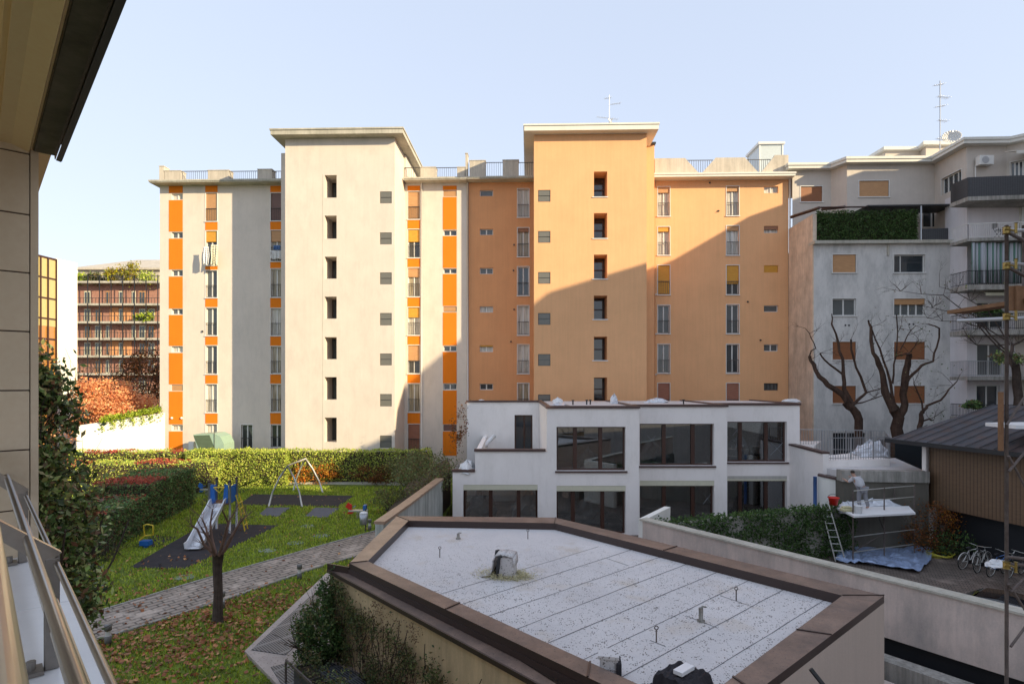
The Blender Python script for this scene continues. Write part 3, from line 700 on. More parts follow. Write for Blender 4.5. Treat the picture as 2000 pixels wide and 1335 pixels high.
# small wall lamps / vents
for px, py in ((335.5, 816), (354.5, 816)):
    q = fw(px, py, .05); mb = MB(); mb.sph(q, .10, .10, .10, 10); tag(mb.build('wall_lamp', M['frame_white'], smooth=True), '%s round wall lamp low on the leftmost orange strip' % ('left' if px < 340 else 'right'), 'lamp')
for px, py, p in ((1386, 357, 0), (1003, 528, 0), (998, 667, 0), (1403, 412, 0), (1460, 589, 0), (1281, 575, 0), (1281, 652, 0), (1281, 731, 0), (1004, 478, 0), (1004, 604, 0), (1485, 664, 0)):
    u, z = FA(px, py, 0); mb = MB(); mb.box(u - .05, u + .05, -.06, .01, z - .06, z + .06); mb.tube([(u, -.06, z), (u + .04, -.14, z - .03)], .025, 6); mb.build('wall_fitting', M['grille'] if px != 1281 else M['frame_white'], orange, world=False)
mb = MB(); u, z = FA(396, 647); mb.box(u - .05, u + .05, -.08, .01, z - .07, z + .07); mb.build('wall_fitting', M['grille'], cream, world=False)
mb = MB(); u = FA.u(1541.5, .1); mb.tube([(u + .05, -.1, FA(1540, 450)[1]), (u + .05, -.1, FA(1540, 350)[1])], .06, 8); mb.build('downpipe', M['frame_white'], orange, world=False, smooth=True)
for px in (1279.5,):
    mb = MB(); u = FA.u(px, .05); mb.tube([(u, -.06, gz), (u, -.06, zo)], .02, 6); mb.build('cable', M['peach_dark'], orange, world=False)
# antenna + dish on the apricot tower
def yagi(mb, c, L, dirv, n=8, el=.35, r=.012):
    c = Vector(c); dv = Vector(dirv).normalized(); sd = dv.cross(Vector((0, 0, 1)))
    if sd.length < .1: sd = Vector((0, 1, 0))
    sd.normalize(); mb.tube([c - dv * L / 2, c + dv * L / 2], r * 1.3, 5)
    for k in range(n):
        q = c + dv * (L * (k / (n - 1) - .5)); w = el * (.6 + .4 * k / n); mb.tube([q - sd * w, q + sd * w], r * .8, 4)
def antenna(px, yb, yt, Y, label, items, r=.03):
    b = P(px, yb, Y); t = P(px, yt, Y); o = thing('roof_antenna', label, 'antenna', b)
    mb = MB(); mb.tube([b, t], r, 6); mb.build('mast', M['greymetal'], o)
    for (py, dx, L, vert, n, el) in items:
        mb = MB(); yagi(mb, P(px + dx, py, Y), L, (1, .25, .25 if vert else 0), n, el); mb.build('aerial', M['greymetal'], o)
antenna(1190, 245, 186, 42.5, 'thin television aerial standing on the apricot tower roof', [(231, -4, 1.6, 0, 9, .25), (203, 12, .8, 1, 7, .2), (192, -3, .5, 1, 5, .2)], .02)
def dish(c, r, label, yaw=0.0, mat='frame_white'):
    o = thing('satellite_dish', label, 'satellite dish', c); mb = MB(); n = 20; c = Vector(c)
    ax = Vector((math.sin(yaw), -math.cos(yaw), .55)).normalized(); a = ax.orthogonal().normalized(); b = ax.cross(a)
    cc = c + Vector((0, 0, r * 1.2)); rings = []
    for i in range(6):
        q = r * i / 5; rings.append([cc + (a * math.cos(t) + b * math.sin(t)) * q + ax * (q * q / r * .3 - .1 * r) for t in [2 * math.pi * k / n for k in range(n)]])
    for i in range(5):
        for k in range(n): k2 = (k+1) % n; mb.face([rings[i][k], rings[i+1][k], rings[i+1][k2], rings[i][k2]])
    ob = mb.build('reflector', M[mat], o, smooth=True); md = ob.modifiers.new('s', 'SOLIDIFY'); md.thickness = .02
    mb = MB(); mb.tube([c, cc - ax * .12 * r], .03, 6); mb.tube([cc - b * r * .8, cc + ax * r * .9], .015, 5); mb.box(*(v for p in zip(cc + ax * r * .9 - Vector((.05,) * 3), cc + ax * r * .9 + Vector((.05,) * 3)) for v in p)); mb.build('bracket', M['greymetal'], o)
dish(P(1191, 244, 41.8), .22, 'small white satellite dish at the foot of the apricot tower aerial', .9)
# ------------------------------------------------------------------ white new building (stepped bays)
ZB = -.75
wb = thing('modern_building', 'new white two-storey building with big brown-framed windows in stepped bays', 'building', (5, 31, 0))
def X(px, Y): return (px - CX) / F * Y
def Zr(py, Y): return H + (HY - py) / F * Y
bays = [  # x0,x1,Y, top py, upper window (x0,x1,y0,y1,splits), lower window
    (1068, 1248, 30.0, 797, (1087, 1222, 833, 919, (1124, 1174)), (1087, 1222, 948, 1043, (1120, 1178))),
    (1248, 1420, 31.4, 794, (1249.5, 1395, 827, 909, (1299, 1356)), (1249.5, 1395, 938, 1030, (1299, 1356))),
    (1420, 1562, 33.0, 791, (1420.5, 1537, 823, 902, (1449, 1500)), (1420.5, 1537, 929, 1018, (1449, 1500)))]
YBK = 39.6; prevx = None
glazing = []
def bigwin(root, x0, x1, y0, y1, splits, Y, box=False, depth=.32):
    r = (X(x0, Y), X(x1, Y), Zr(y1, Y), Zr(y0, Y)); u0, u1, z0, z1 = r; yy = Y + depth
    mb = MB(); w = .09
    if box:
        mb.box(u0, u1, Y + .02, yy + .05, z1 - .28, z1, 0); bx = mb; o = bx.build('blind_box', M['blind_box'], root); z1 = z1 - .28; mb = MB()
    mb.box(u0, u0 + w, yy - .06, yy + .06, z0, z1); mb.box(u1 - w, u1, yy - .06, yy + .06, z0, z1); mb.box(u0+w, u1-w, yy - .06, yy + .06, z0, z0 + w); mb.box(u0+w, u1-w, yy - .06, yy + .06, z1 - w*.7, z1)
    for s in splits: c = X(s, Y); mb.box(c - .10, c + .10, yy - .08, yy + .06, z0 + w, z1 - w*.7)
    fr = mb.build('window', M['frame_brown'], root)
    mb = MB(); mb.box(u0 + w, u1 - w, yy, yy + .02, z0 + w, z1 - w*.7); mb.build('pane', M['glass'], fr)
    if not box:
        mb = MB(); mb.box(u0 - .08, u1 + .08, Y - .09, Y + .1, r[2] - .09, r[2] - .002); mb.build('sill', M['cap'], root)
    return (*r, depth)
M['room'] = stucco('unpainted_room_wall', (.50, .48, .44), .1, .1)
for i, (x0, x1, Y, yt, uw, lw) in enumerate(bays):
    a, b = X(x0, Y), X(x1, Y); zt = Zr(yt, Y)
    if i: a = X(bays[i-1][1], bays[i-1][2]) + .003
    hs = [bigwin(wb, *uw, Y), bigwin(wb, *lw, Y, box=True)]
    mb = MB(); wallgrid(mb, a, b, ZB, zt, Y, hs, .32)
    mb.face([(b, Y, ZB), (b, YBK, ZB), (b, YBK, zt), (b, Y, zt)])
    if i == 0: mb.face([(a, YBK, ZB), (a, Y, ZB), (a, Y, zt), (a, YBK, zt)])
    mb.face([(b, YBK, ZB), (a, YBK, ZB), (a, YBK, zt), (b, YBK, zt)]); mb.face([(a, Y, zt-.12), (b, Y, zt-.12), (b, YBK, zt-.12), (a, YBK, zt-.12)])
    mb.build('wall', M['white'], wb)
    mb = MB(); mb.box(a - .05, b + .05, Y - .08, Y + .25, zt, zt + .13); mb.box(b - .2, b + .05, Y + .26, YBK, zt, zt + .13)
    if i == 0: mb.box(a - .05, a + .2, Y + .26, YBK, zt, zt + .13)
    mb.build('coping', M['cap'], wb)
    mb = MB(); mb.box(a, b, Y + .01, YBK - .01, Zr(935, Y) - .0, Zr(928, Y)); mb.build('floor_slab', M['room'], wb)
    mb = MB(); mb.box(a + .1, b - .1, Y + 5.2, Y + 5.3, ZB, zt - .2); mb.box(b - .35, b - .3, Y + .5, Y + 5.2, ZB, zt - .2); mb.build('room_wall', M['room'], wb)
    mb = MB(); mb.box(a + .25, b, Y + .26, YBK, zt - .11, zt + .05); mb.build('roof_membrane', M['membrane'], wb)
for (xa0, xb0, ya0, yb0, Yt) in ((1264, 1281, 850, 868, 31.4), (1505, 1530, 863, 888, 33.0), (1431, 1447, 832, 850, 33.0), (1373, 1390, 962, 984, 31.4)):
    mb = MB(); Yq = Yt + .30; mb.tube([P(xa0, ya0, Yq), P(xb0, yb0, Yq)], .008, 4); mb.tube([P(xb0, ya0, Yq), P(xa0, yb0, Yq)], .008, 4); mb.build('tape_cross', M['greymetal'], wb)
# left, lower part
Y = 30.0; xa, xm, xb = X(884, Y), X(928, Y), X(1068, Y); zlow = Zr(921, Y); zter = Zr(881, Y)
hs = [bigwin(wb, 905, 1050, 946, 1040, (958, 1013), Y, box=True)]
mb = MB(); wallgrid(mb, xa, xm, ZB, zlow, Y, hs, .32); wallgrid(mb, xm, xb - .003, ZB, zter, Y, hs, .32)
mb.face([(xa, 34, ZB), (xa, Y, ZB), (xa, Y, zlow), (xa, 34, zlow)]); mb.face([(xm, 38.5, zlow), (xm, Y, zlow), (xm, Y, zter), (xm, 38.5, zter)])
mb.box(xm, xm + .25, Y + .3, 38.5, zter - 1.0, zter - .002); mb.build('wall', M['white'], wb)
mb = MB(); mb.box(xm - .05, xb - .06, Y - .08, Y + .25, zter, zter + .12); mb.box(xa - .05, xm - .003, Y - .08, Y + .25, zlow, zlow + .12); mb.build('coping', M['cap'], wb)
Y2 = 38.5; zf = Zr(879, Y2); zt = Zr(785, Y2); a = X(912, Y2)
mb = MB(); mb.box(xm + .01, xb - .01, Y + .3, Y2 + .5, zf - .3, zf); mb.build('terrace_floor', M['concrete'], wb)
r = (X(1005, Y2), X(1040, Y2), zf, Zr(810, Y2)); mb = MB(); wallgrid(mb, a, xb - .01, ZB, zt, Y2, [(*r, .25)]); mb.face([(a, YBK+1, ZB), (a, Y2, ZB), (a, Y2, zt), (a, YBK+1, zt)]); mb.face([(a, Y2, zt-.01), (xb, Y2, zt-.01), (xb, YBK+1, zt-.01), (a, YBK+1, zt-.01)])
mb.build('upper_wall', M['white'], wb)
mb = MB(); mb.box(a - .05, xb - .06, Y2 - .08, Y2 + .2, zt, zt + .12); mb.build('coping', M['cap'], wb)
mb = MB(); mb.box(r[0], r[0] + .09, Y2 + .1, Y2 + .25, r[2], r[3]); mb.box(r[1] - .09, r[1], Y2 + .1, Y2 + .25, r[2], r[3]); mb.box(r[0], r[1], Y2 + .1, Y2 + .25, r[3] - .09, r[3]); mb.box((r[0]+r[1])/2, (r[0]+r[1])/2+.1, Y2+.1, Y2+.25, r[2], r[3])
dr = mb.build('terrace_door', M['frame_brown'], wb); mb = MB(); mb.box(r[0] + .09, r[1] - .09, Y2 + .18, Y2 + .2, r[2], r[3] - .09); mb.build('pane', M['pane'], dr)
# sheeted furniture inside
def heap(name, label, cat, c, rx, ry, h, mat, seed, n=18, group=None, z0=None):
    rg = np.random.default_rng(seed); mb = MB(); rings = 7; c = Vector(c); g = []
    for j in range(rings):
        t = j / (rings - 1); row = []
        for k in range(n):
            an = 2 * math.pi * k / n; rad = (1 - t ** 2.2) ** .6 if t < 1 else 0
            rad *= 1 + .16 * rg.normal() * (1 - t * .6)
            row.append(c + Vector((rx * rad * math.cos(an), ry * rad * math.sin(an), h * t * (1 + .12 * rg.normal()) if j else 0)))
        g.append(row)
    for j in range(rings - 1):
        for k in range(n): k2 = (k+1) % n; mb.face([g[j][k], g[j][k2], g[j+1][k2], g[j+1][k]])
    return tag(mb.build(name, M[mat], smooth=False), label, cat, group)
zu = Zr(928, 31) + .02
for k, (px, Yq, z, lab, mt, hh) in enumerate(((1150, 33, zu, 'dust sheet heap behind the lower left of the first upper window', 'plastic', 1.0), (1275, 34.5, zu, 'pale sheet heap behind the second upper window', 'plastic', 1.3), (1440, 35, zu, 'light blue sheet heap behind the third upper window', 'plastic', 1.5), (1488, 36, zu, 'low wrapped pile behind the third upper window', 'cloth_white', .8),
      (940, 32, ZB, 'white-blue dust sheet heap behind the lower left window', 'plastic', 1.9), (1030, 33.5, ZB, 'wrapped pile beside the door frame in the lower left window', 'plastic', 1.6), (1150, 33, ZB, 'long wrapped boards behind the lower window of the first bay', 'plastic', 1.3), (1470, 36, ZB, 'wrapped sheet heap behind the lower window of the third bay', 'plastic', 1.4))):
    heap('covered_pile', lab, 'covered pile', (X(px, Yq), Yq, z), .9, .7, hh, mt, k)
# things on its roof
zr1 = Zr(797, 30) + .06
heap('covered_chimney', 'blue and white plastic-wrapped stub on the white building roof', 'roof vent', (X(1199, 35), 35, zr1), .22, .2, .55, 'plastic', 21)
heap('sheet_bundle', 'grey plastic bundle at the left end of the white roof', 'bundle', (X(1090, 36), 36, zr1), .35, .25, .3, 'cloth_white', 22)
heap('sheet_bundle', 'wide white bundle of sheeting on the middle of the white roof', 'bundle', (X(1283, 36), 36, zr1), .7, .35, .28, 'plastic', 23)
heap('sheet_bundle', 'white folded sheet bundle at the right end of the white roof', 'bundle', (X(1545, 37), 37, zr1), .6, .35, .22, 'cloth_white', 24)
heap('sheet_bundle', 'crumpled blue-white plastic near the left front corner of the white roof', 'bundle', (X(1092, 31.5), 31.5, zr1), .5, .5, .18, 'plastic', 25)
heap('sheet_bundle', 'small white lump on the far left end of the white roof', 'bundle', (X(940, 39.3), 39.3, Zr(785, 38.5)), .3, .25, .15, 'cloth_white', 26)
for k, px in enumerate((1119, 1146, 1153, 1335)):
    q = P(px, 786, 33 + k * .3); mb = MB(); mb.tube([(q.x, q.y, zr1), (q.x, q.y, zr1 + .22)], .04, 8); mb.tube([(q.x, q.y, zr1 + .22), (q.x, q.y, zr1 + .28)], .08, 8)
    tag(mb.build('roof_pipe', M['dark']), 'dark pipe stub on the white roof, %s' % ('leftmost of the three near the left end', 'middle one of the three near the left end', 'rightmost of the three near the left end', 'alone near the middle')[k], 'roof pipe'); 
heap('rolled_mat', 'white rolled insulation leaning on the terrace wall', 'roll', (X(950, 36.5), 36.5, zf), .3, .3, .2, 'cloth_white', 31)
mb = MB(); p0 = P(943, 873, 36); p1 = P(966, 850, 36.5); mb.tube([p0, p1], .13, 10); mb.tube([p0 + Vector((-.15, 0, .02)), p0 + Vector((.35, -.1, .12))], .09, 8); tag(mb.build('insulation_roll', M['cloth_white'], smooth=True), 'white insulation roll leaning on the white terrace wall', 'roll')
# side wing to the right (sloping garden walls)
def wallpoly(name, label, pts, w, mat, capm='cap', cat='wall', z0=ZB, cap=.1):
    """pts: list of (x,y,ztop)"""
    o = thing(name, label, cat, (pts[0][0], pts[0][1], z0)); mb = MB(); mc = MB()
    for (x0, y0, za), (x1, y1, zb) in zip(pts, pts[1:]):
        a = Vector((x0, y0)); b = Vector((x1, y1)); dd = (b - a).normalized(); n = Vector((-dd.y, dd.x)) * w / 2; m2 = n * (1 + .1 / w)
        mb.prism([a + n, a - n, b - n, b + n], z0, _z(a, b, [a + n, a - n, b - n, b + n], za, zb)); mc.prism([a + m2, a - m2, b - m2, b + m2], _z(a, b, [a + m2, a - m2, b - m2, b + m2], za, zb), [z + cap for z in _z(a, b, [a + m2, a - m2, b - m2, b + m2], za, zb)])
    mb.build('wall', M[mat], o)
    if capm: mc.build('coping', M[capm], o)
    return o
def _z(a, b, ps, za, zb):
    ar = sum(ps[i].x * ps[(i+1) % 4].y - ps[(i+1) % 4].x * ps[i].y for i in range(4)); L = (b - a).length_squared
    q = [za + (zb - za) * max(0, min(1, (p - a).dot(b - a) / L)) for p in ps]
    return q if ar > 0 else q[::-1]
p1 = P(1547, 869, 33.0); p2 = P(1613, 886, 29.6)
wallpoly('side_wall', 'white side wall with brown coping running forward from the right end of the white building', [(p1.x, p1.y, p1.z), (p2.x, p2.y, p2.z)], .3, 'white')
p3 = P(1598, 928, 29.2); p4 = P(1643, 938, 28.6)
wallpoly('side_wall', 'low cream wall with brown coping, just above the red bucket', [(p3.x, p3.y, p3.z), (p4.x, p4.y, p4.z)], .3, 'whitewall')
mb = MB(); q = P(1592, 930, 29.0); mb.tube([(q.x, q.y, ZB), (q.x, q.y, q.z)], .09, 10); tag(mb.build('drain_pipe', M['bluepipe'], smooth=True), 'blue vertical drain pipe at the end of the white side wall', 'pipe')
# ------------------------------------------------------------------ grey building on the right
GY = 40.8; FG = Frame(X(1590, GY), GY, TH)
gb = thing('apartment_building', 'grey rendered apartment block with brown roller blinds and corner balconies at the right', 'building', (FG.O.x, FG.O.y, 0), TH)
hg = []
L_ = [(497,532),(583,616),(667,702),(753,787)]
for (y0, y1), s in zip(L_, [d(style='b', blind='blind_tan', mull=0), d(style='g', mull=1), d(style='b', blind='wood_blind', mull=0), d(style='b', blind='wood_blind', mull=0)]):
    r = FG.rect(1626, 1672, y0, y1); window(gb, r, 0, **s); hg.append((*r, .2))
for (y0, y1), s in zip(L_, [d(style='d', mull=0), d(style='g', mull=3, bf=.32, blind='blind_tan'), d(style='b', blind='wood_blind', mull=0), d(style='b', blind='wood_blind', mull=0)]):
    r = FG.rect(1746, 1807, y0, y1); window(gb, r, 0, **s); hg.append((*r, .2))
r = FG.rect(1752, 1800, 499, 530); mb = MB(); mb.box(r[0] + .28, r[0] + .33, .12, .2, r[2], r[3]); mb.build('mullion', M['frame_white'], gb, world=False)
r = FG.rect(1627, 1690, 845, 900); window(gb, r, 0, style='d', mull=2, frame='dark', trim=False, sill=False); hg.append((*r, .2))
u1 = FG.u(1889); zt = FG(1700, 477)[1]
mb = MB(); wallgrid(mb, 0, u1, gz, zt, 0, hg); boxshell(mb, 0, u1, 0, 4.2, gz, zt); mb.build('wall', M['grey'], gb, world=False)
mb = MB(); mb.box(-.12, u1 + .6, -.35, 4.1, zt, zt + .22); mb.build('cornice', M['conc_edge'], gb, world=False)
for px, py in ((1651, 635), (1658, 635), (1776, 633), (1784, 633)):
    u, z = FG(px, py); mb = MB(); mb.tube([(u, -.02, z), (u, .05, z)], .065, 10); mb.build('vent', M['dark'], gb, world=False)
u, z = FG(1732, 478); mb = MB(); mb.box(u, u + .12, -.12, 0, z - .75, z); mb.build('overflow_pipe', M['conc_edge'], gb, world=False)
# party wall (peach, weathered) left of it with a sloping top
a0 = Vector((X(1588, GY), GY)); a1 = Vector((X(1541, 44.2), 44.2))
mb = MB(); mb.prism([(a0.x - .02, a0.y), (a0.x + .25, a0.y), (a1.x + 1.0, a1.y), (a1.x - .02, a1.y)], ZB, [Zr(418, GY), Zr(418, GY), Zr(447, 44.2), Zr(447, 44.2)])
tag(mb.build('party_wall', M['roughpeach']), 'tall weathered peach party wall between the apricot block and the grey block', 'wall')
# upper set-back storey following the eave line
ze = H + 16.0
pts = [(21.3, 43.95), (24.2, 43.9), (24.75, 42.75), (31.1, 42.6), (30.95, 39.4), (33.6, 39.3), (37.5, 35.5), (37.5, 50), (21.3, 50)]
zlo = FG(1700, 472)[1] + .0
mb = MB(); fr_holes = {}
def seg_wall(mb, a, b, z0, z1, holes=()):
    a = Vector(a); b = Vector(b); L = (b - a).length; dd = (b - a) / L; tmp = MB(); wallgrid(tmp, 0, L, z0, z1, 0, list(holes), .2); n = Vector((-dd.y, dd.x))
    o = len(mb.v)
    for v in tmp.v: q = a + dd * v[0] + n * v[1]; mb.v.append((q.x, q.y, v[2]))
    for f in tmp.f: mb.f.append(tuple(i + o for i in f)); mb.m.append(0)
ub = thing('upper_storey', 'taupe set-back top floor with stepped white eaves above the grey block', 'building', (30, 42, 0))
def segwin(root, a, b, px0, px1, y0, y1, **kw):
    """window on a wall segment a->b located by photo pixels"""
    a = Vector(a); b = Vector(b); dd = (b - a).normalized(); th = math.atan2(dd.y, dd.x); fr = Frame(a.x, a.y, th); r = fr.rect(px0, px1, y0, y1)
    o = thing('window', None, None, (a.x, a.y, 0), th)
    w = window(o, r, 0, **kw); 
    # re-home into the building (world transform kept by baking)
    for ob in [w] + list(w.children):
        mt = Matrix.Translation(root.location).inverted() @ (Matrix.Translation(o.location) @ Matrix.Rotation(th, 4, 'Z')); ob.data.transform(mt)
    w.parent = root; bpy.data.objects.remove(o); return (*r, .2)
S1 = [segwin(ub, pts[0], pts[1], 1564, 1606, 364, 394, style='b', blind='wood_blind', mull=0)]
S2 = [segwin(ub, pts[2], pts[3], 1678, 1736, 353, 384, style='b', blind='blind_tan', mull=0), segwin(ub, pts[2], pts[3], 1803, 1880, 413, 443, style='d', mull=3, trim=False)]
S3 = [segwin(ub, pts[3], pts[4], 1839, 1878, 340, 372, style='d', mull=3, sill=False)]
S5 = [segwin(ub, pts[5], pts[6], 1974, 2006, 314, 345, style='d', mull=3, sill=False), segwin(ub, pts[5], pts[6], 1974, 2010, 402, 452, style='c', mull=2, sill=False)]
for k, hs in enumerate(([S1[0]], [], S2, S3, [], S5)): seg_wall(mb, pts[k], pts[k+1], ZB if (k > 3 or k < 2) else zlo - .5, ze, hs)
mb.face([(*p, ze) for p in pts]); seg_wall(mb, pts[6], pts[7], ZB, ze); mb.build('wall', M['taupe'], ub)
mb = MB(); mc = MB()
def offs(pts, k, dist):
    out = []
    n = len(pts)
    for i in range(n):
        a, b, c = Vector(pts[i-1]), Vector(pts[i]), Vector(pts[(i+1) % n])
        n1 = Vector(((b-a).normalized().y, -(b-a).normalized().x)); n2 = Vector(((c-b).normalized().y, -(c-b).normalized().x)); m_ = (n1 + n2); m_ = m_ / max(.35, m_.dot(n1)); out.append(tuple(b + m_ * dist))
    return out
po = offs(pts, 0, .55); mb.prism(po, ze + .002, ze + .22); mb.prism(offs(pts, 0, .62), ze + .22, ze + .4); mb.build('eaves', M['cornice_white'], ub)
# penthouse
Yp = 45.2; zp = H + 18.0
pp = [(X(1700, 47), 47.5), (X(1729, Yp), Yp), (X(1797, Yp), Yp), (X(1812, 44), 44.2), (X(1885, 44), 44.2), (40, 44), (40, 50), (X(1700, 47), 50)]
mb = MB(); mb.prism(pp, ze + .4, zp); mb.build('penthouse_wall', M['taupe'], ub)
mb = MB(); mb.prism(offs(pp, 0, .3), zp + .002, zp + .25); mb.build('penthouse_eaves', M['cornice_white'], ub)
antenna(1836, 300, 158, 42.0, 'tall television mast with several aerials above the taupe top floor', [(166, -3, .9, 1, 6, .2), (190, 6, 1.0, 0, 8, .25), (208, 0, .9, 1, 6, .2), (236, 5, .8, 0, 6, .25), (272, 4, 1.0, 0, 7, .25)], .035)
dish(P(1858, 288, 42), .6, 'large white satellite dish beside the tall mast', -.5)
# air conditioner
o = thing('air_conditioner', 'white air-conditioning unit on the wall under the right eaves', 'air conditioner', P(1919, 326, 39.0)); q = P(1905, 325, 39.2)
mb = MB(); mb.box(q.x, q.x + .95, q.y - .38, q.y, q.z, q.z + .62); mb.build('casing', M['frame_white'], o, bevel=.02)
mb = MB(); mb.tube([(q.x + .38, q.y - .385, q.z + .31), (q.x + .38, q.y - .395, q.z + .31)], .24, 16); mb.build('fan_grille', M['greymetal'], o)
mb = MB(); mb.tube([(q.x + .05, q.y + .05, q.z + .1), (q.x + .05, q.y + .05, q.z - 1.6)], .04, 6); mb.build('pipe', M['frame_white'], o)
# roof terrace with a green screen, pergola and glazed room front
tb = thing('green_screen', 'long dense ivy screen on the roof terrace of the grey block', 'hedge', (X(1690, GY), GY - .1, zt + .22))
ta, zsc = FG(1594, 415, -.2); tbb = FG(1791, 415, -.2)[0]; zs0 = zt + .24; n = 9000
pt = np.stack([rng.uniform(ta, tbb, n), np.abs(rng.normal(size=n)) * .1 - .18, rng.uniform(zs0, zsc + .1, n) + rng.normal(size=n) * .05], 1)
c_, s_ = math.cos(TH), math.sin(TH); ptw = np.stack([FG.O.x + pt[:, 0]*c_ - (pt[:, 1]+.2)*s_, FG.O.y + pt[:, 0]*s_ + (pt[:, 1]+.2)*c_, pt[:, 2]], 1)
leafcloud('leaves', ptw, .13, M['lf_ivy'], tb)
wa = FG.world(ta, -.32); wbp = FG.world(tbb, -.32); mb = MB(); mb.obox(wa, wbp, .2, zs0, zsc - .05); mb.build('trellis', M['soil'], tb)
pg = thing('pergola', 'dark slanted timber pergola over the roof terrace of the grey block', 'pergola', (X(1700, 42), 42, zsc))
mb = MB(); pa, pb = P(1545, 424, 43.2), P(1600, 406, 40.8); mb.tube([pa, pb], .12, 4); mb.tube([P(1605, 409, 43.2), P(1650, 404, 41)], .1, 4); mb.tube([P(1600, 405, 41), P(1893, 402, 41)], .06, 4)
mb.build('beams', M['frame_brown'], pg)
mb = MB(); q0 = P(1690, 405, 41.0); q1 = P(1893, 402, 40.6); mb.prism([(q0.x, 40.7), (q1.x, 40.4), (q1.x, 42.3), (q0.x, 42.3)], q0.z - .02, q0.z + .08); mb.build('roof_sheet', M['dark'], pg)
mb = MB(); q = P(1799, 470, 40.6); mb.tube([(q.x, q.y, zt + .22), (q.x, q.y, q0.z)], .06, 6); q = P(1891, 470, 40.3); mb.tube([(q.x, q.y, zt + .22), (q.x, q.y, q0.z)], .05, 6); mb.build('post', M['greymetal'], pg)
q0 = P(1802, 447, 40.9); q1 = P(1889, 468, 40.6); mb = MB(); mb.obox(q0, q1, .08, zt + .24, q0.z); mb.build('terrace_panel', M['mesh_dark'], pg)
# right wing: white wall, balconies, awnings, doors (front face at 39.3 and running towards the camera)
YW = 39.0
wg = thing('balcony_wing', 'pale wing with stacked balconies at the right edge, behind the scaffold', 'building', (33, 39, 0))
def doorw(px0, px1, y0, y1, Y, **kw):
    a = Vector((X(px0, Y), Y)); fr = Frame(a.x, a.y, 0); r = fr.rect(px0, px1, y0, y1); o = thing('window', None, None, (a.x, a.y, 0), 0)
    w = window(o, r, 0, **kw)
    for ob in [w] + list(w.children): ob.data.transform(Matrix.Translation(wg.location).inverted() @ Matrix.Translation(o.location))
    w.parent = wg; bpy.data.objects.remove(o); return (a.x + r[0], a.x + r[1], r[2], r[3], .2)
hw = [doorw(1908, 1962, 590, 640, YW, style='d', mull=1, sill=False), doorw(1908, 1960, 671, 733, YW, style='g', mull=1, sill=False), doorw(1907, 1952, 752, 800, YW, style='d', mull=1, sill=False), doorw(1905, 1960, 480, 545, YW, style='c', mull=1, sill=False)]
xa_, xb_ = X(1889, YW), 37.4; mb = MB(); wallgrid(mb, xa_, xb_, ZB, H + 12.9, YW, hw); mb.face([(xa_, 41, ZB), (xa_, YW, ZB), (xa_, YW, H + 12.9), (xa_, 41, H + 12.9)]); mb.build('wall', M['lilac'], wg)
def balcony(y_slab0, y_slab1, y_rail, name, mat, x0=1889, dp=1.5, solid=False, x1=2080):
    Yb = YW - dp; z0, z1, zr = Zr(y_slab1, Yb), Zr(y_slab0, Yb), Zr(y_rail, Yb); xl = X(x0, Yb); mb = MB()
    mb.prism([(xl, YW - .01), (xl + .05, Yb), (xl + 3.5, Yb - .4), (37.2, Yb - 2.6), (37.2, YW - .01)], z0, z1); sb = mb.build('balcony_slab', M['concrete'], wg)
    A, B, C_, D_ = (xl + .05, YW - .05), (xl + .1, Yb + .05), (xl + 3.5, Yb - .35), (37.0, Yb - 2.5)
    if solid:
        mb = MB(); [mb.obox(p, q, .05, z1, zr) for p, q in ((A, B), (B, C_), (C_, D_))]; mb.build('balcony_parapet', M[mat], wg)
    else:
        for p, q in ((A, B), (B, C_), (C_, D_)): railing(wg, p, q, z1, zr - z1, name='balcony_railing', mat=mat, step=.11)
    return z1
balcony(384, 392, 346, 'b', 'mesh_dark', solid=True)
balcony(465, 471, 436, 'b', 'frame_white')
balcony(556, 566, 528, 'b', 'dark')
balcony(644, 654, 612, 'b', 'dark')
balcony(735, 742, 704, 'b', 'greymetal')
balcony(815, 822, 789, 'b', 'dark')
Yb = YW - 1.45
mb = MB(); n = 60; xl = X(1897, Yb)
for k in range(n):
    x0 = xl + 5.2 * k / n; x1 = xl + 5.2 * (k+1) / n; f = lambda x: Yb + .07 * math.sin(x * 9) + .04 * math.sin(x * 23); mb.face([(x0, f(x0), Zr(553, Yb)), (x1, f(x1), Zr(553, Yb)), (x1, f(x1), Zr(474, Yb)), (x0, f(x0), Zr(474, Yb))])
ob = mb.build('awning_curtain', M['stripe'], smooth=True); tag(ob, 'green and grey striped curtain hung full height on the balcony at the right', 'curtain'); md = ob.modifiers.new('s', 'SOLIDIFY'); md.thickness = .02
mb = MB(); mb.tube([P(1922, 474, Yb - .1), P(1922, 553, Yb - .1)], .03, 6); mb.build('post', M['greymetal'], wg)
def awning(px0, px1, y0, y1, Y, mat, label, w=1.3):
    mb = MB(); a, b = X(px0, Y), X(px1, Y); zt_, zb_ = Zr(y0, Y), Zr(y1, Y); n = 30
    mb.prism([(a, Y - w), (b, Y - w), (b, Y), (a, Y)], [zb_, zb_, zt_ - .04, zt_ - .04], [zb_ + .04, zb_ + .04, zt_, zt_])
    for k in range(n): x0 = a + (b-a)*k/n; x1 = a + (b-a)*(k+1)/n; xm_ = (x0+x1)/2; mb.face([(x0, Y-w-.01, zb_+.02), (x0, Y-w-.01, zb_-.12), (xm_, Y-w-.01, zb_-.2), (x1, Y-w-.01, zb_-.12), (x1, Y-w-.01, zb_+.02)])
    tag(mb.build('awning', M[mat]), label, 'awning')
awning(1903, 2040, 566, 576, YW - .3, 'blind_box', 'dark cream scalloped awning under the striped curtain balcony', .9)
awning(1962, 2040, 296, 305, 38.6, 'cornice_white', 'off-white scalloped awning under the topmost right eaves', .9)
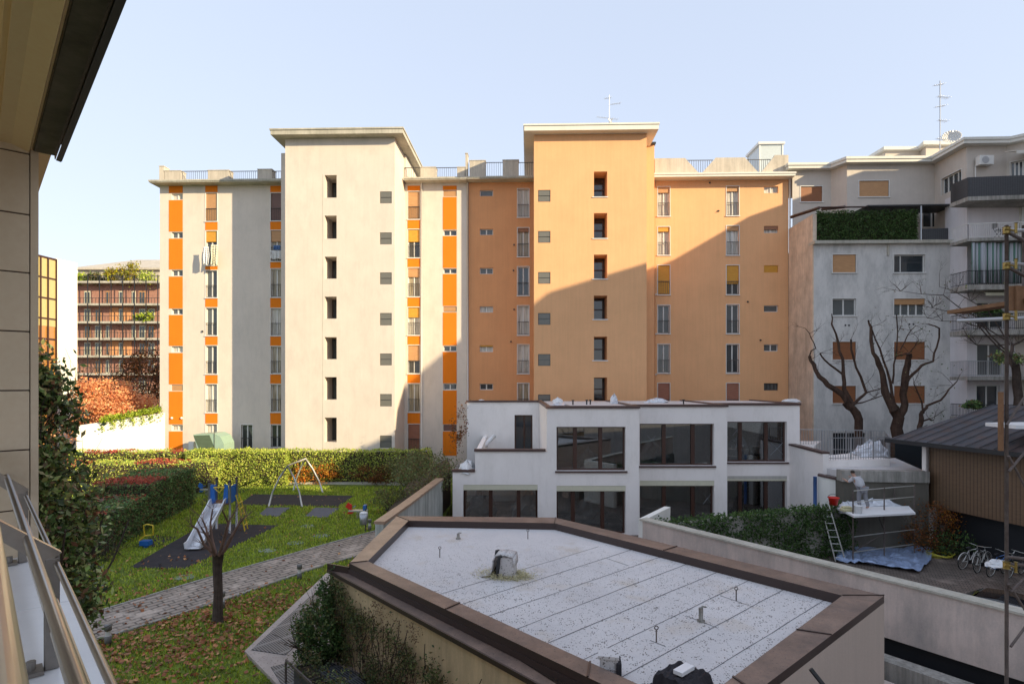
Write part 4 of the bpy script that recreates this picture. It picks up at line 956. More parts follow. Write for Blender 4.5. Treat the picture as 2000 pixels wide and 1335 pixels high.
for (px, py, Y, s, lab, mt) in ((1935, 610, YW - 1.2, .8, 'dark green plants on the balcony under the scalloped awning', 'lf_ivy'), (1905, 792, YW - 1.3, .55, 'round green plant at the left end of the lowest balcony', 'lf_hedge_dark'), (1975, 700, YW - 2.2, .8, 'leafy plant on the balcony right of the scaffold pole', 'lf_bush')):
    c = P(px, py, Y); leafcloud('balcony_plant', clumps(c, (s * 1.1, s * .5, s * .5), 1100, 12, .34, .1), .17, M[mt], label=lab, cat='plant')
# folding chair on the second balcony
c = P(1950, 462, YW - .9); o = thing('folding_chair', 'small dark folding chair on the white-railed balcony', 'chair', c); mb = MB(); mb.tube([c, c + Vector((.4, 0, .5))], .02, 5); mb.tube([c + Vector((.4, 0, 0)), c + Vector((0, 0, .5)), c + Vector((-.12, 0, .95))], .02, 5); mb.tube([c + Vector((0, .35, 0)), c + Vector((.4, .35, .5))], .02, 5); mb.tube([c + Vector((.4, .35, 0)), c + Vector((0, .35, .5)), c + Vector((-.12, .35, .95))], .02, 5); mb.build('frame', M['dark'], o)
mb = MB(); mb.box(c.x, c.x + .42, c.y, c.y + .36, c.z + .46, c.z + .5); mb.box(c.x - .14, c.x - .08, c.y, c.y + .36, c.z + .6, c.z + .95); mb.build('seat', M['dark'], o)
# unseen court block on the right, roof outline shaped to throw the long shadow
nb = thing('neighbour_block', 'plain tall court block beyond the right edge, with stepped roof', 'building', (44, 5, 0)); mb = MB()
prof = [(35.2, 20.55), (32, 20.9), (28.6, 20.0), (25, 20.0), (19.4, 21.1), (17.6, 20.0), (13.6, 17.2), (12.9, 15.6), (9.6, 15.4), (8, 13.7), (2, 13.6), (0, 16.2), (-1.5, 19.8), (-45, 19.8)]
for (ya, za), (yb, zb) in zip(prof, prof[1:]): mb.prism([(38, ya), (50, ya), (50, yb), (38, yb)], ZB, _zz) if False else None
for (ya, za), (yb, zb) in zip(prof, prof[1:]):
    n0 = len(mb.v); za += H; zb += H
    mb.v += [(38, ya, ZB), (50, ya, ZB), (50, yb, ZB), (38, yb, ZB), (38, ya, za), (50, ya, za), (50, yb, zb), (38, yb, zb)]
    for q in ((0,1,2,3),(4,7,6,5),(0,4,5,1),(1,5,6,2),(2,6,7,3),(3,7,4,0)): mb.f.append(tuple(n0 + i for i in q)); mb.m.append(0)
mb.build('wall', M['taupe'], nb)
for k in range(9):
    for j in range(5):
        y0 = 30 - k * 6.5; z0 = 2.5 + j * 3.2; mb = MB(); mb.box(37.93, 38.02, y0, y0 + 1.4, z0, z0 + 1.6); mb.build('window', M['pane'], nb)

# ------------------------------------------------------------------ pollarded trees by the grey block
def Z5(x, y): return (1530 + x / 3.709, 560 + y / 3.709)
def pixtree(label, Y, lines, name='pollarded_tree', mat='bark_brown', base=None, twig=6, seed=3, leaf=None, group=None, cat='tree', S=.88):
    random.seed(seed); q = P(*Z5(*lines[0][0][0]), Y); o = thing(name, label, cat, (q.x, q.y, ZB), 0, group); mt = MB(); mc = MB()
    for k, (pl, r0, r1) in enumerate(lines):
        dy = 0 if k == 0 else (1 if k % 2 else -1) * random.uniform(.4, 1.0); pts = []; n = len(pl)
        for i, p in enumerate(pl):
            w = P(*Z5(*p), Y); f = (Y + dy * i / n) / Y; w = Vector((w.x * f, Y * f, H + (w.z - H) * f)); pts.append(w)
        if k == 0: pts = [Vector((pts[0].x, pts[0].y, ZB))] + pts
        m_ = len(pts); rr = [S * (r0 + (r1 - r0) * i / (m_ - 1)) for i in range(m_)]
        # roughen with midpoints
        P2 = [pts[0]]; R2 = [rr[0]]
        for i in range(1, m_):
            mid = (pts[i-1] + pts[i]) / 2 + Vector((random.gauss(0, .05), random.gauss(0, .05), random.gauss(0, .04))); P2 += [mid, pts[i]]; R2 += [(rr[i-1] + rr[i]) / 2 * random.uniform(.92, 1.12), rr[i] * random.uniform(.95, 1.15)]
        (mt if k == 0 else mc).tube(P2, R2, 9)
        if k:
            for j in range(twig):
                i = random.randint(len(P2) // 2, len(P2) - 1); branchy(mc, P2[i], (random.gauss(0, .7), random.gauss(0, .5), random.gauss(.6, .5)), random.uniform(.4, 1.1), .014, 2, .7, 3, .1)
    mt.build('trunk', M[mat], o, smooth=True); mc.build('branches', M[mat], o, smooth=True)
    if leaf:
        tips = np.array([[v[0], v[1], v[2]] for v in mc.v[::7]]); i = rng.integers(0, len(tips), leaf); leafcloud('leaves', tips[i] + rng.normal(size=(leaf, 3)) * .25, .12, M['lf_vine'], o)
    return o
pixtree('left pollarded tree with forked brown limbs in front of the grey block', 35, [
 ([(545,1100),(545,960),(500,880),(450,835)], .30, .24), ([(470,870),(430,780),(320,710),(260,650),(220,560),(190,500)], .2, .10), ([(190,500),(235,445),(200,370),(160,300)], .05, .02),
 ([(500,850),(440,740),(435,640),(430,520),(400,410),(350,270),(350,195)], .16, .03), ([(440,640),(360,580),(300,530),(265,480)], .08, .05), ([(500,860),(560,800),(600,765),(560,650),(510,520),(490,380)], .10, .06), ([(600,765),(700,740)], .05, .03), ([(520,845),(620,820),(720,785)], .05, .03)], seed=3, twig=3)
pixtree('middle pollarded tree, the thickest, with a tall split crown in front of the grey block', 34.5, [
 ([(835,1100),(835,950),(800,890)], .36, .3), ([(800,900),(735,760),(720,640),(690,560),(650,480),(635,290),(615,240)], .26, .05), ([(840,940),(880,850),(880,700),(890,600),(905,520),(910,485)], .24, .16),
 ([(890,700),(940,630),(1000,570),(1085,540),(1110,440),(1130,300),(1050,270)], .10, .04), ([(830,880),(790,790),(750,600),(700,450),(640,300)], .10, .04), ([(790,700),(800,560),(820,450),(820,200)], .07, .03), ([(820,500),(910,480),(980,380)], .05, .02), ([(850,450),(900,350),(960,280)], .04, .02)], seed=5, twig=4, leaf=160)
pixtree('small right pollarded tree with an upswept limb just behind the dark roof', 34.0, [
 ([(985,1015),(1000,950),(1010,900)], .16, .13), ([(1010,900),(1040,860),(1140,820),(1200,740),(1260,680)], .10, .03), ([(1010,890),(980,780),(945,700)], .06, .03), ([(1005,975),(1060,955),(1090,965)], .07, .03)], seed=8, twig=4, leaf=90)
pixtree('leafless tree behind the scaffold pole at the right edge with long arching twigs', 31, [
 ([(1700,900),(1690,700),(1680,560)], .25, .2), ([(1680,600),(1640,500),(1660,420),(1740,380)], .12, .06), ([(1680,560),(1560,440),(1420,290),(1300,250),(1040,225)], .05, .012), ([(1660,500),(1500,350),(1380,250),(1200,180),(960,130)], .05, .012), ([(1600,380),(1400,220),(1160,60),(850,30)], .04, .01), ([(1640,420),(1480,170),(1250,40),(1130,0)], .04, .01), ([(1600,420),(1400,420),(1300,300)], .03, .01)], name='bare_tree', mat='bark', seed=9, twig=9, leaf=60)
# ------------------------------------------------------------------ terrace with white railing behind the courtyard
tr = thing('roof_terrace', 'low flat-roofed annexe with pale roof sheets and concrete beam behind the scaffold platform', 'building', (17, 29, ZB))
z1 = Zr(925, 28.0)
mb = MB(); mb.prism([(X(1647, 28), 28), (X(1814, 27.6), 27.6), (X(1830, 30), 33.5), (X(1562, 33), 33.5), (X(1600, 30), 30)], ZB, z1 - .28); mb.build('wall', M['annexe'], tr)
mb = MB(); mb.prism([(X(1645, 27.9), 27.9), (X(1816, 27.5), 27.5), (X(1816, 27.5), 28.0), (X(1645, 27.9), 28.4)], z1 - .35, z1 + .18); mb.build('beam', M['concrete'], tr)
mb = MB(); mb.prism([(X(1650, 28.4), 28.42), (X(1816, 28), 28.03), (X(1835, 30), 33.45), (X(1566, 33), 33.45), (X(1602, 30), 30.2)], z1 - .278, z1 + .05); mb.build('roof_sheet', M['membrane'], tr)
mb = MB(); q = P(1640, 914, 29.6); mb.prism([(X(1618, 29.7), 29.7), (X(1738, 30.2), 30.2), (X(1738, 30.2), 33), (X(1618, 31), 31.6)], z1 + .052, z1 + .42); mb.build('plinth', M['white'], tr)
zr0 = z1 + .42
railing(None, (X(1617, 29.9), 29.9), (X(1735, 30.4), 30.4), zr0, 1.15, mat='greymetal', step=.14, post=9); tag(bpy.context.scene.objects[-1] if False else COL.objects[-1], 'front grey bar railing of the annexe terrace', 'railing')
railing(None, (X(1562, 34), 34.2), (X(1728, 33.2), 33.2), zr0, 1.25, mat='greymetal', step=.14, post=9); tag(COL.objects[-1], 'rear grey bar railing beneath the pollarded trees', 'railing')
railing(None, (X(1735, 30.4) + .06, 30.4), (X(1728, 33.2) + .06, 33.2), zr0, 1.15, mat='greymetal', step=.14, post=9); tag(COL.objects[-1], 'short side railing joining the front and rear railings', 'railing')
heap('sheet_bundle', 'crumpled clear plastic heap behind the terrace railing', 'bundle', (X(1700, 31.5), 31.5, zr0), .9, .6, .75, 'plastic', 41)
mb = MB(); mb.prism([(X(1562, 33.3), 33.3), (X(1590, 33.3), 33.3), (X(1640, 34), 36), (X(1562, 34), 36)], zr0 - .2, zr0 + .35); tag(mb.build('roof_panel', M['white']), 'white raised roof slab between the two terrace railings', 'roof')
# dark glazed gap between annexe and timber building
mb = MB(); mb.box(X(1748, 33.9), X(1815, 33.9), 33.9, 35.5, ZB, Zr(862, 34)); tag(mb.build('glazed_shed', M['pane']), 'dark glazed shed front between the annexe and the timber building', 'shed')
# ------------------------------------------------------------------ timber building with metal hip roof
zE = H - 2.9; e = Vector((.27, -.963)); ii = Vector((.963, .27)); C1 = Vector((19.05, 29.3)); zRd = H - 1.2
tbd = thing('timber_building', 'brown timber-clad building with a dark standing-seam metal roof, right of the annexe', 'building', (24, 24, ZB))
R1 = C1 + ii * 6 + e * .8; R2 = R1 + e * 18; E2 = C1 + e * 20; B1 = C1 + ii * 12; B2 = E2 + ii * 12
mb = MB()
def v3(p, z): return (p.x, p.y, z)
mb.face([v3(C1, zE), v3(E2, zE), v3(R2, zRd), v3(R1, zRd)]); mb.face([v3(B1, zE), v3(C1, zE), v3(R1, zRd)]); mb.face([v3(B2, zE), v3(B1, zE), v3(R1, zRd), v3(R2, zRd)])
ro = mb.build('roof', M['dark'] if False else stucco('slate_metal_roof', (.085, .09, .105), .25, .1, rough=.5, dirt=(.14, .07, .04), dirtamt=.35, scale=1.2), tbd); md = ro.modifiers.new('s', 'SOLIDIFY'); md.thickness = .08
mb = MB(); nS = 34
for k in range(nS):
    a = C1 + e * (20 * (k + .5) / nS); f = min(1, max(0, ((20 * (k + .5) / nS) / .8))); t = 1 if (20 * (k + .5) / nS) > .8 else f
    b = a + ii * 6; mb.tube([v3(a, zE + .05), v3(a + (b - a) * t, zE + (zRd - zE) * t + .05)], .022, 4)
mb.build('seam', M['mesh_dark'], tbd)
mb = MB(); mb.obox(C1 - ii * .1, E2 - ii * .1, .2, zE - .16, zE + .03); mb.obox(C1 - e * .1, B1 - e * .1, .2, zE - .16, zE + .03); mb.build('gutter', M['dark'], tbd)
Wc = C1 + ii * .7 + e * 1.6
mb = MB(); W2 = Wc + e * 14; mb.obox(Wc, W2, .2, H - 6.0, zE - .05, side=1); mb.obox(Wc, Wc + ii * 9, .2, H - 6.0, zE - .05, side=-1); mb.build('timber_wall', M['cladding'], tbd)
mb = MB(); q = Wc - e * .12; mb.obox(q - e * .15, q - e * .15 + ii * .45, .2, ZB, zE - .05); mb.build('white_pier', M['white'], tbd)
mb = MB(); mb.obox(Wc + ii * .6, W2 + ii * .6, .2, ZB, H - 5.95); mb.build('recessed_wall', M['dark'], tbd)
wq = Wc + e * 4.6; mb = MB(); mb.obox(wq - ii * .03, wq + e * 3 - ii * .03, .04, H - 5.4, H - 3.7); mb.build('window', M['pane_grey'], tbd)
# parasol edge at the far right
mb = MB(); q = P(2010, 835, 24); mb.prism([(q.x - 1.0, 23.5), (q.x + 2, 22.5), (q.x + 2, 25.5), (q.x - 1.0, 25)], q.z, q.z + .15); mb.tube([(q.x + .8, 24, ZB), (q.x + .8, 24, q.z)], .05, 6); tag(mb.build('parasol', M['cloth_white']), 'white canvas edge over the dark roof at the right border', 'parasol')

# ------------------------------------------------------------------ courtyard things
A = Vector(G(1255, 1013, H - 5.2)); B = Vector(G(2000, 1196, H - 5.2)); dW = (B - A).normalized(); nW = Vector((-dW.y, dW.x))
ow = thing('boundary_wall', 'long pinkish rendered wall with pale coping crossing the lower right', 'wall', (A.x, A.y, ZB - .3))
E_ = A + dW * 17
mb = MB(); mb.obox(A, E_, .28, H - 6.75, H - 5.26, side=1); mb.build('wall', M['pinkwall'], ow)
mb = MB(); mb.obox(A - dW * .1 - nW * .06, E_ - nW * .06, .42, H - 5.259, H - 5.2, side=1); mb.build('coping', M['conc_edge'], ow)
mb = MB(); ret = A + nW * 2.6 - dW * .9; mb.obox(A - dW * .05, ret, .25, ZB, H - 5.22); mb.build('return_wall', M['whitewall'], ow)
mb = MB(); mb.obox(A + nW * .3, E_ + nW * .3, .3, ZB - .3, H - 6.76); mb.build('recess', M['dark'], ow)  # dark sheet stands for the shade in the gap under the wall
for k, (off, zt_, w, mt, lab) in enumerate(((-.75, H - 6.95, .45, 'concrete', 'grey concrete ramp edge just below the long wall'), (-1.6, H - 7.25, .5, 'pinkwall', 'lower beige ramp edge at the bottom right corner'))):
    p, q = A + nW * off, E_ + nW * off; mb = MB(); mb.obox(p, q, w, ZB - .3, zt_); tag(mb.build('ramp_kerb', M[mt]), lab, 'kerb')
# ivy wall
I0 = A + nW * .5 + dW * .2; I1 = Vector((X(1660, 27.3), 27.3)); 
o = thing('ivy_wall', 'dark ivy-covered garden wall behind the boundary wall, left of the ladder', 'hedge', (I0.x, I0.y, ZB)); mb = MB(); d_I = (I1 - I0).normalized(); n_I = Vector((-d_I.y, d_I.x)) * .15; qi = [I0 - n_I, I1 - n_I, I1 + n_I, I0 + n_I]; mb.prism(qi, ZB, [H - 5.45, H - 5.85, H - 5.85, H - 5.45]); mb.build('wall', M['concrete'], o)
n = 15000; t = rng.random(n); L = (I1 - I0).length; dI = (I1 - I0) / L; nI = Vector((-dI.y, dI.x)); off = -.18 - np.abs(rng.normal(size=n)) * .12; zz = rng.random(n) ** .9 * (H - 5.4 - ZB) + ZB
keep = rng.random(n) < (.35 + .65 * (np.sin(t * 23) * np.sin(zz * 2.3 + 1) > -.5)); top = rng.random(n) < .2; zz = ZB + (zz - ZB) * (1 - .13 * t); zz = np.where(top, H - 5.4 - .4 * t + rng.normal(size=n) * .08, zz); off = np.where(top, rng.uniform(-.3, .3, n), off)
pt = np.stack([I0.x + dI.x * L * t + nI.x * off, I0.y + dI.y * L * t + nI.y * off, zz], 1)[keep]
leafcloud('ivy', pt, .12, M['lf_ivy'], o)
# second low ivy wall behind platform
I2 = Vector((X(1655, 27.5), 27.5)); I3 = Vector((X(1800, 27.5), 27.5)); mb = MB(); mb.obox(I2, I3, .2, ZB, H - 6.1); tag(mb.build('low_wall', M['annexe']), 'dark low wall behind the scaffold platform', 'wall')
def shrub(name, label, c, r, n, mat, size=.1, k=26, group=None, stems=6, cr=.25, cat='shrub', parentstem=True):
    c = Vector(c); o = thing(name, label, cat, (c.x, c.y, c.z), 0, group); mb = MB(); r = Vector(r)
    for _ in range(stems):
        branchy(mb, (c.x + random.gauss(0, .06), c.y + random.gauss(0, .06), c.z), (random.gauss(0, .4), random.gauss(0, .4), 1), r.z * 1.2, .025, 1, .5)
    mb.build('stems', M['bark'], o); leafcloud('leaves', clumps(c + Vector((0, 0, r.z * 1.05)), r, n, k, cr, .35), size, M[mat], o); return o
random.seed(11)
def gshrub(px, py, r, n, mat, label, z=ZB, **kw):
    x, y = G(px, py, z); return shrub('shrub', label, (x, y, z), r, n, mat, **kw)
gshrub(1815, 1080, (1.3, .7, 1.1), 2600, 'lf_rust', 'rusty brown shrub just right of the scaffold platform')
gshrub(1895, 1072, (1.5, .8, 1.3), 3200, 'lf_orange', 'bright orange-yellow shrub below the timber wall')
gshrub(1965, 1080, (1.3, .7, 1.15), 2400, 'lf_rust', 'brown shrub between the orange shrub and the scaffold pole')
gshrub(1735, 1064, (1.2, .5, .8), 1200, 'lf_ivy', 'dark green shrub in the shade under the platform')
gshrub(1865, 1088, (.9, .5, .6), 900, 'lf_ivy', 'low dark green shrub beside the yellow hose')
gshrub(1995, 1090, (.9, .6, .9), 900, 'lf_orange', 'orange shrub at the right border behind the bicycles')
# blue tarp
rg = np.random.default_rng(5); poly = [(1632, 1098), (1638, 1074), (1700, 1068), (1760, 1066), (1790, 1072), (1822, 1074), (1818, 1100), (1795, 1122), (1740, 1112), (1680, 1104)]
pw = [Vector(G(x, y, ZB)) for x, y in poly]; cx_, cy_ = sum(p.x for p in pw)/len(pw), sum(p.y for p in pw)/len(pw)
mb = MB(); NR, NA = 16, 64; g = []
for j in range(NR + 1):
    row = []
    for k in range(NA):
        a_ = k / NA * len(pw); i0 = int(a_) % len(pw); f = a_ - int(a_); q = pw[i0].lerp(pw[(i0+1) % len(pw)], f); t = j / NR
        x = cx_ + (q.x - cx_) * t; y = cy_ + (q.y - cy_) * t; row.append((x, y, ZB + .02 + abs(.07 * math.sin(x*3.1+y*1.7) + .06 * math.sin(x*7+2) * math.cos(y*5)) + rg.random() * .06 + (.10 * rg.random() if j > 12 else 0)))
    g.append(row)
for j in range(NR):
    for k in range(NA): k2 = (k+1) % NA; mb.face([g[j][k], g[j+1][k], g[j+1][k2], g[j][k2]])
mtarp = plain('blue_polythene', (.34, .43, .62), .3, var=.3, scale=3, coat=.5)
tag(mb.build('tarpaulin', mtarp, smooth=True), 'crumpled pale blue plastic sheet spread under the scaffold platform', 'tarpaulin')
# ladder
def ladder(a0, a1, w, n, label, mat='alu'):
    a0 = Vector(a0); a1 = Vector(a1); o = thing('ladder', label, 'ladder', a0); sd = Vector(w)
    for s in (0, 1): mb = MB(); mb.tube([a0 + sd * s, a1 + sd * s * .8], .03, 6); mb.build('rail', M[mat], o)
    for k in range(n): mb = MB(); t = (k + .6) / n; mb.tube([a0.lerp(a1, t), a0.lerp(a1, t) + sd * (1 - .2 * t)], .018, 5); mb.build('rung', M[mat], o)
x, y = G(1632, 1096, ZB); ladder((x, y, ZB), P(1601, 977, y + .75), (.42, -.05, 0), 9, 'aluminium ladder leaning on the ivy wall left of the platform')
# scaffold platform
sp_ = thing('scaffold_platform', 'low tube scaffold with a pale work deck standing on the blue sheet', 'scaffold', (16.5, 25, ZB))
legs = [(1666, 1098), (1727, 1090), (1786, 1082), (1634, 1060), (1746, 1070)]
lx = [G(a, b, ZB) for a, b in ((1666, 1100), (1727, 1091), (1786, 1083), (1640, 1070), (1702, 1063), (1747, 1071))]
zd = Zr(1000, 25.6); zg = Zr(955, 25.4)
for i, (x, y) in enumerate(lx):
    mb = MB(); mb.tube([(x, y, ZB), (x, y, zg if i < 3 else zd + .9 if i == 5 else zd)], .03, 7); mb.tube([(x, y, ZB), (x, y, ZB + .03)], .09, 8); mb.build('leg', M['rust'], sp_)
for (i, j) in ((0, 1), (1, 2)):
    for z in (zg - .05, zd + .5, zd - 1.0, ZB + .5): mb = MB(); mb.tube([(*lx[i], z), (*lx[j], z)], .02, 6); mb.build('rail', M['alu'], sp_)
for (a, b, za, zb2) in ((0, 3, zd - .9, zd), (1, 4, zd - .9, zd), (2, 5, zd - 1.3, zd), (0, 1, ZB + .5, zd - 1.0), (3, 4, zd - .3, zd - .3)): mb = MB(); mb.tube([(*lx[a], za), (*lx[b], zb2)], .018, 6); mb.build('brace', M['rust'], sp_)
mb = MB(); dp = [Vector(G(1632, 1003, zd)), Vector(G(1668, 1013, zd)), Vector(G(1786, 1001, zd)), Vector(G(1770, 995, zd)), Vector(G(1640, 999, zd))]
dpp = [Vector(P(1633, 1003, 26.5).xy), Vector(P(1668, 1013, 24.8).xy), Vector(P(1788, 1001, 25.4).xy), Vector(P(1775, 996, 26.8).xy)]
mb.prism(dpp, zd - .05, zd + .03); mb.build('deck', M['cloth_white'], sp_)
heap('sheet_bundle', 'clear plastic draped on the low wall behind the platform', 'bundle', (X(1705, 27), 27, H - 6.0), 1.5, .35, .5, 'plastic', 51)
heap('sheet_bundle', 'small crumpled plastic piece on the wall right of the red bucket', 'bundle', (X(1655, 26.6), 26.6, H - 6.0), .5, .3, .45, 'plastic', 52)
def lathe(mb, c, prof, n=20):
    c = Vector(c); base = len(mb.v)
    for r, z in prof:
        for k in range(n): t = 2*math.pi*k/n; mb.v.append((c.x + r*math.cos(t), c.y + r*math.sin(t), c.z + z))
    for i in range(len(prof)-1):
        for k in range(n): k2 = (k+1) % n; mb.f.append((base+i*n+k, base+i*n+k2, base+(i+1)*n+k2, base+(i+1)*n+k)); mb.m.append(0)
c = P(1628, 985, 26.5); o = thing('bucket', 'red builder bucket hanging at the top of the ivy wall', 'bucket', c); mb = MB(); lathe(mb, c, [(.001, 0), (.16, 0), (.22, .3), (.25, .31), (.25, .34), (.2, .33), (.14, .03), (.001, .03)]); mb.build('tub', M['red'], o, smooth=True)
mb = MB(); mb.tube([c + Vector((.24 * math.cos(t), .05, .32 + .16 * math.sin(t))) for t in [math.pi * k / 8 for k in range(9)]], .01, 5); mb.build('handle', M['dark'], o)
c = P(1676, 1004, 25.3); c.z = zd + .03; mb = MB(); lathe(mb, c, [(.001, 0), (.15, 0), (.17, .32), (.18, .33), (.15, .34), (.001, .34)]); tag(mb.build('paint_tub', M['cloth_white'], smooth=True), 'white paint tub on the scaffold deck', 'bucket')
c = P(1658, 1003, 25.7); c.z = zd + .03; mb = MB(); mb.box(c.x - .35, c.x + .3, c.y - .15, c.y + .15, c.z, c.z + .14); mb.box(c.x - .3, c.x + .1, c.y - .1, c.y + .12, c.z + .14, c.z + .22); tag(mb.build('sack', M['wool'], bevel=.05), 'beige cement sack on the left end of the scaffold deck', 'sack')
mb = MB(); rg = random.Random(4)
for k in range(5):
    x, y = G(1833, 1086, ZB); rad = .48 + .08 * k / 5; mb.tube([(x + rad * math.cos(t) + rg.gauss(0, .01) + .06 * math.sin(k * 2), y + rad * math.sin(t) * .95 + .05 * math.cos(k), ZB + .04 + .035 * k + .03 * math.sin(t * 3 + k)) for t in [2 * math.pi * i / 30 for i in range(31)]], .018, 6)
tag(mb.build('garden_hose', M['orange_pipe'], smooth=True), 'coiled yellow hose on the cobbles right of the blue sheet', 'hose')
mb = MB(); x, y = G(1841, 1075, ZB); mb.tube([(x, y, ZB), (x, y, ZB + 1.1)], .09, 10); mb.tube([(x, y, ZB + 1.1), (x, y, ZB + 1.2)], .12, 10); tag(mb.build('bollard', M['rust']), 'rusty brown post behind the yellow hose', 'bollard')
# bicycles
def bicycle(label, loc, rot, lean, mat):
    o = thing('bicycle', label, 'bicycle', loc, rot, 'bicycles parked in the courtyard'); o.rotation_euler = (lean, 0, rot)
    def bl(mb, name, m, par=o, smooth=True): return mb.build(name, M[m] if isinstance(m, str) else m, par, world=False, smooth=smooth)
    R_ = .34
    for x in (-.52, .52):
        mb = MB(); n = 28; ring = [(x + R_ * math.cos(t), 0, R_ + R_ * math.sin(t)) for t in [2*math.pi*k/n for k in range(n+1)]]; mb.tube(ring, .02, 6, caps=False); w = bl(mb, 'wheel', 'rubber_tyre')
        mb = MB(); ring = [(x + (R_-.03) * math.cos(t), 0, R_ + (R_-.03) * math.sin(t)) for t in [2*math.pi*k/n for k in range(n+1)]]; mb.tube(ring, .012, 5, caps=False)
        for k in range(12): t = 2*math.pi*k/12; mb.tube([(x, 0, R_), (x + (R_-.03)*math.cos(t), 0, R_ + (R_-.03)*math.sin(t))], .003, 3)
        mb.tube([(x, -.04, R_), (x, .04, R_)], .025, 8); bl(mb, 'rim', 'alu', w)
        mb = MB(); mb.tube([(x + (R_+.04)*math.cos(t), 0, R_ + (R_+.04)*math.sin(t)) for t in [math.pi*(.1+.8*k/10) for k in range(11)]], .018, 5); bl(mb, 'mudguard', mat)
    bb = (-.08, 0, .28); st = (-.20, 0, .78); hd = (.36, 0, .80); mb = MB()
    for p, q in ((bb, st), (bb, (.18, 0, .66)), (st, hd), ((-.52, 0, R_), bb), ((-.52, 0, R_), st)): mb.tube([p, q], .017, 6)
    bl(mb, 'frame', mat); mb = MB(); mb.tube([(.52, 0, R_), (.39, 0, .68), (.34, 0, .92)], .016, 6); bl(mb, 'fork', mat)
    mb = MB(); mb.tube([(.24, -.28, .98), (.33, -.2, .95), (.34, 0, .93), (.33, .2, .95), (.24, .28, .98)], .013, 6); bl(mb, 'handlebar', 'alu')
    mb = MB(); mb.tube([st, (-.22, 0, .88)], .013, 6); mb.sph((-.24, 0, .92), .15, .08, .04, 10); bl(mb, 'saddle', 'dark')
    mb = MB(); mb.tube([(bb[0], -.05, bb[2]), (bb[0], .05, bb[2])], .09, 12); mb.tube([(bb[0], -.08, bb[2]), (bb[0]+.16, -.08, bb[2]-.05)], .01, 5); mb.tube([(bb[0], .08, bb[2]), (bb[0]-.16, .08, bb[2]+.05)], .01, 5); bl(mb, 'crank', 'dark')
    return o
for (px, py, r_, ln, mt, lab) in ((1895, 1116, 22, .08, 'frame_white', 'leftmost bicycle in the row, slim with pale fenders'), (1921, 1122, 30, -.1, 'alu', 'light silver bicycle, second from the left'), (1948, 1130, 25, .1, 'bluepipe', 'blue-grey bicycle just left of the scaffold pole'), (1983, 1132, 28, .06, 'dark', 'dark bicycle just right of the scaffold pole'), (2003, 1112, 18, 0, 'frame_white', 'bicycle cut by the right border')):
    x, y = G(px, py - 8, ZB); bicycle(lab, (x, y, ZB), R(r_), ln, mt)
random.seed(2); heap('bicycle_cover', 'white plastic bag-covered bicycle basket behind the blue-grey bicycle', 'basket', (*G(1950, 1105, ZB + .8), ZB + .8), .4, .3, .25, 'cloth_white', 55)
# car behind the wall
def car(label, loc, rot):
    o = thing('parked_car', label, 'car', loc, rot); prof = [(-2.1,.35),(-2.15,.7),(-2.0,.95),(-1.55,1.02),(-.95,1.40),(0,1.47),(.55,1.40),(1.15,1.0),(1.85,.85),(2.1,.65),(2.1,.35)]
    mb = MB(); k = len(prof); rows_ = []
    for y, s, zz in ((-.85, 1, 0), (-.62, 1, 1), (0, 1, 1.03), (.62, 1, 1), (.85, 1, 0)):
        rows_.append([(x, y, (z if (z < .96) else (z if zz else .95)) * (1.0 if zz != 1.03 or z < 1 else 1.02)) for x, z in prof])
    for a, b in zip(rows_, rows_[1:]):
        for i in range(k-1): mb.face([a[i], a[i+1], b[i+1], b[i]])
        mb.face([a[-1], a[0], b[0], b[-1]])
    mb.face(rows_[0][::-1]); mb.face(rows_[-1]); body = mb.build('body', M['car'], o, world=False, smooth=False)
    mb = MB(); mb.face([(.60, -.6, 1.405), (1.12, -.66, 1.045), (1.12, .66, 1.045), (.60, .6, 1.405)]); mb.face([(-1.0, .6, 1.405), (-1.5, .66, 1.06), (-1.5, -.66, 1.06), (-1.0, -.6, 1.405)])
    g_ = mb.build('windscreen', M['pane'], o, world=False)
    for x in (-1.3, 1.3):
        for y in (-.8, .8):
            mb = MB(); mb.tube([(x, y - .1, .33), (x, y + .1, .33)], .33, 20); w = mb.build('wheel', M['rubber_tyre'], o, world=False); mb = MB(); s_ = 1 if y > 0 else -1; mb.tube([(x, y + s_*.09, .33), (x, y + s_*.115, .33)], .2, 14); mb.build('rim', M['alu'], w, world=False)
    for y in (-.6, .6): mb = MB(); mb.sph((2.06, y, .68), .08, .18, .08); mb.build('headlight', M['frame_white'], o, world=False)
x, y = 14.95, 17.6; car('black car whose roof shows just behind the boundary wall coping', (x, y, ZB), math.atan2(dW.y, dW.x) + math.pi)
# ------------------------------------------------------------------ worker on the platform
def skinned(name, verts, edges, mat, parent=None, sub=2, world=True):
    me = bpy.data.meshes.new(name); off = Vector((0, 0, 0))
    if parent is not None: off = Vector(parent.location)
    me.from_pydata([tuple(Vector(v[:3]) - off) for v in verts], edges, []); o = bpy.data.objects.new(name, me); COL.objects.link(o)
    if parent is not None: o.parent = parent
    md = o.modifiers.new('skin', 'SKIN'); me.skin_vertices[0].data
    for i, v in enumerate(verts): r = v[3]; me.skin_vertices[0].data[i].radius = (r, r) if not isinstance(r, tuple) else r
    me.skin_vertices[0].data[0].use_root = True
    s2 = o.modifiers.new('sub', 'SUBSURF'); s2.levels = sub; s2.render_levels = sub; md.use_smooth_shade = True
    me.materials.append(mat); return o
wx = P(1684, 1000, 26.3); x0, y0, z0 = wx.x, wx.y, zd + .03
o = thing('person', 'worker in pale shirt and grey trousers bending forward on the scaffold deck', 'person', (x0, y0, z0))
def V(x, y, z, r): return (x0 + x, y0 + y, z0 + z, r)
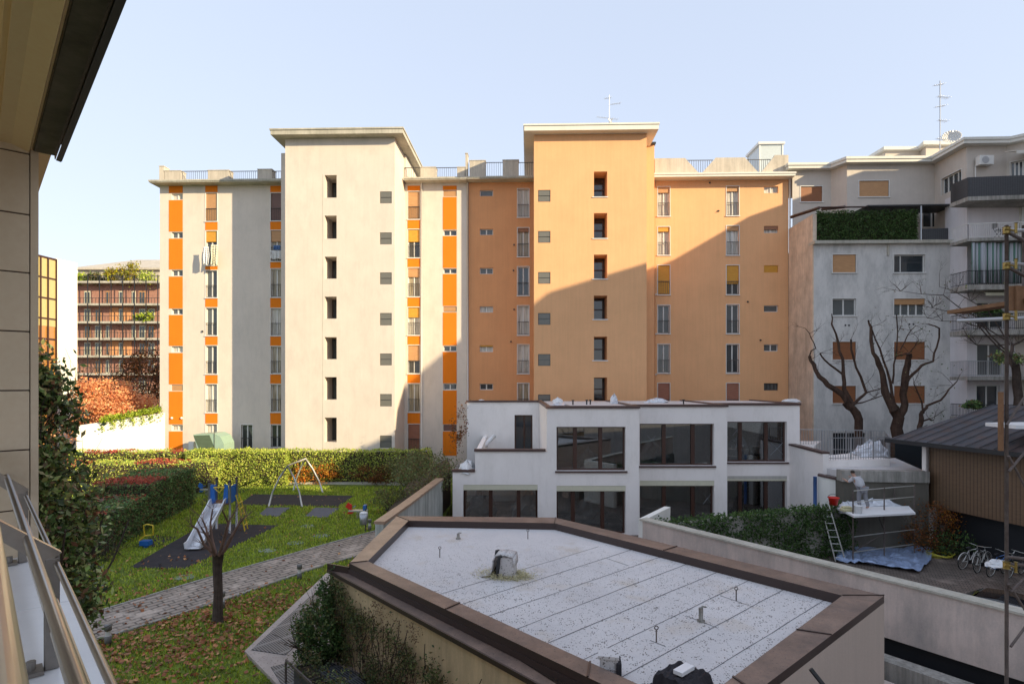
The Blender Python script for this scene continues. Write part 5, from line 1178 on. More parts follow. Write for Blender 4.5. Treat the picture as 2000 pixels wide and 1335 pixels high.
# facing away/left, leaning forward to the wall; arms up-left
pel = V(0, 0, .90, .15)
bv = [pel, V(-.05, .10, 1.08, .15), V(-.12, .22, 1.26, .155), V(-.16, .28, 1.36, .09), V(-.19, .33, 1.43, .06), V(-.21, .37, 1.52, .085), V(-.22, .39, 1.60, .075),
      V(-.30, .22, 1.32, .06), V(-.42, .36, 1.12, .045), V(-.46, .55, 1.20, .035), V(-.47, .62, 1.22, .04),
      V(.04, .30, 1.34, .06), V(-.02, .50, 1.18, .045), V(-.12, .64, 1.28, .035), V(-.15, .70, 1.31, .04),
      V(-.10, .0, .86, .10), V(-.13, .05, .48, .07), V(-.15, -.06, .09, .05), V(-.16, .1, .04, .045),
      V(.10, 0, .86, .10), V(.14, -.02, .48, .07), V(.18, -.16, .09, .05), V(.18, 0, .04, .045)]
be = [(0,1),(1,2),(2,3),(3,4),(4,5),(5,6),(2,7),(7,8),(8,9),(9,10),(2,11),(11,12),(12,13),(13,14),(0,15),(15,16),(16,17),(17,18),(0,19),(19,20),(20,21),(21,22)]
body = skinned('body', bv, be, M['skin'], o)
sh = [(*v[:3], r) for v, r in zip([bv[i] for i in (0,1,2,3,7,8,11,12)], (.20,.20,.20,.11,.095,.07,.095,.07))]
skinned('shirt', sh, [(0,1),(1,2),(2,3),(2,4),(4,5),(2,6),(6,7)], M['shirt'], o)
trv = [(*bv[i][:3], r) for i, r in ((0,.17),(15,.125),(16,.095),(17,.075),(19,.125),(20,.095),(21,.075))]
skinned('trousers', trv, [(0,1),(1,2),(2,3),(0,4),(4,5),(5,6)], M['trousers'], o)
mb = MB(); mb.sph((x0 - .215, y0 + .375, z0 + 1.59), .095, .10, .085, 12); mb.build('hair', M['hair'], o, smooth=True)
for s, hx, hy, hz in ((1, -.47, .62, 1.22), (-1, -.15, .70, 1.31)):
    for k in range(5):
        mb = MB(); bx_ = x0 + hx + (k - 2) * .018; mb.tube([(bx_, y0 + hy + .02, z0 + hz), (bx_, y0 + hy + .07 + .01 * (2 - abs(k - 2)), z0 + hz + .02), (bx_, y0 + hy + .10, z0 + hz)], [.009, .008, .006], 5); mb.build('finger', M['skin'], o, smooth=True)
# ------------------------------------------------------------------ left background
o = thing('glass_building', 'tall white building with an orange-reflecting glass front, far left', 'building', (-46, 55, 0)); zt = H + 10.5
g0, g1, g2 = Vector((X(62, 47.6), 47.6)), Vector((X(110, 50), 50)), Vector((X(151, 52), 52))
mb = MB(); mb.prism([g0, g1, g1 + Vector((-13, 12)), g0 + Vector((-13, 12))], ZB, zt); mb.build('glass_front_body', M['bar_orange'], o)
mb = MB(); mb.obox(g1, g2, .5, ZB, zt, side=1); mb.obox(g1 + (g0 - g1) * .0, g2, .8, zt, zt + .15, side=1); mb.build('white_wall', M['whitewall'], o)
mb = MB()
dg = (g1 - g0).normalized(); ng = Vector((dg.y, -dg.x))
for k in range(11): z = ZB + 1.2 + k * 1.72; mb.obox(g0 + ng * .04, g1 + ng * .04, .1, z, z + .12)
for t in (.32, .62, .97): c = g0.lerp(g1, t) + ng * .05; mb.obox(c - dg * .06, c + dg * .06, .12, ZB, zt)
mb.build('mullions', M['frame_brown'], o)
mb = MB(); mb.obox(g0 + ng * .02, g1 + ng * .02, .02, zt - 5.8, zt - .1); mb.build('upper_glass', plain('yellow_reflecting_glass', (.50, .40, .16), .06, spec=.9), o)  # yellow reflection painted as the colour of the upper panes
# brick apartment building far behind
YB = 98.0; o = thing('brick_apartment_building', 'distant red-brick apartment block with long planted balconies and a pale roof', 'building', (X(230, YB), YB, 0))
xl, xr = X(128, YB), X(330, YB); zs = [Zr(y, YB) for y in (554, 597, 631.5, 663.5, 697)] + [Zr(731, YB), Zr(765, YB)]
mb = MB(); mb.box(xl, xr, YB, YB + 12, ZB, zs[0] + .2); mb.build('wall', M['brick'], o)
for i, z in enumerate(zs):
    mb = MB(); mb.box(xl - .2, xr, YB - 1.6, YB, z - .12, z + .22); mb.build('balcony_slab', M['conc_edge'], o)
    if i: 
        mb = MB(); mb.box(xl, xr, YB - 1.55, YB - 1.5, z + 1.1, z + 1.18)
        for k in range(34): x = xl + (xr - xl) * k / 34; mb.box(x, x + .05, YB - 1.55, YB - 1.5, z + .2, z + 1.1)
        mb.build('railing', M['grille'], o)
        for k, px in enumerate((165, 186, 207, 228, 253, 272, 290)):
            if (i * 7 + k * 3) % 5 == 0: continue
            a = X(px, YB); mb = MB(); mb.box(a, a + 1.05, YB - .06, YB + .02, z + .25, z + 2.5); w = mb.build('window', M['blind_box' if (i + k) % 3 else 'blind_tan'], o)
            mb = MB(); mb.box(a + .12, a + .45, YB - .09, YB - .05, z + .4, z + 2.3); mb.box(a + .58, a + .93, YB - .09, YB - .05, z + .4, z + 2.3); mb.build('pane', M['pane'], w)
        for px in (215, 240): a = X(px, YB); mb = MB(); mb.box(a, a + 1.5, YB - .1, YB - .02, z + .3, z + 2.7); mb.build('brick_panel', M['peach_dark'] if i % 2 == 0 else M['brick'], o)
for k in range(9): x = xl + 1 + (xr - xl) * k / 9; mb = MB(); mb.box(x, x + .12, YB - 1.66, YB - 1.58, ZB, zs[0] + 1.2); mb.build('post', M['dark'], o)
mb = MB(); zt = Zr(507, YB + 11); mb.prism([(xl, YB + 1), (xr, YB + 1), (xr, YB + 11), (xl + 5, YB + 11)], zs[0] + 2.6, [zs[0] + 2.9, zs[0] + 2.9, zt, zt]); mb.box(xl + 1, xr, YB + 1.5, YB + 11, zs[0], zs[0] + 2.6); mb.build('roof', M['tile'], o)
mb = MB(); mb.box(xl, xr, YB - 1.55, YB - 1.5, zs[0] + 1.0, zs[0] + 1.1); [mb.box(xl + k * .5, xl + k * .5 + .05, YB - 1.55, YB - 1.5, zs[0] + .2, zs[0] + 1.0) for k in range(int((xr - xl) / .5))]; mb.build('railing', M['grille'], o)
for k, (px, w, h, mt, lab) in enumerate(((165, 2.0, 1.2, 'lf_lit', 'pale green planting at the left of the far roof terrace'), (195, 1.8, 1.3, 'lf_jun', 'brownish shrub row on the far roof terrace'), (228, 1.5, 1.5, 'lf_yellow', 'yellow-green shrub in the middle of the far roof terrace'), (258, 2.1, 2.4, 'lf_yellow', 'tall yellow shrub on the far roof terrace'), (292, 1.6, 1.2, 'lf_hedge', 'green planting at the right of the far roof terrace'), (288, 1.6, 1.2, 'lf_lit', 'green plants spilling on the second balcony of the brick block'))):
    z = zs[0] if k < 5 else zs[2]; c = (X(px, YB), YB - .9, z + h * .7); leafcloud('terrace_plant', clumps(c, (w * .85, .8, h * .75), 900, 10, .34, .1), .36, M[mt], label=lab, cat='plant')
def tree(label, x, y, z, trunk_h, r, n, mat, size, seed=1, k=46, cat='tree', cr=.2, name='tree', shell=.45):
    random.seed(seed); o = thing(name, label, cat, (x, y, z)); mb = MB(); mb.tube([(x, y, z), (x + .05, y, z + trunk_h * .5), (x, y, z + trunk_h)], [.2, .17, .13], 8); mb.build('trunk', M['bark'], o, smooth=True)
    mb = MB()
    for _ in range(7): branchy(mb, (x, y, z + trunk_h * .85), (random.gauss(0, .8), random.gauss(0, .8), .8), r[2] * 1.5, .09, 2, .6)
    mb.build('branches', M['bark'], o, smooth=True)
    leafcloud('crown', clumps((x, y, z + trunk_h + r[2] * .75), r, n, k, cr, shell), size, M[mat], o); return o
tree('orange-red autumn maple in front of the brick block', X(215, 48.5), 48.5, ZB, 3.4, (3.7, 2.6, 2.7), 17000, 'lf_maple', .22, 4, 70, cr=.15, name='maple_tree')
tree('dark purple-brown tree behind the maple, against the cream block', X(290, 56), 56, ZB, 4.2, (2.6, 2.4, 4.2), 6000, 'lf_rust', .24, 6, 50)
tree('dull olive tree at the left behind the maple', X(140, 60), 60, ZB, 3, (3.4, 2.4, 3.0), 4000, 'lf_jun', .25, 7, 40)
# white boundary wall with climber on top
wallpoly('boundary_wall', 'sunlit white wall left of the cream block behind the hedges', [(X(150, 42), 42.0, H - 3.2), (X(322, 45.0), 45.0, H - 2.4)], .3, 'whitewall', capm=None, z0=-.7)
p = rng.random(2600); xx = X(205, 43) + (X(318, 44.6) - X(205, 43)) * p; yy = 42.8 + 1.9 * p; zz = H - 3.0 + .75 * p + np.abs(rng.normal(size=2600)) * .18 - (rng.random(2600) < .3) * rng.random(2600) * .8 * (np.sin(p * 40) > 0)
leafcloud('climbing_plant', np.stack([xx, yy - .25 + rng.normal(size=2600) * .12, zz], 1), .17, M['lf_lit'], label='bright green climber along the top of the sunlit white wall', cat='climber')
# pale green fibreglass hood
Yh = 42.6; o = thing('ventilation_hood', 'pale green curved fibreglass hood with a dark front, behind the back hedge', 'ventilation hood', (X(405, Yh), Yh, 0)); mb = MB()
pr = [(X(377, Yh), Zr(848, Yh)), (X(418, Yh), Zr(846, Yh)), (X(430, Yh), Zr(852, Yh)), (X(437, Yh), Zr(866, Yh)), (X(438, Yh), Zr(900, Yh)), (X(393, Yh), Zr(900, Yh))]
pts3 = [(x, z) for x, z in pr]; n = len(pts3); f = [(x, Yh, z) for x, z in pts3]; b_ = [(x, Yh + 1.6, z) for x, z in pts3]; mb.face(f[::-1]); mb.face(b_)
for i in range(n): j = (i+1) % n; mb.face([f[i], f[j], b_[j], b_[i]])
mb.build('shell', M['green_fibre'], o)
mb = MB(); q = [(X(378, Yh), Zr(850, Yh)), (X(409, Yh), Zr(849, Yh)), (X(424, Yh), Zr(886, Yh)), (X(394, Yh), Zr(887, Yh))]; mb.face([(x, Yh - .02, z) for x, z in q][::-1]); mb.face([(x, Yh - .005, z) for x, z in q]); mb.build('front_grille', M['green_net'], o)
mb = MB(); mb.tube([(X(419, Yh), Yh - .03, 0), (X(419, Yh), Yh - .03, Zr(838, Yh))], .015, 5); mb.build('rod', M['grille'], o)
mb = MB(); mb.box(X(368, 43.2), X(378, 43.2), 43.2, 43.5, 0, Zr(862, 43.2)); tag(mb.build('cabinet', M['whitewall']), 'small white cabinet beside the green hood', 'cabinet')
# ------------------------------------------------------------------ hedges
hedge((-22.4, 39.75), (-15.7, 39.9), 1.5, 2.35, 15000, M['lf_hedge'], 'tall clipped green hedge in the sun beneath the cream tower', size=.12)
hedge((-15.7, 40.75), (-5.8, 41.0), .75, 2.3, 12000, M['lf_hedge'], 'long clipped hedge half in shade, running right toward the white building', size=.12)
hedge((-34, 39.6), (-23.2, 39.9), 1.6, 2.3, 9000, M['lf_hedge'], 'far back hedge row at the left in full sun', size=.13, redtop=1.5)
hedge((-33, 35.9), (-19.6, 37.4), 2.0, 1.95, 11000, M['lf_hedge'], 'middle hedge row at the left with yellow-green sunlit front', size=.12, redtop=3)
hedge((-17.75, 28.3), (-18.6, 34.0), 2.6, 2.2, 15000, M['lf_hedge_dark'], 'dark photinia hedge with red tips beside the slide, taller section', size=.11, redtop=.6)
hedge((-16.9, 23.7), (-17.75, 28.2), 2.8, 1.65, 12000, M['lf_hedge_dark'], 'dark photinia hedge with red tips, lower section nearest the camera', size=.11, redtop=2.2)
random.seed(5)
mb = MB()
for _ in range(70): branchy(mb, (random.uniform(-17.6, -16.0), random.uniform(22.2, 24.2), 0), (random.gauss(0, .6), random.gauss(-.3, .4), .7), random.uniform(.7, 1.4), .012, 1, .8)
tag(mb.build('bare_shrub', M['bark']), 'tangle of bare twigs at the near end of the photinia hedge', 'shrub')
# ------------------------------------------------------------------ lawn details
pt_ = [(192,1195),(365,1142),(510,1100),(650,1060),(730,1030)]; pb_ = [(187,1252),(335,1205),(432,1175),(570,1126),(640,1102)]
T_ = [Vector(G(*p)) for p in pt_]; B_ = [Vector(G(*p)) for p in pb_]
T_ = [Vector((-16.5, 15.4))] + T_[:4] + [Vector((-6.3, 28.2))]; B_ = [Vector((-14.8, 13.4))] + B_[:5] + [Vector((-4.9, 25.5))]
mb = MB(); mb.prism(T_ + B_[::-1], .004, .03); structure('garden_path', mb, 'path')
mb = MB()
for ln in (T_, B_):
    for a, b in zip(ln, ln[1:]): mb.obox(a, b, .09, .005, .06)
tag(mb.build('path_edging', M['concrete']), kind='structure')
def mat_(name, px, m, label, h=.02):
    mb = MB(); mb.prism([G(*p) for p in px], .004, h); tag(mb.build(name, M[m]), label, 'rubber mat')
mat_('rubber_mat', [(253,1108),(360,1111),(545,1026),(400,1022)], 'rubber', 'large dark rubber mat under the slide')
mat_('rubber_mat', [(466,986),(660,989),(692,968),(494,965)], 'rubber', 'dark rubber mat under the swing frame')
mat_('rubber_mat', [(505,1005),(522,991),(568,991),(543,1009)], 'rubber_grey', 'left small grey rubber mat in front of the swing frame')
mat_('rubber_mat', [(596,1008),(615,991),(663,992),(638,1011)], 'rubber_grey', 'right small grey rubber mat in front of the swing frame')
mat_('rubber_mat', [(262,1066),(310,1068),(345,1048),(300,1044)], 'rubber', 'small dark rubber mat under the yellow spring rider')
mat_('rubber_mat', [(382,986),(420,984),(500,950),(430,946)], 'rubber', 'dark rubber mat under the blue spring rider')
for (px, py, lab) in ((522, 1075, 'pale green drain slab left of the path bend, nearest'), (576, 1060, 'brownish drain slab, second in the line toward the swing'), (628, 1046, 'pale drain slab third in the line'), (602, 1027, 'faint round slab below the grey mats'), (360, 1127, 'grey slab at the path edge near the tree')):
    x, y = G(px, py); mb = MB(); mb.prism([(x + .38 * math.cos(t), y + .3 * math.sin(t)) for t in [2*math.pi*k/14 for k in range(14)]], .004, .02); tag(mb.build('drain_cover', M['slabgreen']), lab, 'drain cover')
mb = MB(); a, b = Vector(G(557, 944)), Vector(G(795, 946)); mb.obox(a, b, .35, .0, .14); tag(mb.build('kerb', M['conc_edge']), 'long pale stone kerb behind the swing frame', 'kerb')
# scattered leaves and grass blades
def inpoly(x, y, poly):
    poly = [tuple(p) for p in poly]; c = np.zeros(len(x), bool); j = len(poly) - 1
    for i in range(len(poly)):
        xi, yi = poly[i]; xj, yj = poly[j]; c ^= ((yi > y) != (yj > y)) & (x < (xj - xi) * (y - yi) / (yj - yi + 1e-9) + xi); j = i
    return c
pathpoly = T_ + B_[::-1]
lightwell = [(-7.06, 15.28), (-6.9, 21.5), (-3.0, 22), (0, 8), (-1.5, 9.2)]
n = 21000; x = rng.uniform(-15.5, -2, n); y = rng.uniform(9.5, 20.5, n); dtr = np.hypot(x + 8.8, y - 17.3)
pr = np.exp(-(dtr / 3.2) ** 2) * .8 + .05 + .4 * np.exp(-((x + 11.5) ** 2 + (y - 14.5) ** 2) / 6); ok = (rng.random(n) < pr * .8) & ~inpoly(x, y, lightwell) & ~(inpoly(x, y, pathpoly) & (rng.random(n) > .07))
x2 = rng.uniform(-19, -4, 3500); y2 = rng.uniform(18, 38, 3500); ok2 = rng.random(3500) < (.12 + .5 * (x2 < -11.5) * (y2 < 24))
xs = np.concatenate([x[ok], x2[ok2]]); ys = np.concatenate([y[ok], y2[ok2]])
leafcloud('fallen_leaves', np.stack([xs, ys, .03 + rng.random(len(xs)) * .05], 1), .125, M['lf_litter'], kind='stuff', flat=.6, aspect=.75, label='brown dry leaves scattered over the lawn', cat='fallen leaves')
n = 105000; x = rng.uniform(-19.5, -1.0, n); y = 7 + 32.5 * rng.random(n) ** 1.3
mats_poly = [[G(*p) for p in q] for q in ([(253,1108),(360,1111),(545,1026),(400,1022)], [(466,986),(660,989),(692,968),(494,965)], [(505,1005),(522,991),(568,991),(543,1009)], [(596,1008),(615,991),(663,992),(638,1011)])]
ok = ~inpoly(x, y, pathpoly) & ~inpoly(x, y, lightwell)
for q in mats_poly: ok &= ~inpoly(x, y, q)
ok &= ~((x > -4.5) & (y > 14)); x = x[ok]; y = y[ok]; n = len(x)
hgt = rng.uniform(.03, .085, n) * (1 + y / 40); an = rng.uniform(0, 2*math.pi, n); w = .012 * (1 + y / 16)
base = np.stack([x, y, np.zeros(n)], 1); dx = np.stack([np.cos(an), np.sin(an), np.zeros(n)], 1) * w[:, None]; tip = base + np.stack([rng.normal(size=n) * .025, rng.normal(size=n) * .025, hgt], 1)
V_ = np.stack([base - dx, base + dx, tip], 1).reshape(-1, 3); me = bpy.data.meshes.new('grass'); me.vertices.add(3*n); me.vertices.foreach_set('co', V_.ravel()); me.loops.add(3*n); me.loops.foreach_set('vertex_index', np.arange(3*n)); me.polygons.add(n); me.polygons.foreach_set('loop_start', np.arange(n)*3); me.update(calc_edges=True); me.materials.append(M['lf_grass'])
o = bpy.data.objects.new('grass', me); COL.objects.link(o); tag(o, 'short green grass of the garden lawn', 'grass', kind='stuff')
# ------------------------------------------------------------------ bollard lamps
def bollard(label, loc):
    o = thing('bollard_lamp', label, 'garden lamp', loc, 0, 'low bollard lamps along the garden path'); c = Vector((0, 0, 0))
    mb = MB(); lathe(mb, c, [(.001, 0), (.085, 0), (.085, .22), (.075, .23), (.001, .23)]); mb.build('base', M['lamp_body'], o, world=False, smooth=True)
    mb = MB(); lathe(mb, c, [(.065, .23), (.06, .3), (.055, .38)]); mb.build('lens', M['lampglass'], o, world=False, smooth=True)
    mb = MB(); lathe(mb, c, [(.001, .38), (.09, .38), (.09, .52), (.08, .54), (.001, .54)]); mb.build('cap', M['lamp_body'], o, world=False, smooth=True); return o
b0 = bollard('bollard lamp nearest the balcony at the lower left end of the path', (*G(211, 1257), 0))
for px, py, lab in ((434, 1187, 'bollard lamp just behind the bare tree trunk'), (585, 1130, 'bollard lamp beside the path near the roof corner'), (722, 1035, 'bollard lamp next to the litter bin by the roof edge')):
    dup(b0, (*G(px, py), 0), label=lab)
# bare tree in the lawn
tx, ty = G(425, 1214); o = thing('bare_tree', 'small leafless pollarded tree standing in the lawn beside the path', 'tree', (tx, ty, 0)); random.seed(12)
mb = MB(); mb.tube([(tx, ty, -.05), (tx, ty, .12), (tx + .02, ty, .9), (tx - .01, ty, 1.6), (tx + .02, ty, 2.05)], [.20, .15, .125, .13, .16], 12); mb.build('trunk', M['bark'], o, smooth=True)
mb = MB()
for k in range(8):
    a_ = 2 * math.pi * k / 8 + random.uniform(-.25, .25); L_b = random.uniform(.85, 1.25); pts = []
    for rr_, zz_ in ((.05, 0), (.2, .18), (.38, .48), (.56, .78), (.72, 1.08)):
        a_ += random.gauss(0, .1); pts.append(Vector((tx + rr_ * L_b * math.cos(a_), ty + rr_ * L_b * math.sin(a_), 1.95 + zz_ * L_b * random.uniform(.9, 1.25))))
    mb.tube(pts, [.055, .045, .038, .03, .02], 7)
    for j in (1, 2, 2, 3, 3, 3, 4, 4, 4, 4):
        branchy(mb, pts[j], (math.cos(a_) + random.gauss(0, .7), math.sin(a_) + random.gauss(0, .7), random.uniform(.7, 1.8)), random.uniform(.2, .5), .008, 1, .5, 3, .3)
mb.build('branches', M['twig'], o, smooth=True)
# ------------------------------------------------------------------ playground
o = thing('slide', 'playground slide with a silver chute, blue panels and a yellow ladder', 'slide', (-13.2, 26, 0))
s0 = Vector((*G(377, 1076), .12)); s1 = Vector((X(428, 27.4), 27.4, 1.45)); dd = (s1 - s0); sd = Vector((dd.y, -dd.x, 0)).normalized() * .3
prof_ = [(0, .12), (.10, .14), (.22, .32), (.5, .75), (.8, 1.2), (.93, 1.42), (1, 1.45)]
cl = [s0.lerp(s1, t).xy.to_3d() + Vector((0, 0, z)) for t, z in prof_]
mb = MB()
for a, b in zip(cl, cl[1:]): mb.face([a - sd, a + sd, b + sd, b - sd])
ch = mb.build('chute', M['slide'], o, smooth=True); md = ch.modifiers.new('s', 'SOLIDIFY'); md.thickness = .03
for s in (-1, 1):
    mb = MB()
    for a, b in zip(cl, cl[1:]): u = Vector((0, 0, .24)); sx = sd * s; mb.face([a + sx, b + sx, b + sx * 1.12 + u, a + sx * 1.12 + u])
    q = mb.build('chute_side', M['slide'], o); md = q.modifiers.new('s', 'SOLIDIFY'); md.thickness = .05
fw_ = dd.xy.normalized().to_3d(); top = s1
for a in (0, 1):
    for s in (-1, 1):
        p = (top + fw_ * (.05 + a * .9) + sd * s * 1.55); mb = MB(); mb.tube([(p.x, p.y, 0), (p.x, p.y, 2.45 if True else 0)], .055, 10); mb.build('post', M['greymetal'], o, smooth=True)
        mb = MB(); mb.sph((p.x, p.y, 2.48), .08, .08, .07, 10); mb.build('post_cap', M['red'] if False else M['frame_brown'], o, smooth=True)
for s in (-1, 1):
    mb = MB(); a = top + fw_ * .02 + sd * s * .55; b = top + fw_ * .02 + sd * s * 1.3; mb.face([(a.x, a.y, 1.5), (b.x, b.y, 1.35), (b.x, b.y, 2.3), (a.x + (b.x-a.x)*.3, a.y, 2.35)]); p_ = mb.build('side_panel', M['blue'], o); md = p_.modifiers.new('s', 'SOLIDIFY'); md.thickness = .04
    mb = MB(); a = top + fw_ * .08 + sd * s * 1.5; b = top + fw_ * .9 + sd * s * 1.5; mb.face([(a.x, a.y, 1.4), (b.x, b.y, 1.4), (b.x, b.y, 2.2), (a.x, a.y, 2.2)]); p_ = mb.build('side_panel', M['blue'], o); md = p_.modifiers.new('s', 'SOLIDIFY'); md.thickness = .04
mb = MB(); a = top - sd * 1.4; b = top + sd * 1.4; c = b + fw_ * .95; e_ = a + fw_ * .95; mb.prism([a.xy, b.xy, c.xy, e_.xy], 1.36, 1.44); mb.build('platform', M['plank'], o)
mb = MB(); a = top + sd * -.8 + Vector((0, 0, .75)); b = top + sd * .8 + Vector((0, 0, .75)); mb.tube([a, b], .03, 7); m_ = (a + b) / 2; mb.tube([a, m_ - Vector((0, 0, .25)), b], .025, 6); mb.build('top_bar', M['yellow'], o)
rt = top + sd * 1.7 + fw_ * .4
mb = MB()
for s in (0, .42): p = rt + fw_ * s; mb.tube([(p.x + .55, p.y, 0), (p.x + .25, p.y, 1.3), (p.x + .1, p.y, 1.75)], .03, 7)
for k in range(5): z = .3 + k * .27; f = 1 - z / 1.4 * .55; p = rt; mb.tube([(p.x + .55 * f + .03, p.y, z), (p.x + .55 * f + .03 + fw_.x * .42, p.y + fw_.y * .42, z)], .03, 6)
mb.build('climbing_ladder', M['yellow'], o)
# swing frame
o = thing('swing_frame', 'arched silver tube swing frame standing on the lawn', 'swing', (-13.2, 35, 0)); f0 = Vector((X(562, 33.6), 33.6, 2.32)); r0 = Vector((X(597, 37.6), 37.6, 2.2))
for t, (gx, gy) in ((f0, G(525, 988)), (f0, G(590, 989)), (r0, G(573, 958)), (r0, G(631, 963))):
    b = Vector((gx, gy, 0)); m1 = b.lerp(t, .35); out = (b - t).xy.normalized().to_3d() * .16; m2 = b.lerp(t, .72); mb = MB(); mb.tube([b, m1 + out, m2 + out * .9, t], .05, 9); mb.build('leg', M['alu'], o, smooth=True)
mb = MB(); mb.tube([f0, r0], .055, 9); mb.build('top_beam', M['alu'], o, smooth=True)
# spring riders, bin
def rider(label, px, py, mat1, mat2, s=1, rot=0):
    x, y = G(px, py); o = thing('spring_rider', label, 'spring rider', (x, y, 0), rot); mb = MB(); mb.tube([(.09 * math.cos(t), .09 * math.sin(t), .02 + t * .011) for t in [k * .5 for k in range(64)]], .015, 5); mb.build('spring', M['greymetal'], o, world=False)
    mb = MB(); mb.prism([(-.45*s, -.1), (.45*s, -.1), (.45*s, .1), (-.45*s, .1)], .38, .46); mb.build('seat_board', M['alu'], o, world=False)
    mb = MB(); prf = [(-.55, .25), (-.4, .45), (-.62, .62), (-.5, .85), (-.3, .72), (-.32, .5), (-.15, .4), (-.3, .25)]; f = [(a*s, -.03, b) for a, b in prf]; bb = [(a*s, .03, b) for a, b in prf]; mb.face(f); mb.face(bb[::-1])
    for i in range(len(prf)): j = (i+1) % len(prf); mb.face([f[j], f[i], bb[i], bb[j]])
    mb.build('figure', M[mat1], o, world=False)
    mb = MB(); mb.box(.25*s, .38*s, -.14, .14, .46, .72); mb.tube([(-.2*s, -.2, .62), (-.2*s, .2, .62)], .02, 6); mb.build('backrest', M[mat2], o, world=False); return o
rider('red-headed spring rider with a blue back near the litter bin', 700, 1012, 'red', 'blue', 1.1)
rider('blue spring rider at the far end near the photinia hedge', 404, 968, 'blue', 'blue', .9)
x, y = G(285, 1068); o = thing('spring_rider', 'yellow tube spring rider by the dark photinia hedge', 'spring rider', (x, y, 0)); mb = MB(); mb.tube([(-.3, 0, .3), (-.05, 0, .5), (-.1, 0, .95), (.05, 0, 1.0), (.3, 0, .95), (.33, 0, .55), (-.05, 0, .5)], .03, 7); mb.build('frame', M['yellow'], o, world=False, smooth=True); mb = MB(); mb.box(-.2, .2, -.15, .15, .1, .3); mb.tube([(0, 0, 0), (0, 0, .12)], .1, 8); mb.build('base', M['blue'], o, world=False)
x, y = G(714, 1040); o = thing('litter_bin', 'grey round litter bin on a post by the roof edge', 'litter bin', (x, y, 0)); mb = MB(); mb.tube([(x, y, 0), (x, y, 1.15)], .03, 6); mb.build('post', M['grille'], o)
mb = MB(); lathe(mb, (x - .05, y - .15, .45), [(.001, 0), (.17, 0), (.2, .5), (.17, .5), (.15, .03), (.001, .03)]); mb.build('drum', M['greymetal'], o, smooth=True); mb = MB(); mb.sph((x - .05, y - .15, .98), .2, .2, .07); mb.build('lid', M['cloth_white'], o, smooth=True)
# bench
x0_, y0_ = G(645, 938); o = thing('bench', 'low wooden bench in front of the dark hedge', 'bench', (x0_ + 1, y0_, 0)); mb = MB(); mb.box(x0_, x0_ + 2.0, y0_ - .2, y0_ + .2, .4, .45); mb.build('seat', M['plank'], o); mb = MB(); mb.box(x0_, x0_ + 2.0, y0_ + .22, y0_ + .26, .55, .85); mb.build('backrest', M['alu'], o)
for s in (.1, 1.8): mb = MB(); mb.box(x0_ + s, x0_ + s + .08, y0_ - .18, y0_ + .26, 0, .4); mb.build('leg', M['concrete'], o)
# shrubs in the garden
random.seed(31)
gshrub(620, 945, (1.7, .7, .75), 2200, 'lf_orange', 'orange-leaved shrub in the sun behind the swing frame', z=0, size=.13)
gshrub(640, 941, (1.2, .6, .5), 900, 'lf_yellow', 'yellow-green low shrub beside the orange shrub', z=0, size=.12)
gshrub(735, 946, (1.6, .8, .7), 1800, 'lf_rust', 'brown low shrub right of the bench', z=0, size=.12)
gshrub(790, 950, (1.6, .9, 1.0), 2400, 'lf_jun', 'brown-green juniper mound right of the brown shrub', z=0, size=.11)
gshrub(760, 1003, (1.0, .8, .7), 2000, 'lf_jun', 'low juniper against the retaining wall at the roof corner', z=0, size=.10)
gshrub(815, 962, (1.0, 1.2, 1.3), 2600, 'lf_jun', 'tall loose juniper at the head of the retaining wall', z=0, size=.11)
c = (-4.9, 31.5, 2.3); leafcloud('trailing_shrub', clumps(c, (1.7, 2.6, 1.1), 4500, 40, .25, .2), .12, M['lf_jun'], label='olive trailing shrub hanging over the retaining wall beside the white building', cat='shrub')
mb = MB(); mb.prism([(-6.3, 28.5), (-4.0, 28.5), (-3.6, 34), (-4.2, 38), (-6.5, 38)], .01, [.6, 1.7, 2.1, 2.2, .9]); tag(mb.build('planted_bank', M['soil']), kind='structure')
heap('sheet_bundle', 'white crumpled sheet on the planted bank beside the white building', 'bundle', (X(912, 30.6), 30.8, zlow - .1), .45, .8, .6, 'cloth_white', 61)
leafcloud('climbing_plant', clumps((X(896, 37), 37, 4.2), (.5, .5, 1.2), 500, 12, .3, .1), .13, M['lf_rust'], label='dry reddish climber on the cream wall left of the white terrace', cat='climber')
# retaining wall
q0, q1, q2 = (-3.72, 30.1), (-4.55, 23.6), (-5.0, 20.6)
wallpoly('retaining_wall', 'streaked grey-green retaining wall with stone coping running toward the roof corner', [(-3.75, 30.05, H - 5.1), (-4.40, 23.6, H - 5.1), (-4.75, 20.7, H - 5.1)], .3, 'greenconc', capm='copper_light', cap=.1)
# ------------------------------------------------------------------ foreground pavilion with the flat roof
fb = thing('pavilion', 'low ochre pavilion in the foreground with a pale flat membrane roof and brown metal edging', 'building', (0, 12, -.7))
zP = H - 4.7; zM = H - 4.92; zL = H - 4.92
def GP(px, py, z=zP): return Vector(G(px, py, z))
Ao, Bo, Co, Do, Eo = GP(682, 1099), GP(775, 1007), GP(1085, 1010), GP(1727, 1162), GP(1497, 1335)
Ai, Bi, Ci, Di = GP(718, 1095), GP(798, 1016), GP(1083, 1021), GP(1645, 1162)
Ei = GP(1413, 1335)
du = (GP(1177, 1335) - GP(700, 1106)).normalized(); dv = (Eo - Do).normalized()
def isect(p, d_, q, e_):
    t = ((q.x - p.x) * e_.y - (q.y - p.y) * e_.x) / (d_.x * e_.y - d_.y * e_.x); return p + d_ * t
FoO = isect(GP(700, 1106), du, Do, dv); FoI = isect(Ai, (GP(1240, 1332) - Ai).normalized(), Di, (Ei - Di).normalized())
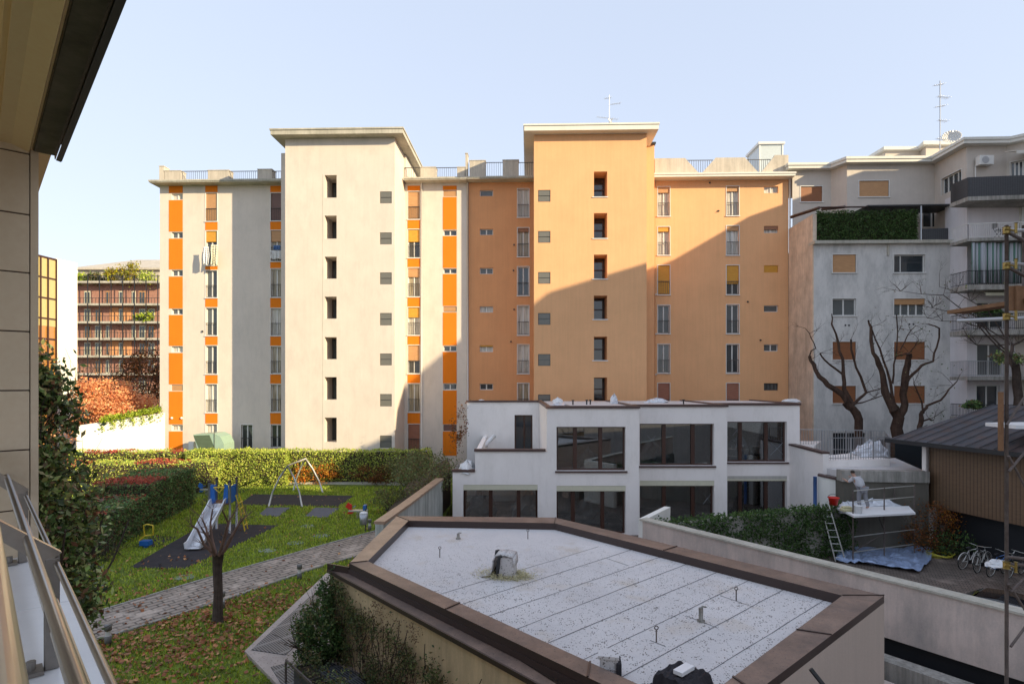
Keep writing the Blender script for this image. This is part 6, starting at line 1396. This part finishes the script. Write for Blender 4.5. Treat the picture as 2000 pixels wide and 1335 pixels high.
ring_o = [Ao, Bo, Co, Do, FoO]; ring_i = [Ai, Bi, Ci, Di, FoI]
mb = MB()
nR = 5
for k in range(nR):
    a, b, c_, d_ = ring_o[k], ring_o[(k+1) % nR], ring_i[(k+1) % nR], ring_i[k]
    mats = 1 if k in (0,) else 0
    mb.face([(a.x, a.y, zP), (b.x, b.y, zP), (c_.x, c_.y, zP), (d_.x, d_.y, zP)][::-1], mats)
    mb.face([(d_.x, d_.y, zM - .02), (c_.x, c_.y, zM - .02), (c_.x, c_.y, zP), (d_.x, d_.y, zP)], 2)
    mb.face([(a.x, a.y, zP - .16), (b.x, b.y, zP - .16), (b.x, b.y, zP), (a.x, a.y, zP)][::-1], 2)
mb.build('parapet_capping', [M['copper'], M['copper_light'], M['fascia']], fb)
mb = MB()
for (p, q, t) in ((ring_o[4], ring_i[4], 0),): pass
def seam(a, b, w=.035):
    q_ = MB(); q_.obox(a, b, w, zP + .002, zP + .022); q_.build('capping_joint', M['fascia'], fb)
for (o1, o2, i1, i2, ts) in ((Ao, FoO, Ai, FoI, (.42, .8)), (Co, Do, Ci, Di, (.48,)), (Do, FoO, Di, FoI, (.40, .8)), (Ao, Bo, Ai, Bi, ())):
    for t in ts: seam(o1.lerp(o2, t), i1.lerp(i2, t))
for o1, i1 in ((Ao, Ai), (Bo, Bi), (Co, Ci), (Do, Di)): seam(o1, i1, .02)
mb = MB(); mb.face([(p.x, p.y, zM) for p in ring_i][::-1]); mb.build('roof_membrane', M['membrane'], fb)
# membrane laps
mb = MB(); v0 = GP(1217, 1320, zM); vdir = -dv
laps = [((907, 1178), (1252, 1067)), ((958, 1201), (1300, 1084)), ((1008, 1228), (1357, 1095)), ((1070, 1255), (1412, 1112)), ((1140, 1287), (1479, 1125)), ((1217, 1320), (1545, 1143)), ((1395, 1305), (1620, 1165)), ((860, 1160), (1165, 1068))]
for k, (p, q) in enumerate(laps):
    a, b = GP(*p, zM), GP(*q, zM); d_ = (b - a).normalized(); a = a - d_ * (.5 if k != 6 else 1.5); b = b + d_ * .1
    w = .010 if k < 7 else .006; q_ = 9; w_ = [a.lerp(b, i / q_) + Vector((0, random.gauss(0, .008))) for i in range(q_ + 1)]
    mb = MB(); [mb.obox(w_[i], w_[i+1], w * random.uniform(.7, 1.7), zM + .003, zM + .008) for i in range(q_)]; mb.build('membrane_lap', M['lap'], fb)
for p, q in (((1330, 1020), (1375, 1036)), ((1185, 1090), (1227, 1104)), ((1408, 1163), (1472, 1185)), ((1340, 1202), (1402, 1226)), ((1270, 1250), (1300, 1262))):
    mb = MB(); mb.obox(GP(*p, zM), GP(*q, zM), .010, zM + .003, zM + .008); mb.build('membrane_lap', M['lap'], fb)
# lower ledge along the near-left side
La = GP(640, 1112, zL - .05); ldir = (GP(1048, 1335, zL - .05) - La).normalized(); zL = zL - .05
n_out = Vector((ldir.y, -ldir.x)); n_out = n_out if n_out.dot(Vector((-1, -1))) > 0 else -n_out
Lend = La + ldir * 18; Pend = isect(Lend, -n_out, Ao, du)
Lc = isect(La, (Ao - Bo), Ao, du) if False else Ao + (Ao - Bo).normalized() * .35
mb = MB(); mb.face([(p.x, p.y, zL) for p in (La, Lend, Pend, Ao)][::1]); 
mb.build('lower_ledge', M['copper'], fb)
mb = MB(); mb.obox(La, Lend, .04, zL - .07, zL + .025); mb.obox(La, Ao, .04, zL - .07, zP - .1); mb.obox(Ao - n_out * -.012, FoO - n_out * -.012, .02, zL + .004, zP - .15); mb.build('ledge_edge', M['fascia'], fb)
mb = MB(); wal = [Ao, Bo, Co, Do, FoO, Ao]; 
for a, b in zip(wal[:-1], wal[1:]): mb.face([(a.x, a.y, -.75), (b.x, b.y, -.75), (b.x, b.y, zP - .16), (a.x, a.y, zP - .16)])
mb.build('inner_wall', M['greige'], fb)
mb = MB(); ins = -n_out * .06; a = La + ins; b = Lend + ins; mb.face([(a.x, a.y, -.75), (b.x, b.y, -.75), (b.x, b.y, zL - .04), (a.x, a.y, zL - .04)]); c = Ao; mb.face([(c.x, c.y, -.75), (a.x, a.y, -.75), (a.x, a.y, zL - .04), (c.x, c.y, zL - .04)][::-1]); mb.build('wall', M['ochre'], fb)
mb = MB(); w0 = GP(940, 1243, zL); w1 = GP(1100, 1335, zL); wd = (w1 - w0).normalized(); nn = Vector((-wd.y, wd.x))
wp = [w0 - wd * .9, w0 - wd * .2 + nn * .14, w0 + wd * 2 + nn * .16, w0 + wd * 6 + nn * .15, w0 + wd * 6 - nn * .05, w0 + wd * 3 - nn * .12, w0 + wd * 1 - nn * .03, w0 + wd * .2 - nn * .1]
mb.face([(p.x, p.y, zL + .006) for p in wp]); tag(mb.build('puddle', M['water']), 'rain puddle reflecting the facade on the brown roof ledge', 'puddle')
# bracket pipe on the right wall
mb = MB(); a = P(1583, 1305, 8.6); mb.tube([a, a + Vector((.55, -.35, -.75))], .035, 8); mb.build('wall_handrail', M['dark'], fb)
# roof furniture
def eyebolt(label, px, py, h=.3):
    x, y = G(px, py, zM); o = thing('anchor_eyebolt', label, 'roof anchor', (x, y, zM), 0, 'anchor rods on the membrane roof'); mb = MB(); mb.tube([(0, 0, 0), (0, 0, h - .06)], .014, 6); mb.build('rod', M['rust'], o, world=False); mb = MB(); mb.tube([(.035 * math.cos(t), 0, h - .03 + .035 * math.sin(t)) for t in [2*math.pi*k/12 for k in range(13)]], .01, 5, caps=False); mb.build('eye', M['rust'], o, world=False)
for px, py, lab in ((859, 1088, 'anchor rod left of the wrapped vent, at the left of the roof'), (1031, 1052, 'anchor rod behind the wrapped vent near the far edge'), (1438, 1172, 'anchor rod at the right of the roof near the brown edging'), (1282, 1253, 'anchor rod at the front of the roof above the black cover')): eyebolt(lab, px, py)
for px, py, hh, lab in ((895, 1052, .17, 'short vent pipe with a bent cap at the far left of the roof'), (1369, 1213, .28, 'upright vent pipe between the two right-hand anchor rods')):
    x, y = G(px, py, zM); mb = MB(); mb.tube([(x, y, zM), (x, y, zM + hh)], .045, 10); mb.tube([(x, y, zM + hh), (x + .03, y, zM + hh + .03), (x + .1, y, zM + hh + .02)], .02, 6); mb.tube([(x, y, zM), (x, y, zM + .03)], .08, 10); tag(mb.build('vent_pipe', M['concrete'], smooth=True), lab, 'vent pipe')
mb = MB(); x, y = G(828, 1020, zM); mb.box(x - .28, x + .15, y - .05, y + .12, zM + .01, zM + .14); tag(mb.build('drain_box', M['dark'], bevel=.01), 'black drain outlet in the far left corner of the membrane roof', 'drain')
# wrapped vent with felt strips
x, y = G(975, 1122, zM); o = thing('wrapped_vent', 'boxy roof vent wrapped in grey-white felt strips with straw-coloured wool at its foot', 'roof vent', (x, y, zM), R(-12))
mb = MB(); mb.box(-.02, .42, -.22, .24, 0, .52); b_ = mb.build('box', M['membrane'], o, world=False, bevel=.03)
def strip(pts, w, mt, name):
    mb = MB(); n = len(pts)
    for i in range(n - 1):
        (xa, ya, za), (xb, yb, zb) = pts[i], pts[i+1]; mb.face([(xa, ya - w, za), (xb, yb - w, zb), (xb, yb + w, zb), (xa, ya + w, za)])
    q = mb.build(name, M[mt], o, world=False, smooth=True); md = q.modifiers.new('s', 'SOLIDIFY'); md.thickness = .025
strip([(.42, .0, .30), (.40, .0, .53), (.2, 0, .57), (-.03, 0, .55), (-.10, 0, .40), (-.12, 0, .2), (-.18, 0, .06), (-.40, -.05, .02)], .26, 'membrane', 'felt_strip')
strip([(.05, -.23, .0), (.04, -.26, .3), (.06, -.2, .56), (.05, 0, .59), (.04, .25, .57), (.03, .28, .2), (.0, .3, 0)], .05, 'dark', 'black_band') if False else None
mb = MB()
for (yy, xx) in ((-.265, .03), (.20, -.14)): mb.tube([(xx - .02, yy, .02), (xx, yy, .3), (xx + .03, yy, .54), (xx + .1, yy, .57)], [.03, .05, .05, .03], 8)
mb.build('black_band', M['dark'], o, world=False)
n = 2200; t = rng.random(n) * 2 * math.pi; rr_ = .25 + np.abs(rng.normal(size=n)) * .16; pts = np.stack([.2 + rr_ * 1.35 * np.cos(t), -.05 + rr_ * .8 * np.sin(t), np.abs(rng.normal(size=n)) * .05 + .01], 1)
pw = np.stack([x + pts[:, 0] * math.cos(R(-12)) - pts[:, 1] * math.sin(R(-12)), y + pts[:, 0] * math.sin(R(-12)) + pts[:, 1] * math.cos(R(-12)), zM + pts[:, 2]], 1)
leafcloud('wool_wisps', pw, .10, M['wool'], o, aspect=.12, flat=.5)
# small wrapped stub at the near edge
x, y = G(1188, 1312, zM + .02); o = thing('wrapped_vent', 'small square vent stub wrapped in pale felt at the near edge of the roof', 'roof vent', (x, y, zM), R(-10)); mb = MB(); mb.box(-.14, .16, -.14, .14, 0, .30); mb.build('box', M['membrane'], o, world=False, bevel=.02); mb = MB(); mb.box(-.17, .18, -.16, .16, .30, .36); mb.tube([(-.16, -.15, .16), (.17, -.15, .14)], .012, 5); mb.tube([(-.16, -.15, .04), (.18, -.16, .03)], .03, 5); mb.build('felt_cap', M['membrane'], o, world=False, bevel=.015)
mb = MB(); mb.prism([(.13, -.2), (.22, -.18), (.2, .1), (.16, .1)], 0, .26); mb.build('torn_felt', M['rubber'], o, world=False)
# black sheeted vent with a white tile
x, y = G(1335, 1350, zM); o = thing('sheeted_vent', 'low black felt-covered roof hatch with a pale brick on top, at the bottom edge', 'roof vent', (x, y, zM), math.atan2(-dv.y, -dv.x)); mb = MB(); n = 14
W_, D_2, H_ = .36, .30, .30
for j in range(n):
    pass
gr = []
for j in range(9):
    row = []; v = j / 8 * 2 - 1
    for i in range(25):
        t = i / 24; xx = -W_ * 1.25 + 2.5 * W_ * t; e0 = abs(xx) / W_; hz = H_ * (1 if e0 < .8 else max(0, 1 - (e0 - .8) / .35)) + .025 * math.sin(i * 1.9 + j * .7) * (.4 + e0); row.append((v * D_2 * (1.05 + .08 * math.sin(i)), xx, max(.0, hz) + .02 * math.sin(j * 2)))
    gr.append(row)
for j in range(8):
    for i in range(24): mb.face([gr[j][i], gr[j+1][i], gr[j+1][i+1], gr[j][i+1]])
for row, s in ((gr[0], 1), (gr[-1], -1)):
    for i in range(24): q = [row[i], row[i+1], (row[i+1][0], row[i+1][1], 0), (row[i][0], row[i][1], 0)]; mb.face(q if s > 0 else q[::-1])
mb.build('felt_cover', M['rubber'], o, world=False, smooth=True)
mb = MB(); mb.box(-.20, .16, -.10, .06, H_ + .035, H_ + .10); mb.build('brick', M['marble'], o, world=False, bevel=.005)
# ------------------------------------------------------------------ light well with grates, climbers, planters
zq = .10; C0 = Vector(G(478, 1270, zq)); up = Vector((.02, 1)); Cb = C0 + Vector((.16, 6.2)); Cr = C0 + ldir * 9
mb = MB(); inner = [Cr - n_out * 3.2, Cb - n_out * .0 + Vector((2.2, .3))]
mb.prism([C0, Cb, Cb + Vector((2.6, 0)), Lend, Cr], -.5, zq); tag(mb.build('stone_surround', M['surround']), 'pale speckled stone surround of the grated light well', 'paving')
for k, (px, lab) in enumerate(((((491, 1268), (557, 1278), (640, 1205), (640, 1150), (604, 1165)), 'triangular steel grating of the light well, farther one'), (((529, 1302), (612, 1281), (760, 1335), (900, 1480), (640, 1480)), 'larger steel grating of the light well at the bottom edge'))):
    mb = MB(); mb.prism([G(a_, b_, zq + .01) for a_, b_ in px], zq + .003, zq + .02); tag(mb.build('grating', M['grate']), lab, 'grating')
# climbers on the ochre wall
vn = n_out; wallA = La
def vines(label, t0, t1, zc, n, mat, size, dens=6, seed=0, thick=.18, tw=10, zspan=1.0):
    r_ = np.random.default_rng(seed); k = dens * 6; ct = r_.uniform(t0, t1, k); cz = zc * r_.random(k) ** 1.3; i = r_.integers(0, k, n)
    t = ct[i] + r_.normal(size=n) * .16; z = cz[i] + r_.normal(size=n) * .16; z = np.clip(z, .0, zL - .12); off = .03 + np.abs(r_.normal(size=n)) * thick
    pts = np.stack([wallA.x + ldir.x * t + vn.x * off, wallA.y + ldir.y * t + vn.y * off, z], 1); m_ = wallA + ldir * (t0 + t1) / 2 + vn * .1
    o = thing('climbing_plant', label, 'climber', (m_.x, m_.y, 0)); random.seed(seed); mb = MB()
    for _ in range(tw):
        tt = random.uniform(t0, t1); q = wallA + ldir * tt + vn * .04; p = [Vector((q.x, q.y, .02))]
        for s in range(7): tt += random.gauss(0, .12); q = wallA + ldir * tt + vn * random.uniform(.02, .08); p.append(Vector((q.x, q.y, min(zL - .15, p[-1].z + random.uniform(.1, .35)))))
        mb.tube(p, [.009] * 8, 5)
        for s in (3, 5, 6): branchy(mb, p[s], (ldir.x * random.choice((-1, 1)), ldir.y, random.gauss(.2, .4)), .35, .005, 0, .5)
    mb.build('stems', M['bark'], o); leafcloud('leaves', pts, size, M[mat], o); return o
vines('leafy climber on the ochre wall next to the corner bush', .3, 2.3, 2.25, 3000, 'lf_vine', .07, 4, 3, .06, 7)
vines('dry brown climber in the middle of the ochre wall', 1.8, 4.3, 2.1, 1500, 'lf_dead', .05, 5, 4, .04, 20)
vines('green climber on the lower right part of the ochre wall', 2.4, 5.6, 1.75, 3000, 'lf_vine', .07, 4, 5, .07, 10)
vines('climber at the bottom edge of the ochre wall', 4.8, 7.8, 1.3, 2600, 'lf_vine', .07, 4, 6, .08, 10)
cb = La + vn * .42 + ldir * .45; random.seed(8); o = thing('bush', 'dense dark glossy bush at the left corner of the ochre pavilion', 'bush', (cb.x, cb.y, zq)); mb = MB()
for _ in range(12): branchy(mb, (cb.x + random.gauss(0, .12), cb.y + random.gauss(0, .12), zq), (random.gauss(0, .35), random.gauss(0, .35), 1), 1.3, .02, 1, .3)
mb.build('stems', M['bark'], o); pts = np.concatenate([clumps((cb.x, cb.y, .8), (.6, .6, .75), 5200, 46, .2, .35), clumps((cb.x + .1, cb.y + .3, 1.45), (.25, .35, .65), 1300, 26, .25, .2)]); leafcloud('leaves', pts, .085, M['lf_ivy'], o); leafcloud('sunlit_leaves', clumps((cb.x - .05, cb.y - .05, .9), (.64, .64, .8), 1300, 30, .2, .6), .08, M['lf_jun'], o)  # paler olive leaves spread over the outer shell of the bush
# planters
for k, t in enumerate((1.5, 2.6, 3.7, 4.8)):
    q = La + ldir * t + vn * 1.15; a = math.atan2(ldir.y, ldir.x); o = thing('planter', ('dark planter box nearest the corner bush', 'second dark planter box along the ochre wall', 'third dark planter box along the ochre wall', 'dark planter box at the bottom edge')[k], 'planter', (q.x, q.y, zq), a, 'dark planters along the ochre wall'); mb = MB(); W2_, D2_ = .42, .18
    for (x0, x1, y0, y1) in ((-W2_, W2_, -D2_, -D2_+.03), (-W2_, W2_, D2_-.03, D2_), (-W2_, -W2_+.03, -D2_+.03, D2_-.03), (W2_-.03, W2_, -D2_+.03, D2_-.03)): mb.box(x0, x1, y0, y1, 0.02, .4)
    mb.build('box', M['grille'], o, world=False); mb = MB(); mb.box(-W2_+.03, W2_-.03, -D2_+.03, D2_-.03, .02, .34); mb.build('earth', M['soil'], o, world=False)
    leafcloud('leaves', clumps((q.x, q.y, .62), (.45, .28, .28), 420, 12, .35, .1), .07, M['lf_vine'], o)
a, b = La + ldir * .9 + vn * 1.45, La + ldir * 7 + vn * 1.45; mb = MB(); mb.obox(a, b, .03, zq + .5, zq + .56)
for k in range(5): c = a.lerp(b, k / 4); mb.box(c.x - .02, c.x + .02, c.y - .02, c.y + .02, zq, zq + .5)
tag(mb.build('low_railing', M['rust']), 'thin low metal rail in front of the planters', 'railing')
# ------------------------------------------------------------------ near shrub by the camera
random.seed(77)
bx, by = -8.72, 9.9
o = thing('tall_shrub', 'tall glossy-leaved evergreen shrub rising past the stone wall at the left', 'shrub', (bx, by, 0)); mb = MB()
for _ in range(16): branchy(mb, (bx + random.gauss(0, .3), by + random.gauss(0, .3), 0), (random.gauss(0, .12), random.gauss(0, .12), 1), 5.0, .035, 0, .1, 6, .6)
mb.build('stems', M['bark'], o)
pts = np.concatenate([clumps((bx + .05, by, 4.6), (1.55, 1.2, 3.0), 27000, 190, .11, .25), clumps((bx + .35, by - .2, 2.4), (.95, .9, 2.4), 7000, 60, .15, .3), clumps((bx - .1, by, 6.9), (1.2, .8, .95), 6000, 50, .16, .1)])
leafcloud('leaves', pts, .135, M['lf_bush'], o, aspect=.45)
mb = MB()
for _ in range(9): branchy(mb, (bx + random.uniform(.0, .9), by + random.gauss(0, .4), random.uniform(6.0, 6.7)), (random.gauss(.5, .5), random.gauss(0, .4), .8), .9, .012, 1, .5)
for _ in range(14): branchy(mb, (bx + random.uniform(.5, 1.2), by + random.gauss(0, .4), random.uniform(2.0, 5.6)), (1, random.gauss(0, .4), random.gauss(.2, .3)), .8, .01, 1, .6)
mb.build('twigs', M['bark'], o)
# ------------------------------------------------------------------ scaffold pole at the right
YP = 6.2; k_ = (1966 - CX) / F; px_ = k_ * YP
o = thing('scaffolding', 'rusty tube scaffold standing close at the right border', 'scaffolding', (px_, YP, -.75)); mb = MB(); zt = Zr(440, YP); mb.tube([(px_, YP, -.75), (px_, YP, zt)], .018, 10); mb.build('upright', M['rust'], o, smooth=True)
mb = MB(); p2 = px_ + 1.4; mb.tube([(p2, YP + .6, -.75), (p2, YP + .6, zt)], .026, 10); p3 = P(1999, 450, 7.4); mb.tube([(p3.x, p3.y, Zr(600, 7.4)), (p3.x, p3.y, Zr(440, 7.4))], .018, 10); mb.build('upright', M['rust'], o, smooth=True)
for (yl, yr) in ((452, 441), (515, 512)): mb = MB(); mb.tube([P(1966, yl - 2, YP - .05), P(2060, yl + (8 if yl == 515 else -2), YP + 1.5)], .02, 8); mb.build('ledger', M['greymetal'], o)
for (a, b) in (((1966, 452), (2040, 492)), ((1966, 520), (2040, 560)), ((1966, 1100), (2060, 1108)), ((1966, 1087), (2060, 1096))): mb = MB(); mb.tube([P(*a, YP - .06), P(*b, YP + .5)], .018, 8); mb.build('ledger', M['rust'], o)
for (a, b) in (((1970, 920), (2030, 850)), ((1970, 890), (2020, 985)), ((1974, 1155), (2030, 1100)), ((1970, 1140), (2030, 1235)), ((1974, 1262), (2020, 1200)), ((1966, 830), (2030, 730))): mb = MB(); mb.tube([P(*a, YP - .05), P(*b, YP + .1)], .013, 7); mb.build('brace', M['rust'], o)
for py in (450, 519, 618, 1103): c = P(1966, py, YP - .05); mb = MB(); mb.tube([c + Vector((0, 0, -.035)), c + Vector((0, 0, .035))], .034, 10); mb.tube([c + Vector((-.05, -.03, .015)), c + Vector((.06, -.035, -.01))], .012, 6); mb.tube([c + Vector((.03, -.08, -.05)), c + Vector((.03, -.08, .06))], .014, 6); mb.build('coupler', M['brass'], o, bevel=.01)
a, b = P(1866, 613, 7.4), P(2080, 607, 6.0); mb = MB(); mb.obox(a, b, .22, a.z, a.z + .045); mb.build('board', M['plank'], o)
mb = MB(); mb.tube([P(1872, 626, 7.2), P(2060, 618, 5.9)], .024, 8); mb.build('ledger', M['greymetal'], o)
mb = MB(); a = P(1972, 606, 6.35); mb.box(a.x, a.x + .6, a.y, a.y + .04, a.z, Zr(558, 6.35)); mb.box(a.x + .05, a.x + .09, a.y - .03, a.y, a.z, Zr(558, 6.35)); mb.build('toe_board', M['plank'], o)
mb = MB(); a = P(1957, 880, YP); mb.box(a.x - .012, a.x + .02, a.y, a.y + .04, a.z, Zr(765, YP)); mb.build('guard_board', M['plank'], o)

# ------------------------------------------------------------------ own building: end wall, soffit, balcony ledge and rail
dN = Vector((-.681, .732)); nO = Vector((.732, .681))
def Q(s, a, z): p = dN * s + nO * a; return Vector((p.x, p.y, H + z))
hb = thing('stone_clad_building', 'beige stone-clad wall and overhanging soffit at the left edge, right beside the camera', 'building', (0, 0, 0), 0)
s_w = 4.34
mb = MB()
jz = [-1.3, -.50, -.008, .33, .55] 
zz = [-9, -1.0] + [H * 0 + v for v in ()]
rows_z = []
cz = lambda py: (HY - py) / F * 3.35
ys = [1400, 1262, 1070, 990, 876, 764, 650, 533, 420, 300, 200]
ys = [1300, 1108, 992, 877, 762, 648, 534, 421, 303, 60]
for i in range(len(ys) - 1):
    z0, z1 = cz(ys[i]) + .004, cz(ys[i+1]) - .004
    for (a0_, a1_) in ((-1.25, .235),):
        p = [Q(s_w, a0_, 0), Q(s_w, a1_, 0), Q(s_w + .06, a1_, 0), Q(s_w + .06, a0_, 0)]; mb.prism([v.xy for v in p], H + z0, H + z1)
mb.build('cladding_panel', M['stone'], hb, bevel=.002)
mb = MB(); mb.prism([v.xy for v in (Q(s_w + .012, -1.3, 0), Q(s_w + .012, .225, 0), Q(s_w + 9, .225, 0), Q(s_w + 9, -1.3, 0))], -.75, H + 1.42); mb.build('core_wall', M['frame_brown'], hb)
mb = MB(); mb.prism([v.xy for v in (Q(s_w - .0, .24, 0), Q(s_w, .275, 0), Q(s_w + .06, .275, 0), Q(s_w + .06, .24, 0))], H - 1.0, H + 1.35); mb.build('corner_trim', M['stone'], hb)
mb = MB(); mb.prism([v.xy for v in (Q(s_w + .06, .24, 0), Q(s_w + .062, .28, 0), Q(s_w + 9, .28, 0), Q(s_w + 9, .24, 0))], -.75, H + 1.49); mb.build('side_face', M['stone'], hb)
# soffit of the balcony above (z 1.3 .. )
def strip3(mb, pts, s0=-1.5, s1=s_w + .02):
    for (a0_, z0), (a1_, z1) in zip(pts, pts[1:]): mb.face([Q(s0, a0_, z0), Q(s0, a1_, z1), Q(s1, a1_, z1), Q(s1, a0_, z0)])
zc = 1.34
mb = MB(); strip3(mb, [(-2.5, zc + .10), (.085, zc + .10), (.10, zc + .03), (.16, zc + .03), (.24, zc), (.245, zc + .02)]); so_ = mb.build('soffit', M['soffit'], hb); md = so_.modifiers.new('s', 'SOLIDIFY'); md.thickness = .02; md.offset = -1
mb = MB(); strip3(mb, [(.245, zc + .01), (.255, zc - .01), (.35, zc - .01), (.352, zc - .035)], s1=s_w - .02); q = mb.build('drip_tray', stucco('dark_reflecting_metal', (.10, .08, .065), .3, 0, rough=.25, bs=.1, scale=6), hb); md = q.modifiers.new('s', 'SOLIDIFY'); md.thickness = .004
mb = MB(); strip3(mb, [(.352, zc - .045), (.375, zc - .05), (.378, zc + .3)], s1=s_w - .05); q = mb.build('fascia', M['dark'], hb); md = q.modifiers.new('s', 'SOLIDIFY'); md.thickness = .004
mb = MB(); mb.prism([v.xy for v in (Q(-1.5, -2.5, 0), Q(-1.5, .376, 0), Q(s_w + 9, .376, 0), Q(s_w + 9, -2.5, 0))], H + zc + .16, H + zc + .5); mb.build('slab_above', M['soffit'], hb)
# ledge (white marble)
lg = thing('balcony_ledge', 'white marble balcony ledge under the steel rail at the bottom left', 'ledge', (*Q(1.5, .1, 0).xy, H - 1.1)); s_a = -1.0
for k in range(5):
    s0 = s_a + k * 1.08; s1 = min(s0 + 1.075, s_w - .002); mb = MB(); mb.prism([v.xy for v in (Q(s0, -.25, 0), Q(s0, .32, 0), Q(s1, .32, 0), Q(s1, -.25, 0))], H - 1.05, H - 1.0); mb.build('slab', M['marble'], lg, bevel=.003)
mb = MB(); mb.prism([v.xy for v in (Q(s_a, -.2, 0), Q(s_a, .29, 0), Q(s_w, .29, 0), Q(s_w, -.2, 0))], -.75, H - 1.052); mb.build('parapet_wall', M['stone'], lg)
# railing
rl = thing('balcony_railing', 'brushed steel balcony railing with slanted flat posts at the bottom left', 'railing', (*Q(1.5, .1, 0).xy, H - 1.0))
for s in (.95, 2.58, 4.2):
    th_ = .007
    def plate(poly, name, m='steel_dark'):
        mb = MB(); f = [Q(s - th_, a_, z) for a_, z in poly]; b = [Q(s + th_, a_, z) for a_, z in poly]; mb.face(f); mb.face(b[::-1])
        for i in range(len(poly)): j = (i+1) % len(poly); mb.face([f[j], f[i], b[i], b[j]])
        return mb.build(name, M[m], rl, bevel=.001)
    plate([(.178, -1.0), (.222, -1.0), (.222, -.602), (.178, -.64)], 'post')
    mb = MB(); pf = [(.178, -.635), (.226, -.598), (.02, -.425), (.02, -.485)]; f = [Q(s - .018, a_, z) for a_, z in pf]; b = [Q(s + .018, a_, z) for a_, z in pf]; mb.face(f); mb.face(b[::-1])
    for i in range(4): j = (i+1) % 4; mb.face([f[j], f[i], b[i], b[j]])
    mb.build('arm', M['steel'], rl, bevel=.002)
    mb = MB(); mb.prism([v.xy for v in (Q(s - .02, .18, 0), Q(s - .02, .22, 0), Q(s + .02, .22, 0), Q(s + .02, .18, 0))], H - .998, H - .614); mb.build('post_flange', M['steel_dark'], rl, bevel=.002)
    mb = MB(); mb.prism([v.xy for v in (Q(s - .05, .11, 0), Q(s - .05, .176, 0), Q(s + .03, .176, 0), Q(s + .03, .11, 0))], H - .998, H - .985); mb.tube([Q(s - .01, .143, -.985), Q(s - .01, .143, -.955)], .014, 8); mb.build('foot_bolt', M['steel_dark'], rl)
for a_, z, r_ in ((.212, -.635, .0095), (.135, -.535, .0145), (.2075, -.76, .009), (.2006, -.87, .009)):
    mb = MB(); mb.tube([Q(-.6, a_, z), Q(s_w, a_, z)], r_, 14); mb.build('rod', M['steel'], rl, smooth=True)
mb = MB(); mb.tube([Q(-.6, .022, -.40), Q(s_w, .022, -.40)], .032, 24); mb.build('handrail', M['rail_satin'], rl, smooth=True)
